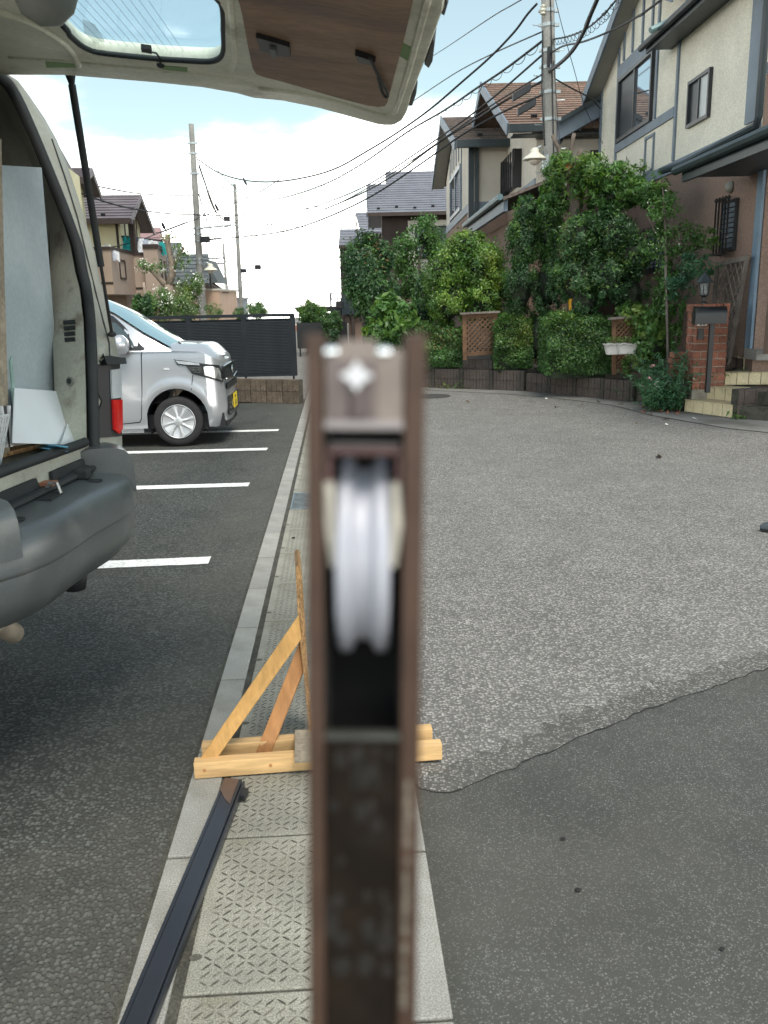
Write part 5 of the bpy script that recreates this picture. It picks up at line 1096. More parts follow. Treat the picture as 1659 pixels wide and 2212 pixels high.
# ---------------------------------------------------------------- MARK:POLES
M['pole'] = mat('pole_concrete', (0.27, 0.265, 0.245), 0.85, 0.12, 2, fine=.12, fscale=40, col2=(0.20, 0.19, 0.17), c2amt=.4, c2scale=1.2)
M['galv'] = mat('galvanised', (0.38, 0.42, 0.43), 0.45, 0.15, 6, metal=.6)
M['cable'] = mat('cable_black', (0.012, 0.014, 0.018), 0.6, 0.2, 5)
M['lampw'] = mat('enamel_cream', (0.62, 0.60, 0.50), 0.45, 0.06, 5)
def upole(label, xt, yt, xb, yb, Y, ztop, r0, r1, bands, fittings=True):
    tpt, bt = at(xt, yt, Y), at(xb, yb, Y); d = (tpt - bt); f = lambda z: bt + d * ((z - bt.z) / d.z)
    b0 = f(0); top = f(ztop); t = thing('utility_pole', b0, label, 'utility pole')
    MB().tube([b0, f(ztop / 2), top], [r1, (r0 + r1) / 2, r0], 14).build('shaft', M['pole'], t, smooth=40)
    for z in [q for q in bands if q < ztop - .3]:
        r = r1 + (r0 - r1) * z / ztop
        MB().tube([f(z - .03), f(z + .03)], r + .012, 14).build('band', M['galv'], t, smooth=40)
        if fittings: MB().box(f(z) + V((r + .04, -.03, 0)), (.09, .05, .06)).box(f(z) + V((-r - .03, -.02, 0)), (.07, .05, .05)).build('clamp', M['galv'], t)
    k = 0
    z = 2.2
    while z < ztop - .4:
        r = r1 + (r0 - r1) * z / ztop; s = 1 if k % 2 else -1
        MB().tube([f(z) + V((s * r * .9, 0, 0)), f(z) + V((s * (r + .17), -.02, 0)), f(z) + V((s * (r + .175), -.02, .025))], .009, 5).build('step_bolt', M['galv'], t); z += .45; k += 1
    return t, f
PR, fR = upole('nearest concrete utility pole in front of the grey stucco house', 1183, 0, 1190, 380, 18.5, 9.6, .118, .145, [3.55, 4.1, 5.0, 5.5, 5.95, 6.25, 6.7, 6.95, 7.35])
PA, fA = upole('tallest left concrete utility pole, standing behind the black fence', 413, 268, 438, 682, 34, at(413, 268, 34).z, .095, .165, [8.3, 7.9, 7.35, 7.0, 6.3, 4.35, 4.15, 3.9, 3.25, 3.1, 2.5])
PB, fB = upole('middle concrete utility pole right of the tall left pole', 507, 398, 522, 684, 56, at(507, 398, 56).z, .095, .165, [8.3, 6.3, 5.9, 5.3, 3.2, 2.9, 2.6], True)
PC, fC = upole('short distant utility pole between the two larger left poles', 482, 525, 494, 684, 85, at(482, 525, 85).z, .10, .18, [6.2, 4.5, 3.0], True)
upole('farthest tiny utility pole on the horizon behind the oleander', 561, 655, 563, 690, 150, at(561, 655, 150).z, .10, .18, [], False)
for z in (4.35, 3.9): MB().slab(fA(z) + V((.1, -.14, -.03)), (1.25 if z > 4 else .85, -.3, .06), (0, .06, 0), (0, 0, .06)).build('crossarm', M['galv'], PA)
for z in (3.25, 3.05): MB().slab(fA(z) + V((.1, -.14, -.03)), (.9, -.2, .0), (0, .06, 0), (0, 0, .06)).build('crossarm', M['galv'], PA)
MB().box(at(443, 517, 33.7), (.35, .2, .22)).build('junction_box', M['black'], PA)
MB().box(fR(6.1) + V((-.03, -.16, 0)), (.06, .08, .35)).build('cable_clamp', M['cable'], PR)
MB().tube([fR(7.4) + V((.03, -.135, 0)), fR(3.3) + V((.04, -.15, 0))], .012, 5).build('riser_cable', M['cable'], PR)
MB().tube([fR(6.6) + V((-.12, -.05, 0)), fR(5.6) + V((-.16, -.06, 0)), fR(4.5) + V((-.13, -.06, 0))], .014, 5).build('riser_cable', M['cable'], PR)
MB().lathe(at(1173, 20, 18.4) - UP * .1, [(.03, 0), (.06, .02), (.035, .05), (.065, .08), (.035, .11), (.06, .15), (.02, .18)], n=12).build('insulator', M['lampw'], PR, smooth=40)
MB().tube([at(1173, 20, 18.4), fR(7.1)], .015, 6).build('insulator_arm', M['galv'], PR)
bx_ = at(1178, 352, 18.3); MB().box(bx_, (.11, .12, .30)).build('control_box', M['galv'], PR)
def lamp(px, py, Y, pole_f, label, s=1.0):
    c = at(px, py, Y); t = thing('street_lamp', c, label, 'street lamp')
    MB().lathe(c, [(.27 * s, -.07 * s), (.272 * s, -.06 * s), (.22 * s, .0), (.13 * s, .05 * s), (.10 * s, .09 * s), (.095 * s, .15 * s), (.05 * s, .185 * s), (.0, .19 * s)], n=22).build('shade', M['lampw'], t, smooth=50)
    MB().lathe(c, [(.03 * s, -.19 * s), (.08 * s, -.17 * s), (.13 * s, -.12 * s), (.14 * s, -.065 * s)], n=18).build('globe', mat('lamp_glass', (.55, .5, .42), .3, .05, 5), t, smooth='all')
    e = pole_f(c.z - .25 * s); MB().tube([c + UP * .15 * s, c + V((.12 * s if e.x > c.x else -.12 * s, 0, .22 * s)), e], .02, 6).build('arm', M['galv'], t)
lamp(1155, 338, 18.0, fR, 'cream bell-shaped street lamp on the nearest utility pole', .86)
lamp(455, 580, 33.2, fA, 'bell-shaped street lamp on the tall left pole', .95)
lamp(542, 668, 55, fB, 'tiny street lamp low on the middle pole', 1.2)
# overhead wires: pixels along the wire; depths run from Y0 to Y1 in one vertical plane
def wire(label, pts, Y0, Y1, r, coil=0, k=5):
    r = r * .78 if r > .02 else (r * 1.6 if max(Y0, Y1) > 30 else r * 1.1)
    A, B = at(*pts[0], Y0), at(*pts[-1], Y1); d = B - A; n = V((d.y, -d.x, 0)).normalized() if V((d.x, d.y, 0)).length > .01 else V((0, 1, 0))
    P = [A] + [onp(px, py, A, n) for px, py in pts[1:-1]] + [B]
    if pts[-1][1] <= 2: P.append(P[-1] + (P[-1] - P[-2]).normalized() * 9)      # the line runs on to its next pole
    P = catmull(P, k) if len(P) > 2 else P
    t = MB().tube(P, r, 5).build('overhead_wire', M['cable'], smooth='all')
    if coil:
        pts2 = []; L_ = 0
        fine = catmull(P, 3)
        for i in range(len(fine) - 1):
            for q in range(6):
                p = fine[i].lerp(fine[i + 1], q / 6); L_ += (fine[i + 1] - fine[i]).length / 6; a = L_ / coil * 2 * math.pi
                pts2.append(p + V((math.cos(a) * .05, math.cos(a) * .03, math.sin(a) * .06 - .045)))
        MB().tube(pts2, r * .30, 4).build('lashing_coil', M['cable'], t)
    return tag(t, label, 'wire', 'overhead wires')
W_ = [
 ('thickest cable sweeping up right to the nearest pole insulator', [(429, 345), (470, 372), (520, 388), (575, 393), (640, 387), (720, 366), (800, 322), (860, 285), (930, 235), (1000, 175), (1060, 122), (1110, 70), (1140, 30), (1160, 8)], 34, 18.4, .030, 0),
 ('thick cable leaving the nearest pole up over the near house', [(1185, 155), (1215, 132), (1240, 105), (1262, 68), (1275, 35), (1290, 0)], 18.5, 14, .045, 0),
 ('coil-lashed cable from the nearest pole to upper right', [(1195, 85), (1230, 78), (1270, 60), (1310, 25), (1335, -5)], 18.5, 13.5, .014, .32),
 ('twisted cable from the nearest pole across the near gable', [(1185, 118), (1215, 100), (1260, 90), (1320, 66), (1390, 28), (1430, -2)], 18.5, 12.5, .022, 0),
 ('coil-lashed cable sagging from nearest pole toward the middle pole', [(520, 442), (560, 436), (620, 425), (700, 398), (780, 355), (880, 285), (960, 238), (1030, 190), (1090, 150), (1172, 88)], 56, 18.5, .016, .55),
 ('bundled cable into the nearest pole below the coil', [(510, 477), (580, 469), (640, 458), (720, 432), (800, 396), (900, 330), (980, 275), (1060, 215), (1172, 118)], 56, 18.5, .028, 0),
 ('lower bundled cable into the nearest pole', [(508, 492), (570, 487), (650, 470), (740, 435), (850, 372), (950, 305), (1050, 235), (1172, 160)], 56, 18.5, .024, 0),
 ('lowest heavy cable from the left junction box past two splice boxes', [(446, 517), (540, 510), (620, 498), (700, 472), (800, 425), (900, 360), (1000, 290), (1090, 240), (1172, 205)], 34, 18.5, .028, 0),
 ('cable through the upper splice box to the nearest pole', [(700, 452), (780, 418), (860, 372), (950, 306), (1040, 250), (1100, 212), (1172, 175)], 40, 18.5, .018, 0),
 ('high thin wire crossing the blue sky to upper right', [(900, 142), (960, 105), (1060, 38), (1125, 0)], 30, 14, .009, 0),
 ('thin wire rising behind the tailgate corner to the nearest pole', [(890, 220), (980, 160), (1060, 118), (1172, 68)], 34, 18.5, .010, 0),
 ('service wire from the nearest pole down to the stucco house roof', [(1190, 165), (1230, 188), (1275, 212), (1297, 235)], 18.5, 20.5, .014, 0),
 ('thin drop wire right of the nearest pole', [(1200, 0), (1215, 60), (1240, 150), (1265, 235), (1302, 310)], 17, 19.5, .006, 0),
 ('near vertical guy wire from the nearest pole', [(1196, 130), (1203, 230), (1211, 330)], 18.4, 17.5, .008, 0),
 ('service wire from the tall left pole to the left house gable', [(214, 403), (300, 418), (380, 422), (430, 419), (507, 398)], 27, 56, .014, 0),
 ('long sagging wire from left house past the tall pole', [(175, 418), (260, 445), (350, 460), (430, 464), (505, 465), (600, 458), (690, 446)], 24, 60, .015, 0),
 ('wire from the balcony up to the tall left pole', [(222, 538), (300, 520), (350, 500), (420, 472), (470, 448), (510, 432)], 28, 56, .012, 0),
 ('wire crossing at the tall pole up to upper right', [(346, 503), (420, 475), (480, 450), (560, 415), (600, 390), (648, 360)], 30, 45, .012, 0),
 ('upper left wire fanning from the tall pole to the distant pole', [(429, 352), (445, 400), (462, 450), (490, 520)], 34, 85, .014, 0),
 ('second wire fanning down from the tall pole', [(430, 360), (452, 420), (476, 470), (505, 480)], 34, 56, .013, 0),
 ('third wire fanning down from the tall pole', [(425, 340), (440, 385), (462, 452), (495, 482), (510, 487)], 34, 56, .013, 0),
 ('thin high wire from the tall pole toward the middle pole top', [(425, 322), (450, 348), (500, 398), (560, 450), (640, 512), (738, 575)], 34, 40, .008, 0),
 ('thin parallel wire ending at the far dark house', [(545, 440), (600, 490), (660, 532), (738, 578)], 56, 42, .008, 0),
 ('dark cable bundle running down right of the tall pole', [(430, 420), (445, 470), (462, 510), (480, 545), (500, 600), (512, 668)], 34, 80, .030, 0),
 ('wire from junction box down to the middle pole foot', [(443, 520), (460, 545), (476, 575), (490, 610), (500, 650)], 34, 80, .026, 0),
 ('wire from the tall pole to the middle pole at mid height', [(432, 474), (470, 478), (485, 490), (500, 487), (508, 480)], 34, 56, .022, 0),
 ('distant level wire right of the middle pole, uppermost', [(525, 474), (600, 488), (680, 492), (738, 494)], 56, 60, .014, 0),
 ('distant level wire right of the middle pole, second', [(510, 500), (600, 520), (680, 527), (738, 529)], 56, 60, .014, 0),
 ('distant level wire right of the middle pole, third', [(515, 455), (620, 505), (700, 530), (738, 533)], 56, 60, .010, 0),
 ('pair of service wires from middle pole to the dark far house', [(525, 597), (600, 603), (680, 612), (738, 617)], 56, 45, .022, 0),
 ('lower service wire from middle pole', [(525, 600), (590, 605), (660, 616), (738, 622)], 56, 44, .012, 0),
 ('thin distant wire above the pair', [(518, 545), (600, 568), (680, 582), (738, 583)], 56, 60, .010, 0),
 ('faint rising distant wire right of the middle pole', [(520, 545), (620, 533), (738, 520)], 56, 60, .008, 0),
]
for w_ in W_: wire(*w_)
# splice boxes hung on the cables, and insulators
for k, (a, b, Y) in enumerate((((1107, 212), (1146, 188), 19.2), ((1118, 243), (1157, 220), 19.2))):
    p, q = at(*a, Y), at(*b, Y - .5); d = q - p; u = V((0, 0, 1)); s = .075
    tag(MB().slab(p - V((0, s, s)), d, V((0, 2 * s, 0)), V((0, 0, 2 * s))).build('splice_box', M['cable'], bevel=.02), ['upper black splice box on the cable left of the nearest pole', 'lower black splice box on the cable left of the nearest pole'][k], 'cable box', 'splice boxes on the cables')
for k, (px, py, Y) in enumerate(((526, 597 - 12, 55), (490, 473, 50), (557, 577, 50))):
    tag(MB().box(at(px, py, Y), (.35, .2, .25)).build('cable_box', M['cable'], bevel=.03), ['small black box on the cable beside the middle pole', 'small black box on the cable between tall and middle pole', 'tiny black box on the wire right of the middle pole'][k], 'cable box')
for k, (px, py, Y) in enumerate(((529, 392, 45), (353, 488, 32), (468, 448, 40))):
    a, b = at(px - 4, py - 8, Y), at(px + 4, py + 8, Y)
    tag(MB().tube([a, a.lerp(b, .3), a.lerp(b, .7), b], [.03, .06, .06, .03], 6).build('cable_clamp', M['cable']), ['dark clamp on the wire right of the tall pole', 'dark clamp on the wire left of the tall pole', 'dark clamp on the wire between tall and middle pole'][k], 'cable clamp')
# yellow guard of the guy wire
a, b = at(1232, 646, 14.1), at(1240, 715, 14.1)
gg = thing('guy_wire', b, 'yellow plastic guard round a guy wire, rising out of the hedge', 'guy wire')
MB().tube([a, b], .042, 10).build('guard', mat('yellow_plastic', (.75, .36, .015), .5, .08, 5), gg, smooth=40)
MB().tube([b - V((0, 0, .6)), a, at(1225, 560, 14.6)], .008, 5).build('cable', M['galv'], gg)
# television aerial and tiny cross-arms on the skyline
ae = thing('aerial', at(613, 690, 48), 'thin television aerial on the distant skyline', 'aerial')
c = at(613, 690, 48); MB().tube([c, at(613, 682, 48)], .02, 4).build('mast', M['galv'], ae); c = at(613, 684, 48); MB().tube([c - V((.3, 0, 0)), c + V((.35, 0, 0))], .012, 4).build('element', M['galv'], ae)
# ---------------------------------------------------------------- MARK:CAR
from mathutils.bvhtree import BVHTree
def bvh_of(*objs):
    vs, fs = [], []
    for o in objs:
        b = len(vs); vs += [V(v.co) for v in o.data.vertices]; fs += [tuple(i + b for i in p.vertices) for p in o.data.polygons]
    return BVHTree.FromPolygons(vs, fs)
def hit(bv, px, py, off=0.0):
    d = ray(px, py).normalized(); l, n, i, t = bv.ray_cast(C0, d)
    if l is None: l, n, i, t = bv.find_nearest(C0 + d * 5)
    if n.dot(d) > 0: n = -n
    return l + n * off, n
def patch(name, pts, bv, off, m, parent, cuts=2, th=0.006, smooth=True):
    """a thin panel following a body surface; its outline is given where it is seen on that surface"""
    bm = bmesh.new(); vs = [bm.verts.new((x, y, 0)) for x, y in pts]; bm.faces.new(vs); bmesh.ops.triangulate(bm, faces=bm.faces)
    for _ in range(cuts): bmesh.ops.subdivide_edges(bm, edges=[e for e in bm.edges if e.calc_length() > 6], cuts=1, use_grid_fill=True); bmesh.ops.triangulate(bm, faces=bm.faces)
    top = []; bot = []
    for v in bm.verts:
        p, n = hit(bv, v.co.x, v.co.y, off); top.append(p + n * th); bot.append(p)
    bm.verts.index_update(); nv = len(top); F = []
    for f in bm.faces: ids = [v.index for v in f.verts]; F.append(ids); F.append([i + nv for i in ids[::-1]])
    for e in bm.edges:
        if len(e.link_faces) == 1: a, b = e.verts[0].index, e.verts[1].index; F.append([a, b, b + nv, a + nv])
    bm.free(); mb = MB(); mb.add(top + bot, F); return mb.build(name, m, parent, smooth=35 if smooth else False, fixn=True)

# ---------------------------------------------------------------- silver car
M['silver'] = mat('car_silver', (0.50, 0.51, 0.53), 0.28, 0.03, 2, metal=0.55, coat=.6, spec=.6)
M['cglass'] = mat('car_glass', (0.05, 0.07, 0.075), 0.05, .05, 2, spec=.8)
M['wglass'] = mat('car_windscreen', (0.10, 0.22, 0.26), 0.04, .05, 2, spec=1.0, coat=.5)
M['rubber'] = mat('tyre_rubber', (0.018, 0.018, 0.018), 0.85, .15, 9, fine=.1, fscale=90)
M['plasticb'] = mat('black_plastic', (0.013, 0.014, 0.016), 0.45, .1, 9)
M['chrome'] = mat('chrome', (0.75, 0.77, 0.8), 0.12, .03, 3, metal=1)
car_o = gnd(389, 964); cax = V((1, .05, 0)).normalized(); cay = V((-cax.y, cax.x, 0))
def CP(s, l, z): return car_o + cax * s + cay * l + UP * z
car = thing('parked_car', CP(-1.2, .74, 0), 'silver kei car parked facing right with yellow number plate', 'car')
def arch(s):
    for c in (0, -2.5):
        if abs(s - c) < .345: return .30 + math.sqrt(max(0, .345 ** 2 - (s - c) ** 2)) * 1.02
    return .21
def plan():
    P = [(-2.86, .74), (-2.86, .35), (-2.83, .12), (-2.74, .02)]
    A = [.345 * math.cos(math.pi * i / 14) for i in range(15)]
    P += [(-2.5 - .3451, 0)] + [(-2.5 - a, 0) for a in A] + [(-2.5 + .3451, 0)] + [(-1.9, 0), (-1.4, 0), (-.9, 0), (-.6, 0)]
    P += [(-.3451, 0)] + [(-a, 0) for a in A] + [(.3451, .0)] + [(.385, .018), (.425, .05), (.465, .11), (.50, .21), (.522, .36), (.535, .54), (.54, .74)]
    return P
PL = plan()
def belt(s, l):
    if s < -.05: return 1.06
    return 1.06 - .05 * (s + .05) - max(0, s - .25) ** 2 * 1.5
def inset(z, s, l, fr):
    q = .045 * max(0, (z - .55) / .5) ** 2 + .03 * max(0, (.34 - z) / .15) ** 2
    cr = .012 * math.exp(-((z - .93) / .04) ** 2) * 0
    bul = -.022 * math.exp(-((z - .42) / .12) ** 2) if fr > 0 else 0
    return q + bul * fr
rowsz = 12; cols = []
for (s, l) in PL:
    zb, zt = arch(s) if l < .05 else .20, belt(s, l)
    fr = 1.0 if s > .36 else 0.0; fx = max(0, min(1, (s - .33) / .19)); nx, ny = fx, -(1 - fx) if s > -2.7 else -.3
    if s <= -2.8: nx, ny = -1, 0
    ln = math.hypot(nx, ny); nx, ny = nx / ln, ny / ln; col = []
    for k in range(rowsz + 1):
        z = zb + (zt - zb) * k / rowsz; q = inset(z, s, l, fr)
        fl_ = -.018 * math.exp(-((math.hypot(s, z - .3) - .40) / .05) ** 2) if (abs(s) < .5 and z > .25) else 0
        col.append(CP(s - nx * q, l - ny * (q + fl_), z))
    cols.append(col)
mb = MB(); mb.grid(cols); far = [[p + cay * (2 * (.74 - (p - car_o).dot(cay))) for p in c] for c in cols]; mb.grid(far[::-1])
body = mb.build('body', M['silver'], car, smooth=38)
hood = []
for i, (s, l) in enumerate(PL):
    if s < -.35: continue
    e = cols[i][-1]; row = []
    for t in (0, .04, .12, .3, .6, 1):
        l0 = (e - car_o).dot(cay); s0 = (e - car_o).dot(cax); ll = l0 + (.74 - l0) * t; sz = e.z + .075 * math.sin(min(1, t * 2.2) * math.pi / 2) * (1 if s < .3 else max(.25, 1 - (s - .3) * 2.8))
        row.append(CP(s0 - .03 * t * (s > .5), ll, sz))
    hood.append(row)
mb = MB(); mb.grid(hood); mb.grid([[p + cay * (2 * (.74 - (p - car_o).dot(cay))) for p in r] for r in hood][::-1])
bonnet = mb.build('bonnet', M['silver'], car, smooth=38)
# greenhouse: shell of pillars and roof with glass laid in it
gh = [[CP(-.02, .12, 1.05), CP(-.04, .35, 1.085), CP(-.03, .74, 1.10)], [CP(-.32, .10, 1.24), CP(-.36, .35, 1.27), CP(-.36, .74, 1.28)], [CP(-.62, .13, 1.45), CP(-.66, .35, 1.485), CP(-.66, .74, 1.49)],
      [CP(-.86, .17, 1.57), CP(-.92, .35, 1.605), CP(-.94, .74, 1.615)], [CP(-1.5, .18, 1.62), CP(-1.5, .35, 1.65), CP(-1.5, .74, 1.66)], [CP(-2.4, .18, 1.60), CP(-2.4, .35, 1.63), CP(-2.4, .74, 1.64)], [CP(-2.75, .2, 1.50), CP(-2.78, .35, 1.52), CP(-2.8, .74, 1.53)], [CP(-2.84, .1, 1.06), CP(-2.85, .35, 1.06), CP(-2.86, .74, 1.06)]]
mb = MB(); mirr = lambda p: p + cay * (2 * (.74 - (p - car_o).dot(cay)))
mb.grid(gh); mb.grid([[mirr(p) for p in r] for r in gh][::-1])
side = [[CP(.30, .035, 1.045), CP(-.02, .12, 1.05)], [CP(-.02, .03, 1.06), CP(-.02, .12, 1.06)], [CP(-.34, .03, 1.06), CP(-.32, .10, 1.24)], [CP(-.66, .03, 1.06), CP(-.62, .13, 1.45)], [CP(-.9, .03, 1.06), CP(-.86, .17, 1.57)], [CP(-1.5, .03, 1.06), CP(-1.5, .18, 1.62)], [CP(-2.4, .03, 1.06), CP(-2.4, .18, 1.60)], [CP(-2.8, .05, 1.06), CP(-2.75, .2, 1.50)], [CP(-2.84, .1, 1.06), CP(-2.84, .11, 1.07)]]
mb.grid(side); mb.grid([[mirr(p) for p in r] for r in side][::-1])
roofc = mb.build('roof_and_pillars', M['silver'], car, smooth=38)
cb = bvh_of(body, bonnet, roofc)
ws = [[CP(-.03 - (.0 if t < .15 else .0), .15 + 1.18 * t, 1.075 + .03 * math.sin(math.pi * t)) for t in [i / 8 for i in range(9)]],
      [CP(-.34, .135 + 1.21 * t, 1.262 + .03 * math.sin(math.pi * t)) for t in [i / 8 for i in range(9)]],
      [CP(-.63, .155 + 1.17 * t, 1.468 + .035 * math.sin(math.pi * t)) for t in [i / 8 for i in range(9)]],
      [CP(-.87, .19 + 1.10 * t, 1.588 + .035 * math.sin(math.pi * t)) for t in [i / 8 for i in range(9)]]]
MB().grid([[p + UP * .012 + cax * .01 for p in r] for r in ws]).build('windscreen', M['wglass'], car, smooth='all')
patch('window_trim', [(228, 676), (245, 683), (268, 704), (290, 730), (306, 747), (318, 757), (300, 757), (262, 757), (222, 757)], cb, .002, M['plasticb'], car)
patch('side_window', [(224, 694), (250, 698), (272, 718), (286, 738), (292, 752), (262, 753), (222, 753)], cb, .009, M['cglass'], car)
patch('window_divider', [(276, 722), (279, 722), (285, 753), (281, 753)], cb, .012, M['plasticb'], car, cuts=1)
hl = patch('headlight', [(377, 777), (395, 779), (420, 783), (450, 787), (472, 789), (477, 803), (480, 826), (458, 819), (440, 814), (416, 808), (408, 798), (401, 790), (383, 788)], cb, .003, M['plasticb'], car, 3, .01)
patch('lens', [(379, 779), (400, 781), (430, 785), (432, 789), (404, 788), (386, 786)], cb, .014, mat('lamp_lens', (.55, .58, .60), .12, .1, 9, metal=.3), hl, 2, .004)
patch('reflector', [(440, 792), (456, 792), (471, 797), (476, 822), (459, 816), (443, 810)], cb, .014, mat('lamp_reflector', (.62, .63, .62), .10, .5, 14, metal=.7), hl, 3, .006)
patch('reflector', [(404, 793), (436, 793), (440, 808), (420, 805), (411, 800)], cb, .014, mat('lamp_reflector_dark', (.10, .10, .10), .15, .4, 14, metal=.4), hl, 2, .004)
for k in range(4): patch('lamp_strip', [(413 + k * 2, 794.5 + k * 3.2), (430 + k, 794.5 + k * 3.2), (430 + k, 796 + k * 3.2), (414 + k * 2, 796 + k * 3.2)], cb, .02, M['chrome'], hl, 0, .003)
patch('seam', [(304, 757), (306, 757), (307, 790), (307.5, 850), (306.5, 905), (303, 913), (262, 917), (262, 915.5), (302, 911), (305, 903), (306, 850), (305, 790)], cb, .0015, M['plasticb'], car, 1, .002)
patch('seam', [(416, 810), (417.5, 810), (414, 842), (412.5, 842)], cb, .0015, M['plasticb'], car, 0, .002)
patch('seam', [(355, 746), (357, 746), (378, 776), (376, 777)], cb, .0015, M['plasticb'], car, 0, .002)
patch('side_repeater', [(354, 795), (366, 796), (366, 799), (354, 799)], cb, .002, mat('clear_lamp', (.6, .6, .6), .2, .05, 3), car, 0, .006)
grl = MB().prism([CP(0.520, .22, .72), CP(0.545, .74, .70), CP(0.520, 1.26, .72), CP(0.500, 1.28, .87), CP(0.525, .74, .885), CP(0.500, .2, .87)], cax * .018).build('grille', M['plasticb'], car)
MB().tube([CP(0.545, .22, .73), CP(0.565, .74, .71), CP(0.545, 1.26, .73)], .010, 6).tube([CP(0.520, .2, .865), CP(0.545, .74, .88), CP(0.520, 1.28, .865)], .010, 6).build('grille_bar', M['chrome'], grl)
MB().lathe(CP(0.552, .74, .80), [(.0, .01), (.03, .012), (.045, .008), (.05, 0)], cax, 16).build('badge', M['chrome'], grl)
MB().slab(CP(0.532, .30, .60), cay * .88, UP * .07, cax * .018).build('upper_intake', M['plasticb'], car)
MB().slab(CP(0.540, .28, .30), cay * .92, UP * .22, cax * .014).build('lower_intake', M['plasticb'], car)
for k in range(3): MB().slab(CP(0.552, .30, .33 + .055 * k), cay * .88, UP * .012, cax * .012).build('intake_bar', M['chrome'], car)
npl = MB().slab(CP(.566, .575, .355), cay * .33, UP * .165, cax * .006).build('number_plate', mat('plate_yellow', (.80, .58, .02), .5, .04, 4), car)
def text3d(txt, size, origin, xdir, up, m, parent, name='lettering', ext=.0008):
    cu = bpy.data.curves.new(name, 'FONT'); cu.body = txt; cu.size = size; cu.extrude = ext; o = bpy.data.objects.new(name, cu); COL.objects.link(o)
    me = bpy.data.meshes.new_from_object(o.evaluated_get(bpy.context.evaluated_depsgraph_get())); bpy.data.objects.remove(o); xd = V(xdir).normalized(); up = V(up).normalized()
    Mx = Matrix((xd, up, xd.cross(up))).transposed().to_4x4(); Mx.translation = V(origin); me.transform(Mx); me.materials.clear(); me.materials.append(m); return link(name, me, parent)
text3d('580', .055, CP(.5735, .66, .465), cay, UP, M['plasticb'], npl); text3d('.4 75', .10, CP(.5735, .60, .372), cay, UP, M['plasticb'], npl)
mi = MB().lathe(CP(-.56, -.09, 1.145), [(.0, -.12), (.06, -.115), (.10, -.075), (.112, 0), (.105, .06), (.06, .10), (0, .11)], (1, -.15, .12), 14).build('door_mirror', M['silver'], car, smooth='all')
MB().slab(CP(-.60, -.06, 1.045), cax * .12, cay * .12, UP * .03).build('mirror_base', M['plasticb'], mi, bevel=.008)
MB().tube([CP(-.12, .5, 1.115), CP(.02, .4, 1.125), CP(.03, .34, 1.13)], .012, 5).tube([CP(-.08, .9, 1.12), CP(-.02, .55, 1.14)], .010, 5).build('wiper', M['plasticb'], car)
MB().slab(CP(-.9, .05, .16), cax * .50, cay * .02, UP * .09).build('sill', M['silver'], car)
MB().slab(CP(-2.7, .12, .19), cax * 3.2, cay * 1.24, UP * .16).build('underbody', M['plasticb'], car)
def wheel(s, l0, sgn, steer=0):
    c = CP(s, l0, .279); ax = (cay * -1 if sgn < 0 else cay)
    if steer: ax = Matrix.Rotation(steer, 3, 'Z') @ ax
    t = MB().lathe(c, [(.17, -.14), (.255, -.15), (.275, -.13), (.279, -.10), (.279, -.04), (.275, -.015), (.262, 0), (.225, .006), (.19, .0), (.18, -.02), (.17, -.05)], ax, 40).build('wheel', M['rubber'], car, smooth=50)
    u = ax.orthogonal().normalized(); w_ = ax.cross(u)
    rim = MB().lathe(c, [(.0, -.045), (.17, -.045), (.183, -.01), (.190, .004), (.185, .010), (.176, .004), (.168, -.02), (.16, -.035)], ax, 40).build('rim', mat('hubcap_dark', (.03, .03, .032), .5, .1, 5), t, smooth=50)
    MB().lathe(c, [(.176, .002), (.186, .012), (.191, .010), (.191, .0)], ax, 40).build('rim_edge', M['hub'], t, smooth=50)
    for k in range(8):
        a = 2 * math.pi * k / 8 + .2; r1, r2 = .045, .180
        def q(r, da, h): return c + (u * math.cos(a + da) + w_ * math.sin(a + da)) * r + ax * h
        vs = [q(r1, -.38, .006), q(.11, -.16, .004), q(r2, -.20, .002), q(r2, .20, .002), q(.11, .16, .004), q(r1, .38, .006), q(r1, 0, .018), q(.11, 0, .014), q(r2, 0, .010)]
        MB().add(vs + [v - ax * .02 for v in vs[:6]], [(0, 1, 7, 6), (1, 2, 8, 7), (6, 7, 4, 5), (7, 8, 3, 4), (0, 9, 10, 1), (1, 10, 11, 2), (2, 11, 12, 3), (3, 12, 13, 4), (4, 13, 14, 5)]).build('spoke', M['hub'], t, fixn=True)
    MB().lathe(c, [(.052, -.01), (.052, .012), (.04, .020), (0, .022)], ax, 16).build('hub_cap', M['hub'], t, smooth=40)
M['hub'] = mat('hubcap_silver', (0.48, 0.49, 0.50), 0.35, 0.05, 4, metal=.4)
wheel(0, .02, -1, R(3)); wheel(-2.5, .02, -1); wheel(0, 1.46, 1, R(3)); wheel(-2.5, 1.46, 1)
for s0 in (0, -2.5):
    for l0 in (.012, 1.468 - .30):
        MB().grid([[CP(s0 + .347 * math.cos(a), l0 + dl, .30 + .349 * math.sin(a)) for a in [math.pi * (i / 16 * 1.3 - .15) for i in range(17)]] for dl in (0, .30)]).build('wheel_arch_liner', M['plasticb'], car)
MB().slab(CP(.30, .25, .18), cax * .22, cay * 1.0, UP * .05).build('front_lip', M['plasticb'], car)

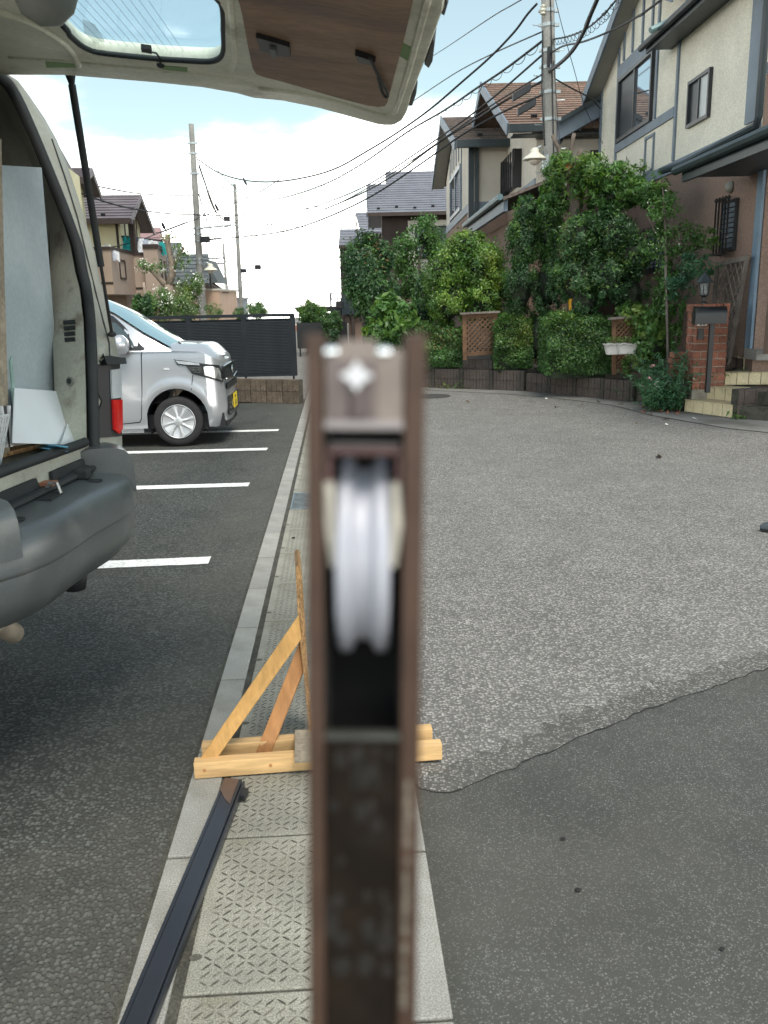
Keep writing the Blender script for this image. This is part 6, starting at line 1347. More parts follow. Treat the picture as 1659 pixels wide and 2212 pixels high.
# ---------------------------------------------------------------- white van with its tailgate up
vy = V((.1, 1, 0)).normalized(); vx = V((vy.y, -vy.x, 0)); VO = V((-1.13, 3.6, 0))
def VL(a, b, z): return VO + vx * a + vy * b + UP * z
def vrear(px, py, a=0.0):
    p = onp(px, py, VL(a, 0, 0), vx)
    if p.z > 1.33: p = onp(px, py, VL(a, 0, 1.33), (vx + UP * .28).normalized())
    return p
M['van_lit'] = mat('van_paint_lit', (0.72, 0.71, 0.58), 0.5, .14, 2.5, fine=.06, fscale=60, col2=(0.36, 0.35, 0.26), c2amt=.4, c2scale=3.5)  # lighter copy of the van paint; ground bounce put into the colour
M['van'] = mat('van_paint', (0.28, 0.285, 0.245), 0.42, .12, 2.5, fine=.05, fscale=60, col2=(0.24, 0.24, 0.19), c2amt=.45, c2scale=4, spec=.5)
M['vanin'] = mat('van_jamb_paint', (0.34, 0.345, 0.29), 0.55, .14, 4, fine=.06, fscale=80, col2=(0.16, 0.14, 0.10), c2amt=.3, c2scale=9)
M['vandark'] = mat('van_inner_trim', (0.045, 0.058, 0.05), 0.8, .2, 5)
M['seal'] = mat('seal_rubber', (0.012, 0.015, 0.016), 0.7, .2, 9)
M['bump'] = mat('bumper_grey', (0.058, 0.068, 0.070), 0.33, .14, 3, fine=.10, fscale=220, col2=(0.10, 0.105, 0.10), c2amt=.3, c2scale=5, spec=.8, bump=.12, bscale=300)
van = thing('van', VL(-2, -.72, 0), 'old off-white van on the left with raised tailgate and grey plastic bumper', 'van')
Opx = [(-60, 128), (-25, 138), (0, 157), (26, 172), (54, 208), (86, 251), (114, 298), (137, 350), (159, 421), (178, 483), (197, 549), (208, 610), (223, 652), (241, 722), (254, 783), (259, 860), (260, 944), (262, 1000)]
S1 = [(-55, 138), (-22, 150), (0, 168), (21, 187), (41, 221), (66, 275), (86, 322), (110, 380), (133, 436), (152, 490), (172, 543), (180, 585), (188, 624), (196, 690), (200, 787), (203, 870), (206, 946), (208, 1005)]
S0 = [(-52, 148), (-25, 160), (-3, 174), (10, 190), (28, 222), (46, 262), (66, 308), (90, 366), (116, 430), (136, 480), (152, 530), (162, 585), (172, 624), (180, 690), (184, 787), (186, 870), (187, 950), (184, 1000)]
oc = [vrear(*p) for p in Opx]; s1 = [vrear(*p) for p in S1]; s0 = [vrear(*p) for p in S0]
rows = []
for o_, i_ in zip(oc, s1):
    m_ = o_.lerp(i_, .55); rows.append([o_ - vx * .10 + vy * .015, o_ - vx * .03 + vy * .008, o_, o_.lerp(i_, .2) + vx * .028, m_ + vx * .03, i_ + vx * .005])
rear_c = MB().grid(catmull_rows(rows) if 'catmull_rows' in globals() else rows).build('rear_corner', M['van'], van, smooth='all')
MB().grid([[o_ - vx * .10 + vy * .015, o_ - vx * 1.2 + vy * .03, o_ - vx * 4.1 + vy * .02] for o_ in oc]).build('side_panel', M['van'], van, smooth='all')
bc = -.72
def mirv(p): q = p - VO; b = q.dot(vy); return p + vy * (2 * (bc - b))
MB().grid([[mirv(p) for p in r] for r in rows]).build('rear_corner', M['van'], van, smooth='all')
MB().grid([[mirv(o_ - vx * .10 + vy * .015), mirv(o_ - vx * 4.1 + vy * .02)] for o_ in oc]).build('side_panel', M['van'], van, smooth='all')
tz = oc[0].z
MB().grid([[VL(a, b, tz + .03 + .03 * math.cos((b - bc) * 1.9)) for b in (bc - .72, bc - .4, bc, bc + .4, bc + .72)] for a in (-.36, -1.5, -4.1)]).build('roof', M['van'], van, smooth='all')
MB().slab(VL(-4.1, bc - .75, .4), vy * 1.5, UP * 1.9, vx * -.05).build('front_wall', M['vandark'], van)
MB().slab(VL(-4.0, bc - .78, .42), vx * 3.2, vy * 1.45, UP * .2).build('underbody', M['plasticb'], van)
# seal round the opening
lowseal = [(186, 1012), (172, 1022), (123, 1050), (32, 1092), (-60, 1138)]
cen = [(a + b) / 2 + vx * .012 for a, b in zip(s0, s1)] + [onp(px, py, VL(.01, 0, 0), vx) for px, py in lowseal[1:]]
MB().tube(catmull(cen, 3), .022, 8).build('door_seal', M['seal'], van, smooth='all')
# jamb and inner wall
Jp = [(-70, 165), (-50, 178), (-30, 190), (-12, 205), (10, 236), (30, 275), (52, 318), (74, 370), (98, 436), (106, 490), (108, 540), (108, 585), (110, 624), (112, 690), (116, 787), (118, 870), (119, 950), (119, 985)]
jr = []
for a, p in zip(s0, Jp):
    j = vrear(*p, a=-.16); jr.append([a, a.lerp(j, .35) - vy * .012 + vx * .02, a.lerp(j, .7) - vy * .008, j])
jamb = MB().grid(jr).build('door_jamb', M['vanin'], van, smooth=50)
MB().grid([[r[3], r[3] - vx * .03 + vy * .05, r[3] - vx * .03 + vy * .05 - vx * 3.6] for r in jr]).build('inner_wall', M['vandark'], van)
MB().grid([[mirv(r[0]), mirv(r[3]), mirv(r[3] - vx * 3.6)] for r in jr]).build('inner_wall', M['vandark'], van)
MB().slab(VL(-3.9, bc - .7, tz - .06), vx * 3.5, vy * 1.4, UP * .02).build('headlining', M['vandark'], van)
jb = bvh_of(jamb)
for k in range(4): patch('vent_slot', [(138 + k, 694 + 12.5 * k), (163, 692 + 12.5 * k), (164, 700 + 12.5 * k), (139 + k, 702 + 12.5 * k)], jb, .002, M['seal'], van, 0, .004)
patch('grommet', [(154 + 7 * math.cos(a), 824 + 10 * math.sin(a)) for a in [2 * math.pi * i / 12 for i in range(12)]], jb, .004, mat('grommet_grey', (.16, .17, .15), .5, .1, 5), van, 0, .008)
patch('grommet', [(155 + 4 * math.cos(a), 824 + 6 * math.sin(a)) for a in [2 * math.pi * i / 12 for i in range(12)]], jb, .013, M['seal'], van, 0, .004)
# cargo floor, sill, latch pieces
zf = 1.035
MB().slab(VL(-3.9, bc - .68, zf - .03), vx * 3.88, vy * 1.33, UP * .03).build('cargo_floor', mat('cargo_floor', (.10, .085, .06), .8, .3, 5, fine=.2, fscale=60), van)
MB().tube([VL(-.005, -.28, zf + .005), VL(.0, -.30, zf + .005), VL(.0, -1.2, zf + .015)], .019, 8).build('sill_trim', M['seal'], van, smooth='all')
MB().prism([VL(-.004, -.24, .93), VL(-.004, -.24, zf - .01), VL(-.004, -1.25, zf - .01), VL(-.004, -1.25, .90)], vx * -.03).build('sill', M['vanin'], van)
for (b0, b1) in ((-.33, -.60), (-.70, -.97)):
    MB().prism([VL(.0, b0, .955), VL(.0, b0 - .015, .985), VL(.0, b1, .985), VL(.0, b1, .945), VL(.0, b0, .935)], vx * .012).build('sill_plate', M['seal'], van)
MB().box(VL(.02, -.655, .955), (.05, .05, .012)).build('rusty_tab', mat('rust', (.22, .09, .05), .8, .2, 9), van)
MB().tube([VL(.035, -.28, .945), VL(.035, -1.2, .935)], .012, 6).build('sill_lip', M['seal'], van)
# bumper: a moulded section swept round the corners
path = []
for (a, b, nx, ny) in ((0, bc, 1, 0), (.01, -.50, 1, .02), (.005, -.40, .99, .12), (-.015, -.335, .95, .3), (-.055, -.27, .85, .53), (-.115, -.205, .62, .78), (-.19, -.16, .35, .94), (-.30, -.135, .1, .99), (-.9, -.13, 0, 1)):
    ln = math.hypot(nx, ny); path.append((a, b, nx / ln, ny / ln))
full = [(a, 2 * bc - b, nx, -ny) for a, b, nx, ny in path[:0:-1]] + path
sec = [(-.02, .930), (.08, .924), (.150, .916), (.172, .905), (.190, .880), (.200, .845), (.204, .80), (.203, .790), (.194, .782), (.195, .772), (.192, .72), (.172, .67), (.125, .62), (.05, .585), (-.05, .568), (-.14, .565), (-.30, .60)]
def sweep(secs, pth): return [[VL(a + nx * o, b + ny * o, z) for o, z in secs] for a, b, nx, ny in pth]
bmp = MB().grid(sweep(sec, full)).build('bumper', M['bump'], van, smooth=50)
for sg in (1, -1):
    ep = [(a, b, nx, ny) for a, b, nx, ny in path if b > -.36 and a > -.85] ; ep = ep if sg > 0 else [(a, 2 * bc - b, nx, -ny) for a, b, nx, ny in ep]
    us = [(-.02, .90), (-.02, 1.0), (.05, 1.018), (.13, 1.02), (.175, 1.008), (.196, .985), (.205, .95), (.208, .89), (.208, .84)]
    g = sweep(us, ep); mb = MB(); mb.grid(g); mb.add(g[0], [tuple(range(len(us)))]); mb.build('bumper_end', M['bump'], bmp, smooth=40)
for (b, a) in ((-.44, .05), (-1.02, .05)):
    MB().box(VL(a, b, .945), (.05, .05, .035)).build('rubber_stop', M['seal'], bmp, bevel=.006)
    MB().lathe(VL(a + .05, b - .02, .923), [(.03, 0), (.03, .002), (0, .003)], n=12).build('bolt_recess', M['seal'], bmp)
MB().box(VL(.045, -.74, .927), (.09, .12, .006)).build('latch_recess', M['seal'], bmp)
MB().tube([VL(.02, -.70, .93), VL(.05, -.70, .965), VL(.075, -.70, .965), VL(.085, -.70, .93)], .007, 6).build('latch_loop', mat('latch_steel', (.30, .30, .29), .4, .1, 5, metal=.7), bmp)
# tail lamp
cbv = bvh_of(rear_c)
tl = patch('tail_lamp', [(201, 788), (225, 786), (256, 786), (259, 860), (260, 942), (228, 945), (206, 946), (204, 870)], cbv, .0005, M['plasticb'], van, 2, .006)
patch('clear_lens', [(234, 799), (254, 796), (256, 859), (236, 861)], cbv, .008, mat('clear_lens', (.50, .53, .55), .15, .1, 9, metal=.2), tl, 1, .008)
patch('red_lens', [(237, 864), (256, 863), (257, 926), (250, 937), (240, 928)], cbv, .008, mat('red_lens', (.55, .008, .008), .15, .15, 6, coat=.5), tl, 1, .010)
patch('lamp_hood', [(200, 779), (225, 775), (255, 777), (257, 786), (230, 788), (202, 789)], cbv, .004, M['seal'], van, 1, .03)
c, n = hit(cbv, 213, 760); MB().lathe(c - n * .03, [(.05, 0), (.048, .03), (.03, .052), (0, .06)], n, 14).build('body_boss', M['van'], van, smooth='all')
patch('seam', [(110, 300), (112, 300), (140, 380), (168, 470), (190, 560), (212, 650), (236, 740), (238, 778), (235.5, 778), (234, 741), (210, 652), (188, 562), (166, 471), (138, 381)], cbv, .001, M['seal'], van, 1, .002)
MB().tube([at(-12, 1345, 2.45), at(30, 1368, 2.62)], .033, 14).build('exhaust_pipe', mat('exhaust', (.33, .28, .22), .5, .3, 9, metal=.4), van, smooth=50)
MB().lathe(VL(-.10, -.30, .46), [(.0, -.03), (.04, -.02), (.05, .03), (.045, .09), (.0, .10)], (0, 0, 1), 14).build('tow_hook', M['plasticb'], van, smooth='all')
for b in (-.05, bc * 2 + .05):
    for a in (-.95, -3.3): MB().lathe(VL(a, b, .31), [(.0, -.1), (.2, -.11), (.30, -.1), (.31, -.07), (.31, .05), (.29, .09), (.18, .10), (0, .08)], vy, 28).build('wheel', M['rubber'], van, smooth=50)
ep_ = at(30, 1368, 2.62); ed_ = (at(30, 1368, 2.62) - at(-12, 1345, 2.45)).normalized(); MB().lathe(ep_ + ed_ * .001, [(.027, 0), (.027, .001), (0, .0012)], ed_, 14).build('exhaust_bore', M['seal'], van)
# cargo
def sheetp(name, pts, a, th, m, label, cat, thick_dir=None):
    P = [onp(px, py, VL(a, 0, 0), vx) if not isinstance(a, (list, tuple)) else onp(px, py, VL(a[i], 0, 0), vx) for i, (px, py) in enumerate(pts)]
    return tag(MB().prism(P, vx * -th).build(name, m), label, cat)
sheetp('plastic_sheet', [(4, 357), (90, 362), (117, 700), (119, 958), (10, 958)], -.185, .006, mat('translucent_sheet', (.33, .39, .41), .5, .10, 3, col2=(.42, .46, .47), c2amt=.5, c2scale=1.5, fine=.04, fscale=60), 'tall blue-grey translucent plastic sheet standing in the van', 'plastic sheet')
sheetp('board', [(-6, 300), (3, 300), (10, 610), (18, 880), (22, 980), (-8, 985)], -.16, .018, M['woodgrey'], 'brown chipboard panel on edge at the far left of the van load', 'board')
sheetp('white_sheet', [(32, 838), (165, 848), (131, 960), (28, 957)], [-.15, -.15, -.07, -.07], .004, mat('white_sheet', (.58, .62, .64), .5, .06, 2), 'larger white plastic sheet leaning in the van doorway', 'plastic sheet')
sheetp('white_sheet', [(151, 903), (183, 910), (163, 962), (133, 960)], [-.10, -.10, -.05, -.05], .004, mat('white_sheet_2', (.55, .58, .60), .5, .06, 2), 'smaller white plastic offcut leaning beside the larger sheet', 'plastic sheet')
sheetp('glass_strip', [(22, 780), (26, 770), (41, 943), (36, 945)], -.155, .006, mat('wired_glass_edge', (.25, .38, .34), .3, .2, 20), 'narrow strip of greenish wired glass beside the brown panel', 'glass')
pl1 = VL(-.11, -.42, zf)
tag(MB().prism([gnd(5, 989, zf + .002), gnd(120, 960, zf + .002), gnd(112, 950, zf + .002), gnd(5, 975, zf + .002)], UP * .016).build('plank', M['ply']), 'orange-brown plank lying on the van floor', 'plank')
tag(MB().prism([gnd(18, 966, zf + .02), gnd(95, 954, zf + .02), gnd(90, 947, zf + .02), gnd(18, 956, zf + .02)], UP * .012).build('plank', M['white']), 'thin white board lying on the plank in the van', 'board')
rows = []
for i in range(5):
    rows.append([gnd(57 + 90 * t, 952 + 3 * i + 12 * t, zf + .022 + .012 * math.sin(t * 9 + i) + .012 * math.sin(i * 1.7) - .004 * i) for t in [k / 9 for k in range(10)]])
tag(MB().grid(rows).build('cloth', mat('blue_cloth', (.10, .30, .42), .9, .15, 9), smooth='all'), 'crumpled light blue cloth on the van sill', 'cloth')
bk_ = thing('basket', gnd(0, 990, zf), 'white perforated plastic basket holding tools at the left edge of the van', 'basket')
M['bask'] = mat('basket_plastic', (.50, .52, .52), .5, .05, 3)
a_, b_, c_, d_2 = [onp(px, py, VL(-.10, 0, 0), vx) for px, py in ((-30, 905), (20, 897), (3, 1000), (-30, 1004))]
gq = lambda u, v: a_.lerp(b_, u).lerp(d_2.lerp(c_, u), v)
mb = MB()
for i in range(9): mb.prism([gq(i / 8 - .03, 0), gq(i / 8 + .03, 0), gq(i / 8 + .03, 1), gq(i / 8 - .03, 1)], vx * -.004)
for j in range(6): mb.prism([gq(0, j / 5 - .035), gq(1, j / 5 - .035), gq(1, j / 5 + .035), gq(0, j / 5 + .035)], vx * -.003)
w__ = mb.build('basket_side', M['bask'], bk_); w__['kind'] = 'stuff'
MB().prism([gq(0, 0) - vx * .15, gq(1, 0) - vx * .15, gq(1, 1) - vx * .12, gq(0, 1) - vx * .12], vx * -.004).build('basket_back', M['bask'], bk_)
MB().prism([gq(0, 1), gq(1, 1), gq(1, 1) - vx * .12, gq(0, 1) - vx * .12], UP * -.004).build('basket_floor', M['bask'], bk_)
for k, (m_, px) in enumerate(((M['bask'], 5), (M['plasticb'], 9), (M['bask'], 15))):
    p = onp(px, 905, VL(-.14, 0, 0), vx); tag(MB().tube([p - UP * .1, p + UP * .045 + vy * (.01 * k)], .009, 8).build('marker_pen', m_), ['white marker pen in the basket, leftmost', 'black marker pen in the middle of the basket', 'white marker pen in the basket, rightmost'][k], 'pen')

# tailgate
hz0, hz1 = VL(-.31, 0, 2.44), VL(1.25, 0, 2.205); tn = (hz1 - hz0).cross(vy).normalized(); tn = tn if tn.z > 0 else -tn
TP = lambda px, py, o=0.0: onp(px, py, hz0 + tn * o, tn)
far_e = [(0, 147), (60, 147), (100, 146.5), (147, 146.5), (245, 154), (343, 162), (441, 172), (510, 184), (549, 195), (613, 201), (686, 216), (750, 234), (813, 252), (835, 255), (857, 255), (872, 246), (880, 232)]
tip = [(890, 196), (915, 131), (933, 78), (949, 33), (961, 0)]
E1 = [TP(*p) for p in far_e]; E2 = [TP(*p) for p in tip]
hin = [E1[0] - (hz1 - hz0).normalized() * .12]
dirk = (E2[-1] - E2[0]).normalized(); LNG = 1.45
cornr = E2[-1] + dirk * .35
PLT0 = lambda a, b: hz0 + (hz1 - hz0) * ((a + .31) / 1.56) + vy * b
eb_ = (E1[5] - VO).dot(vy) - 1.55; ea_ = (E2[-1] - VO).dot(vx)
nearT = [PLT0(ea_ + .02, eb_ + .10), PLT0(ea_ - .03, eb_ + .02), PLT0(ea_ - .12, eb_), PLT0(.5, eb_), PLT0(-.4, eb_)]
E2 = [p for p in E2 if (p - VO).dot(vy) > eb_ + .14]
outl = hin + E1 + E2 + nearT
gl_px = [(132, 37), (150, 62), (172, 83), (190, 94), (211, 101), (260, 107), (343, 115), (400, 118.5), (440, 120.5), (456, 120), (470, 116), (480, 107), (485, 90), (484, 50), (483, 5)]
G1 = [TP(*p) for p in gl_px]; dg_ = (G1[-1] - G1[-3]).normalized()
PLT = lambda a, b: hz0 + (hz1 - hz0) * ((a + .31) / 1.56) + vy * b
ga = lambda p: (p - VO).dot(vx); gb = lambda p: (p - VO).dot(vy)
nb_ = min(gb(G1[-1]) - .12, -1.38)
G2 = [PLT(ga(G1[-1]) + .01, nb_ + .06), PLT(ga(G1[-1]) - .05, nb_), PLT(ga(G1[0]) + .07, nb_), PLT(ga(G1[0]) + .01, nb_ + .06)]
glass_o = G1 + G2
tg = thing('tailgate', E1[0], None, None)
tg_f = plate('frame', outl, [glass_o], .055, .016, M['van_lit'], None, side=0)
bpy.data.objects.remove(tg)
setpar(tg_f, van); tg_f.name = 'tailgate'
tb = bvh_of(tg_f)
lo = -.036
# glass, seal, heater wires
gm_ = bpy.data.materials.new('tailgate_glass'); gm_.use_nodes = True; t_, N_, L_ = nodes(gm_); t_.nodes.remove(t_.nodes['Principled BSDF'])
tr_ = N_('ShaderNodeBsdfTransparent'); tr_.inputs[0].default_value = (.90, .965, .985, 1); gs = N_('ShaderNodeBsdfGlossy'); gs.inputs['Roughness'].default_value = .05; ms = N_('ShaderNodeMixShader'); ms.inputs[0].default_value = .05
L_(tr_.outputs[0], ms.inputs[1]); L_(gs.outputs[0], ms.inputs[2]); L_(ms.outputs[0], t_.nodes['Material Output'].inputs[0])
gc = sum(glass_o, V((0, 0, 0))) / len(glass_o)
mb = MB(); mb.prism([p + (p - gc).normalized() * .02 + tn * .012 for p in glass_o], tn * .004); mb.build('tailgate_glass', gm_, tg_f)
MB().tube([p + tn * lo * .45 for p in catmull(glass_o, 2, True)] + [glass_o[0] + tn * lo * .45], .0085, 6).build('glass_seal', M['seal'], tg_f, smooth='all')
for i in range(12):
    f = (i + .5) / 12; x0p = 205 + 205 * f
    a = TP(x0p, 99 + 20 * f, .010); MB().tube([a + dirk * .04, a + dirk * .95], .00045, 4).build('heater_wire', M['seal'], tg_f)
patch('sticker', [(178, 40), (205, 52), (228, 90), (200, 96), (182, 70)], bvh_of(bpy.data.objects['tailgate_glass']), .0005, mat('clear_sticker', (.45, .52, .47), .6, .2, 30, alpha=.25), tg_f, 0, .0006)
# plywood lining
ply = [(513, -70), (513, 0), (518, 14), (524, 40), (533, 90), (541, 130), (546, 150), (553, 161), (566, 166), (610, 177), (678, 197), (740, 215), (795, 229), (817, 232), (832, 230), (837, 222), (850, 172), (874, 82), (893, 0), (905, -70)]
pm = mat('plywood_lining', (.255, .150, .088), .6, .25, 4, fine=.14, fscale=40, col2=(.14, .085, .08), c2amt=.5, c2scale=2.2, stretch=(.6, 2.2, 1))
o = MB().prism([TP(*p, lo) for p in ply], tn * .01).build('plywood_panel', pm, tg_f, bevel=.003)
pb = bvh_of(o)
hdl = patch('pull_handle', [(554, 70), (590, 80), (626, 91), (628, 113), (600, 110), (562, 99)], pb, .0, M['plasticb'], tg_f, 0, .012)
patch('handle_grip', [(584, 88), (597, 91), (598, 109), (586, 105)], pb, .012, mat('grey_plastic', (.10, .11, .11), .5, .1, 5), tg_f, 0, .008)
patch('strap_mount', [(768, 106), (790, 113), (812, 122), (800, 128), (776, 122)], pb, .0, M['plasticb'], tg_f, 0, .015)
sp_ = [TP(*p, lo - .016) for p in ((798, 124), (808, 145), (815, 160), (826, 180), (836, 200), (837, 209), (830, 207), (822, 190), (817, 165))]
MB().tube(catmull(sp_, 4), .0045, 6).build('pull_strap', M['seal'], tg_f, smooth='all')
# inner ribs and folded lip of the frame, seen from below
for pts, r in ((((560, 189), (613, 193), (686, 206), (780, 232), (825, 245), (850, 243), (858, 228), (880, 160), (905, 70), (926, -10)), .010), (((20, 122), (120, 128), (245, 140), (343, 148), (441, 158), (505, 168)), .008), (((500, 150), (508, 120), (503, 60), (498, -10)), .009)):
    MB().tube(catmull([TP(*p, -.026) for p in pts], 4), r, 8).build('frame_rib', M['van_lit'], tg_f, smooth='all')
M['tape'] = mat('green_tape', (.17, .30, .09), .6, .1, 6)
for q in ([(98, 133), (172, 134), (175, 145), (100, 145)], [(350, 141), (405, 145), (405, 158), (350, 155)], [(866, 90), (892, 103), (890, 122), (880, 130), (861, 118)]): patch('tape', q, tb, .0008, M['tape'], tg_f, 2, .001)
p0, n0 = hit(tb, 347, 139); MB().lathe(p0, [(.012, 0), (.012, .006), (.007, .010), (0, .011)], n0, 12).build('plug', M['seal'], tg_f, smooth=40)
MB().tube([hit(tb, 347, 139, .008)[0], hit(tb, 348, 126, .006)[0], TP(338, 115, lo * .5), TP(325, 112, lo * .5)], .003, 5).build('wire', M['seal'], tg_f)
MB().prism([TP(*p, lo * .7) for p in ((304, 104), (326, 107), (328, 117), (306, 113))], tn * .012).build('clip', M['seal'], tg_f)
MB().prism([TP(*p, lo * .7) for p in ((472, 1), (494, 4), (494, 11), (472, 8))], tn * .012).build('clip', M['seal'], tg_f)
c = TP(98, -12, -.05); MB().lathe(c + tn * .03, [(.075, .02), (.078, -.0), (.070, -.05), (.045, -.085), (0, -.10)], (tn + vx * .1).normalized(), 20).build('lamp_pod', mat('pod_grey', (.20, .21, .19), .5, .15, 6), tg_f, smooth='all')
MB().tube(catmull([TP(*p, -.03) for p in ((-40, 20), (20, 30), (90, 60), (150, 105), (170, 140))], 4), .012, 8).build('frame_rib', M['van_lit'], tg_f, smooth='all')
for q, hh in (([(916, 140), (934, 88), (938, 95), (934, 135), (926, 149)], .05), ([(887, 214), (897, 190), (899, 205), (891, 229), (881, 229)], .04), ([(952, 30), (962, 0), (968, 8), (960, 36)], .05)):
    MB().prism([TP(*p, -.012) for p in q], tn * hh).build('hinge_cover', M['plasticb'], tg_f, bevel=.004)
# gas strut
sa, sb = TP(150, 150, .0), hit(cbv, 230, 727, .03)[0]; dd_ = sb - sa
gs_ = MB().tube([sa, sa + dd_ * .052], [.024, .010], 8).tube([sa + dd_ * .05, sa + dd_ * .72], .0135, 12).build('gas_strut', M['seal'], van, smooth=50)
MB().tube([sa + dd_ * .72, sb], .007, 8).build('strut_rod', mat('rod', (.03, .03, .03), .3, .1, 5, metal=.5), gs_)
MB().lathe(sb - V((0, 0, .015)), [(.0, 0), (.016, .004), (.018, .015), (.0, .03)], n=10).build('strut_ball', M['seal'], gs_)

# ---------------------------------------------------------------- wooden stand on the gutter covers
sd_t = thing('wooden_stand', gnd(640, 1650), 'pale wooden A-frame stand lying across the gutter covers', 'wooden stand')
g1_, g2_ = gnd(420.6, 1685), gnd(955.7, 1643); u = (g2_ - g1_).normalized(); bkd = V((-u.y, u.x, 0)); Lr = (g2_ - g1_).length
hh = .058; z0 = V((0, 0, .003))
MB().slab(g1_ + z0, u * Lr, bkd * .042, UP * hh).build('rail', M['wood'], sd_t, bevel=.003)
r2 = gnd(431, 1614, hh) - V((0, 0, hh)); off = (r2 - g1_).dot(bkd)
MB().slab(g1_ + z0 + bkd * off + u * .015, u * (Lr - .03), bkd * .042, UP * hh).build('rail', M['wood'], sd_t, bevel=.003)
for x in (.035, .255): MB().lathe(g1_ + z0 + u * x - bkd * .0005 + UP * .03, [(.006, -.0), (.006, .0015), (0, .002)], -bkd, 10).build('knot', M['wood2'], sd_t)
Yb = g1_.y + .03
br = [at(428, 1645, Yb), at(466, 1642, Yb + .01), at(650, 1382, Yb + .13), at(644, 1330, Yb + .13)]
MB().prism(br, V((.004, .035, 0))).build('brace', mat('brace_wood', (.50, .28, .09), .6, .12, 7, fine=.1, fscale=40, stretch=(1.5, 2.5, .4)), sd_t, bevel=.003)
br = [at(549, 1634, Yb + .10), at(584, 1630, Yb + .10), at(657, 1447, Yb + .16), at(646, 1388, Yb + .16)]
MB().prism(br, V((.004, .03, 0))).build('brace', M['wood2'], sd_t, bevel=.003)
up_l = [(638, 1226), (639, 1250), (643, 1330), (649, 1400), (655, 1450), (661, 1510), (668, 1590)]; up_r = [(677, 1590), (669, 1500), (664, 1430), (658, 1330), (653, 1250), (650, 1226), (645, 1221)]
MB().prism([at(px, py, Yb + .14 + (1600 - py) * .00001) for px, py in up_l + up_r], V((-.022, .20, 0))).build('upright', M['ply'], sd_t, bevel=.002)
q0, q1 = gnd(636, 1638, hh + .022), gnd(637, 1577, hh + .022)
MB().slab(q0 - V((0, 0, .019)), (q1 - q0), u * .16, UP * .019).build('cross_board', M['woodgrey'], sd_t, bevel=.002)

# ---------------------------------------------------------------- bronze sash bar lying on the kerb
bz = .036
fl_, fr_, nl, nr = gnd(484, 1682, bz), gnd(523, 1683, bz), gnd(252, 2212, bz), gnd(320, 2212, bz)
db = (((nl + nr) - (fl_ + fr_)) / 2).normalized(); wv = (fr_ - fl_); wv = (wv - db * wv.dot(db)); wd = .066; wv.normalize()
f0 = V((fl_.x, fl_.y, 0)); LB = 1.75
sb_ = thing('sash_bar', f0 + V((0, 0, .002)), 'long black aluminium sash bar lying along the kerb in front of the stand', 'aluminium bar')
b0 = f0 + V((0, 0, .002))
MB().slab(b0 + wv * .012, db * LB, wv * (wd - .018), UP * (bz - .002)).build('profile', M['sash'], sb_, bevel=.002)
MB().slab(b0, db * LB, wv * .0105, UP * (bz - .004)).build('edge_flange', M['sash'], sb_, bevel=.0015)
MB().slab(b0 + wv * (wd - .004), db * LB, wv * .006, UP * (bz - .010)).build('edge_flange', M['sash'], sb_, bevel=.001)
cp_ = [gnd(486, 1680, bz + .0012), gnd(517, 1683, bz + .0012), gnd(502, 1720, bz + .0012), gnd(497, 1738, bz + .0012), gnd(487, 1728, bz + .0012), gnd(475, 1705, bz + .0012)]
MB().prism(cp_, UP * .0008).build('film_piece', M['sashbrown'], sb_)
c = gnd(526, 1712, .02); MB().box(c - V((0, 0, .006)), (.022, .045, .022), Matrix.Rotation(R(-8), 3, 'Z')).build('end_clip', M['plasticb'], sb_, bevel=.003)

# ---------------------------------------------------------------- sash roller held close to the lens: a stile standing on the road
def cs(px, py, d): return C0 + ray(px, py) * d
tp_, bt_ = cs(788, 1000, .222), cs(783, 2150, .2455)
dn = (bt_ - tp_).normalized(); rgt = (CR @ V((1, 0, 0))); rgt = (rgt - dn * rgt.dot(dn)).normalized(); fwd = rgt.cross(dn).normalized()
if fwd.dot(CR @ V((0, 0, -1))) < 0: fwd = -fwd
top0 = cs(783, 722, .2165)
top0 = tp_ + dn * ((top0 - tp_).dot(dn))
K = .222 / 1850
def SP(x, s, d=0.0): return top0 + rgt * x + dn * s + fwd * d     # x across, s down the stile, d away from the eye
px2x = lambda px: (px - 788) * K
py2s = lambda py: (py - 722) * K * 1.03
Lst = (top0.z + .0) / -dn.z
M['stile'] = mat('stile_bronze', (.066, .038, .026), .5, .14, 60, metal=.1, fine=.05, fscale=500, spec=.35)
M['stiled'] = mat('stile_face_shaded', (.012, .008, .005), .8, .35, 70, spec=.15, col2=(.016, .013, .010), c2amt=.3, c2scale=60)  # darker copy of the bronze; shade low on the stile put into colour
M['zinc'] = mat('zinc_taupe', (.20, .165, .145), .35, .12, 120, metal=.5)
M['zincp'] = mat('zinc_inner', (.14, .11, .105), .4, .1, 120, metal=.4)
M['nylon'] = mat('roller_nylon', (.38, .385, .43), .4, .03, 50)
M['creamp'] = mat('cream_plastic', (.42, .39, .33), .5, .08, 80)
M['fleck'] = mat('cement_smear', (.15, .13, .10), .8, .4, 400)
M['dirtp'] = mat('dried_dirt', (.011, .009, .007), .9, .5, 300)
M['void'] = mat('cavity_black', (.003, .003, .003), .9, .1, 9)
rs_ = thing('sash_roller', SP(0, Lst), 'out-of-focus brown sash stile end with white grooved roller, filling the middle foreground', 'sash roller')
xl0, xl1, xr0, xr1 = px2x(661), px2x(698), px2x(872), px2x(917)
D_ = .030
MB().slab(SP(xl0, 0), rgt * (xl1 - xl0), dn * Lst, fwd * D_).build('flange', M['stile'], rs_, bevel=.0006)
MB().slab(SP(xr0, -.0004), rgt * (xr1 - xr0), dn * Lst, fwd * D_).build('flange', M['stile'], rs_, bevel=.0008)
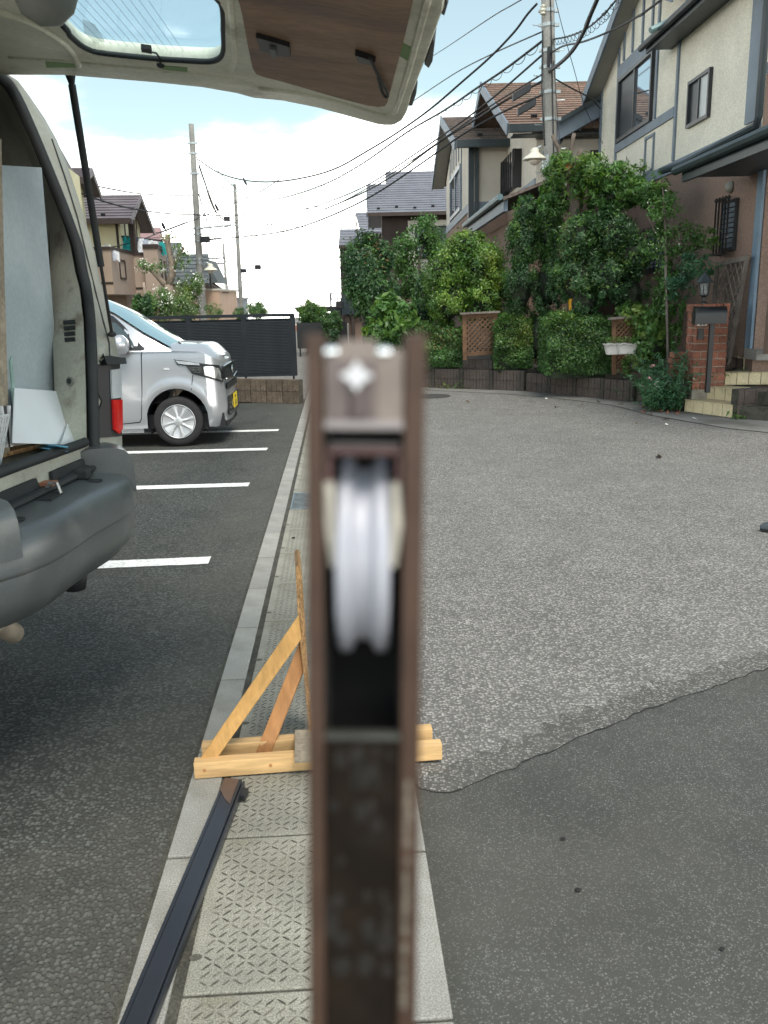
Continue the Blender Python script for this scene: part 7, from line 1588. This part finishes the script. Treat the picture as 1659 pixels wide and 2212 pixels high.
for k in range(26):
    a0 = SP(px2x(random.uniform(706, 850)), py2s(random.uniform(1630, 2250)), .0014); r0 = K * random.uniform(8, 30); MB().prism([a0 + (rgt * math.cos(q) * random.uniform(.6, 1) + dn * math.sin(q) * random.uniform(.8, 1.8)) * r0 for q in [2 * math.pi * j / 7 for j in range(7)]], fwd * .0002).build('dirt_patch', M['dirtp'], rs_)
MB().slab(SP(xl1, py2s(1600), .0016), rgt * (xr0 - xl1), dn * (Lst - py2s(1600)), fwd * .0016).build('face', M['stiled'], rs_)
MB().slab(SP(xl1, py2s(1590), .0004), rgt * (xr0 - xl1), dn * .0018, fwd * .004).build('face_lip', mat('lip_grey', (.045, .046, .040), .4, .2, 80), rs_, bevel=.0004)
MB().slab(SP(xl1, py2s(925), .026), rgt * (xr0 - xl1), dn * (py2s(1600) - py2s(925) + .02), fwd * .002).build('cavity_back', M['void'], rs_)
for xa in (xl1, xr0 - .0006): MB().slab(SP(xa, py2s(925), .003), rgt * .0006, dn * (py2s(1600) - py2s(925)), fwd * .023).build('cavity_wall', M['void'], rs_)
for k in range(15):
    zz = py2s(1690 + k * 37 + random.uniform(-10, 10)); MB().slab(SP(px2x(884 - .5 * k * .6), zz, -.0003), rgt * (K * random.uniform(9, 17)), dn * (K * random.uniform(10, 50)), fwd * .0006).build('cement_fleck', M['fleck'], rs_)
# roller housing
hg = MB().slab(SP(xl1 + .0004, py2s(752), .0012), rgt * (xr0 - xl1 - .0006), dn * (py2s(912) - py2s(752)), fwd * .012).build('housing', M['zinc'], rs_, bevel=.0006)
MB().slab(SP(px2x(709), py2s(772), .0004), rgt * (px2x(812) - px2x(709)), dn * (py2s(896) - py2s(772)), fwd * .0009).build('housing_plate', M['zincp'], hg, bevel=.0003)
MB().slab(SP(px2x(730), py2s(732), .004), rgt * (px2x(812) - px2x(730)), dn * (py2s(756) - py2s(732)), fwd * .006).build('housing_tab', M['zinc'], hg, bevel=.0005)
for px in (716, 827): MB().box(SP(px2x(px), py2s(756), .0018), (.0036, .004, .0022), Matrix((rgt, fwd, dn)).transposed()).build('highlight_block', M['chrome'], hg, bevel=.0006)  # two bright blocks added where the housing catches white highlights
sc_ = SP(px2x(770), py2s(806), -.0004); scm = mat('screw_highlight', (.62, .62, .64), .5, .02, 9)
mb = MB()
for du, dv, r0 in ((rgt, dn, .0043), (dn, rgt, .0040)): mb.prism([sc_ - du * r0, sc_ - du * r0 * .3 + dv * .0019, sc_ + du * r0 * .3 + dv * .0019, sc_ + du * r0, sc_ + du * r0 * .3 - dv * .0019, sc_ - du * r0 * .3 - dv * .0019], -fwd * (.0012 if du is rgt else .0013))
mb.build('screw_head_glint', scm, hg)  # star outline: the screw's highlight put into its shape and colour
for k in range(7): MB().tube([SP(px2x(772) + .0024 * math.cos(a), py2s(834 + k * 9), .0006 - .0012 * abs(math.sin(a))) for a in [math.pi * i / 8 for i in range(9)]], .0005, 6).build('screw_thread', M['zincp'], hg)
MB().slab(SP(xl1 + .0003, py2s(898), -.0002), rgt * (xr0 - xl1 - .0005), dn * (py2s(918) - py2s(898)), fwd * .010).build('housing_lip', mat('lip_pale', (.28, .25, .25), .35, .1, 80, metal=.4), hg, bevel=.0005)
MB().slab(SP(xl1 + .0002, py2s(952), .003), rgt * (xr0 - xl1 - .0004), dn * (py2s(975) - py2s(952)), fwd * .012).build('bracket', mat('maroon_metal', (.085, .045, .042), .4, .1, 80, metal=.4), rs_, bevel=.0006)
for xa, w_ in ((px2x(700), .0016), (px2x(858), .0016)):
    MB().slab(SP(xa, py2s(970), .004), rgt * w_, dn * (py2s(1040) - py2s(970)), fwd * .012).build('bracket_leg', mat('maroon_leg', (.14, .075, .07), .4, .1, 80, metal=.4), rs_)
    MB().prism([SP(xa + (.0 if xa < 0 else .0006), py2s(1030), .001), SP(xa + (.0022 if xa < 0 else -.0012), py2s(1032), .001), SP(xa + (.0026 if xa < 0 else -.0012), py2s(1120), .0), SP(xa + (.0036 if xa < 0 else -.0018), py2s(1215), .0015), SP(xa + (.0015 if xa < 0 else .0), py2s(1212), .0015), SP(xa + (.0002 if xa < 0 else .0016), py2s(1120), .001)], fwd * .010).build('side_plate', M['creamp'], rs_)
# roller: two rims with a groove between, on a horizontal axle
rw = (py2s(1452) - py2s(990)) / 2; wc = SP(px2x(784), py2s(1222), rw * .93 - .001)
hw = (px2x(846) - px2x(722)) / 2; gw = (px2x(808) - px2x(760)) / 2
prof = [(.004, -hw), (rw * .80, -hw), (rw * .965, -hw * .97), (rw, -hw * .82), (rw, -gw * 1.35), (rw * .985, -gw * 1.12), (rw * .90, -gw * .8), (rw * .875, 0), (rw * .90, gw * .8), (rw * .985, gw * 1.12), (rw, gw * 1.35), (rw, hw * .82), (rw * .965, hw * .97), (rw * .80, hw), (.004, hw)]
MB().lathe(wc, prof, rgt, 72).build('roller', M['nylon'], rs_, smooth=50)
MB().tube([wc - rgt * hw * 1.3, wc + rgt * hw * 1.3], .002, 10).build('axle', M['chrome'], rs_)

# ---------------------------------------------------------------- shoe tip of a bystander at the right edge, small litter
shp = gnd(1641, 1145); sho = thing('shoe', shp, 'tip of a dark grey shoe at the right edge of the picture', 'shoe')
dsh = V((1, -.35, 0)).normalized(); nsh = V((-dsh.y, dsh.x, 0))
rows = []
for i in range(11):
    t = i / 10; x = .0 + .28 * t; hw_ = .045 * math.sin(min(1, t * 3 + .12) * math.pi / 2) * (1 - .18 * math.sin(t * math.pi)); h_ = .035 + .03 * min(1, t * 2.2) + (.02 * max(0, t - .5) * 2)
    if i == 0: hw_, h_ = .012, .02
    rows.append([shp + dsh * x + nsh * (hw_ * math.cos(a)) + UP * (.014 + h_ * max(0, math.sin(a)) ** .8) for a in [math.pi * k / 10 for k in range(11)]])
MB().grid(rows).build('upper', mat('shoe_grey', (.05, .065, .075), .7, .15, 20), sho, smooth='all')
so_ = [r[0] for r in rows] + [r[-1] for r in rows[::-1]]; MB().prism([V((p.x, p.y, .0)) for p in so_], UP * .016).build('sole', M['rubber'], sho)
MB().lathe(shp + dsh * .23 + UP * .06, [(.038, 0), (.042, .05), (.05, .12), (.055, .25)], UP + V((.1, 0, 0)), 14).build('trouser_cuff', mat('trouser', (.04, .045, .06), .9, .15, 20), sho, smooth='all')
for k, (px, py, s) in enumerate(((1421, 988, .02), (1560, 2050, .006), (1249, 1923, .008), (634, 1162, .012), (1216, 1812, .006))):
    c = gnd(px, py); mb = MB().lathe(c, [(s, 0), (s * 1.1, s * .3), (s * .5, s * .5), (0, s * .55)], n=7); mb.v = [(x + random.gauss(0, s * .18), y + random.gauss(0, s * .18), z) for x, y, z in mb.v]; tag(mb.build('pebble', M['crack']), ['dark clod far out on the right road surface', 'small dark stone low on the right asphalt', 'second small dark stone low on the right asphalt', 'dark pebble on the gutter cover beyond the stand', 'tiny dark stone right of the crack'][k], 'pebble')
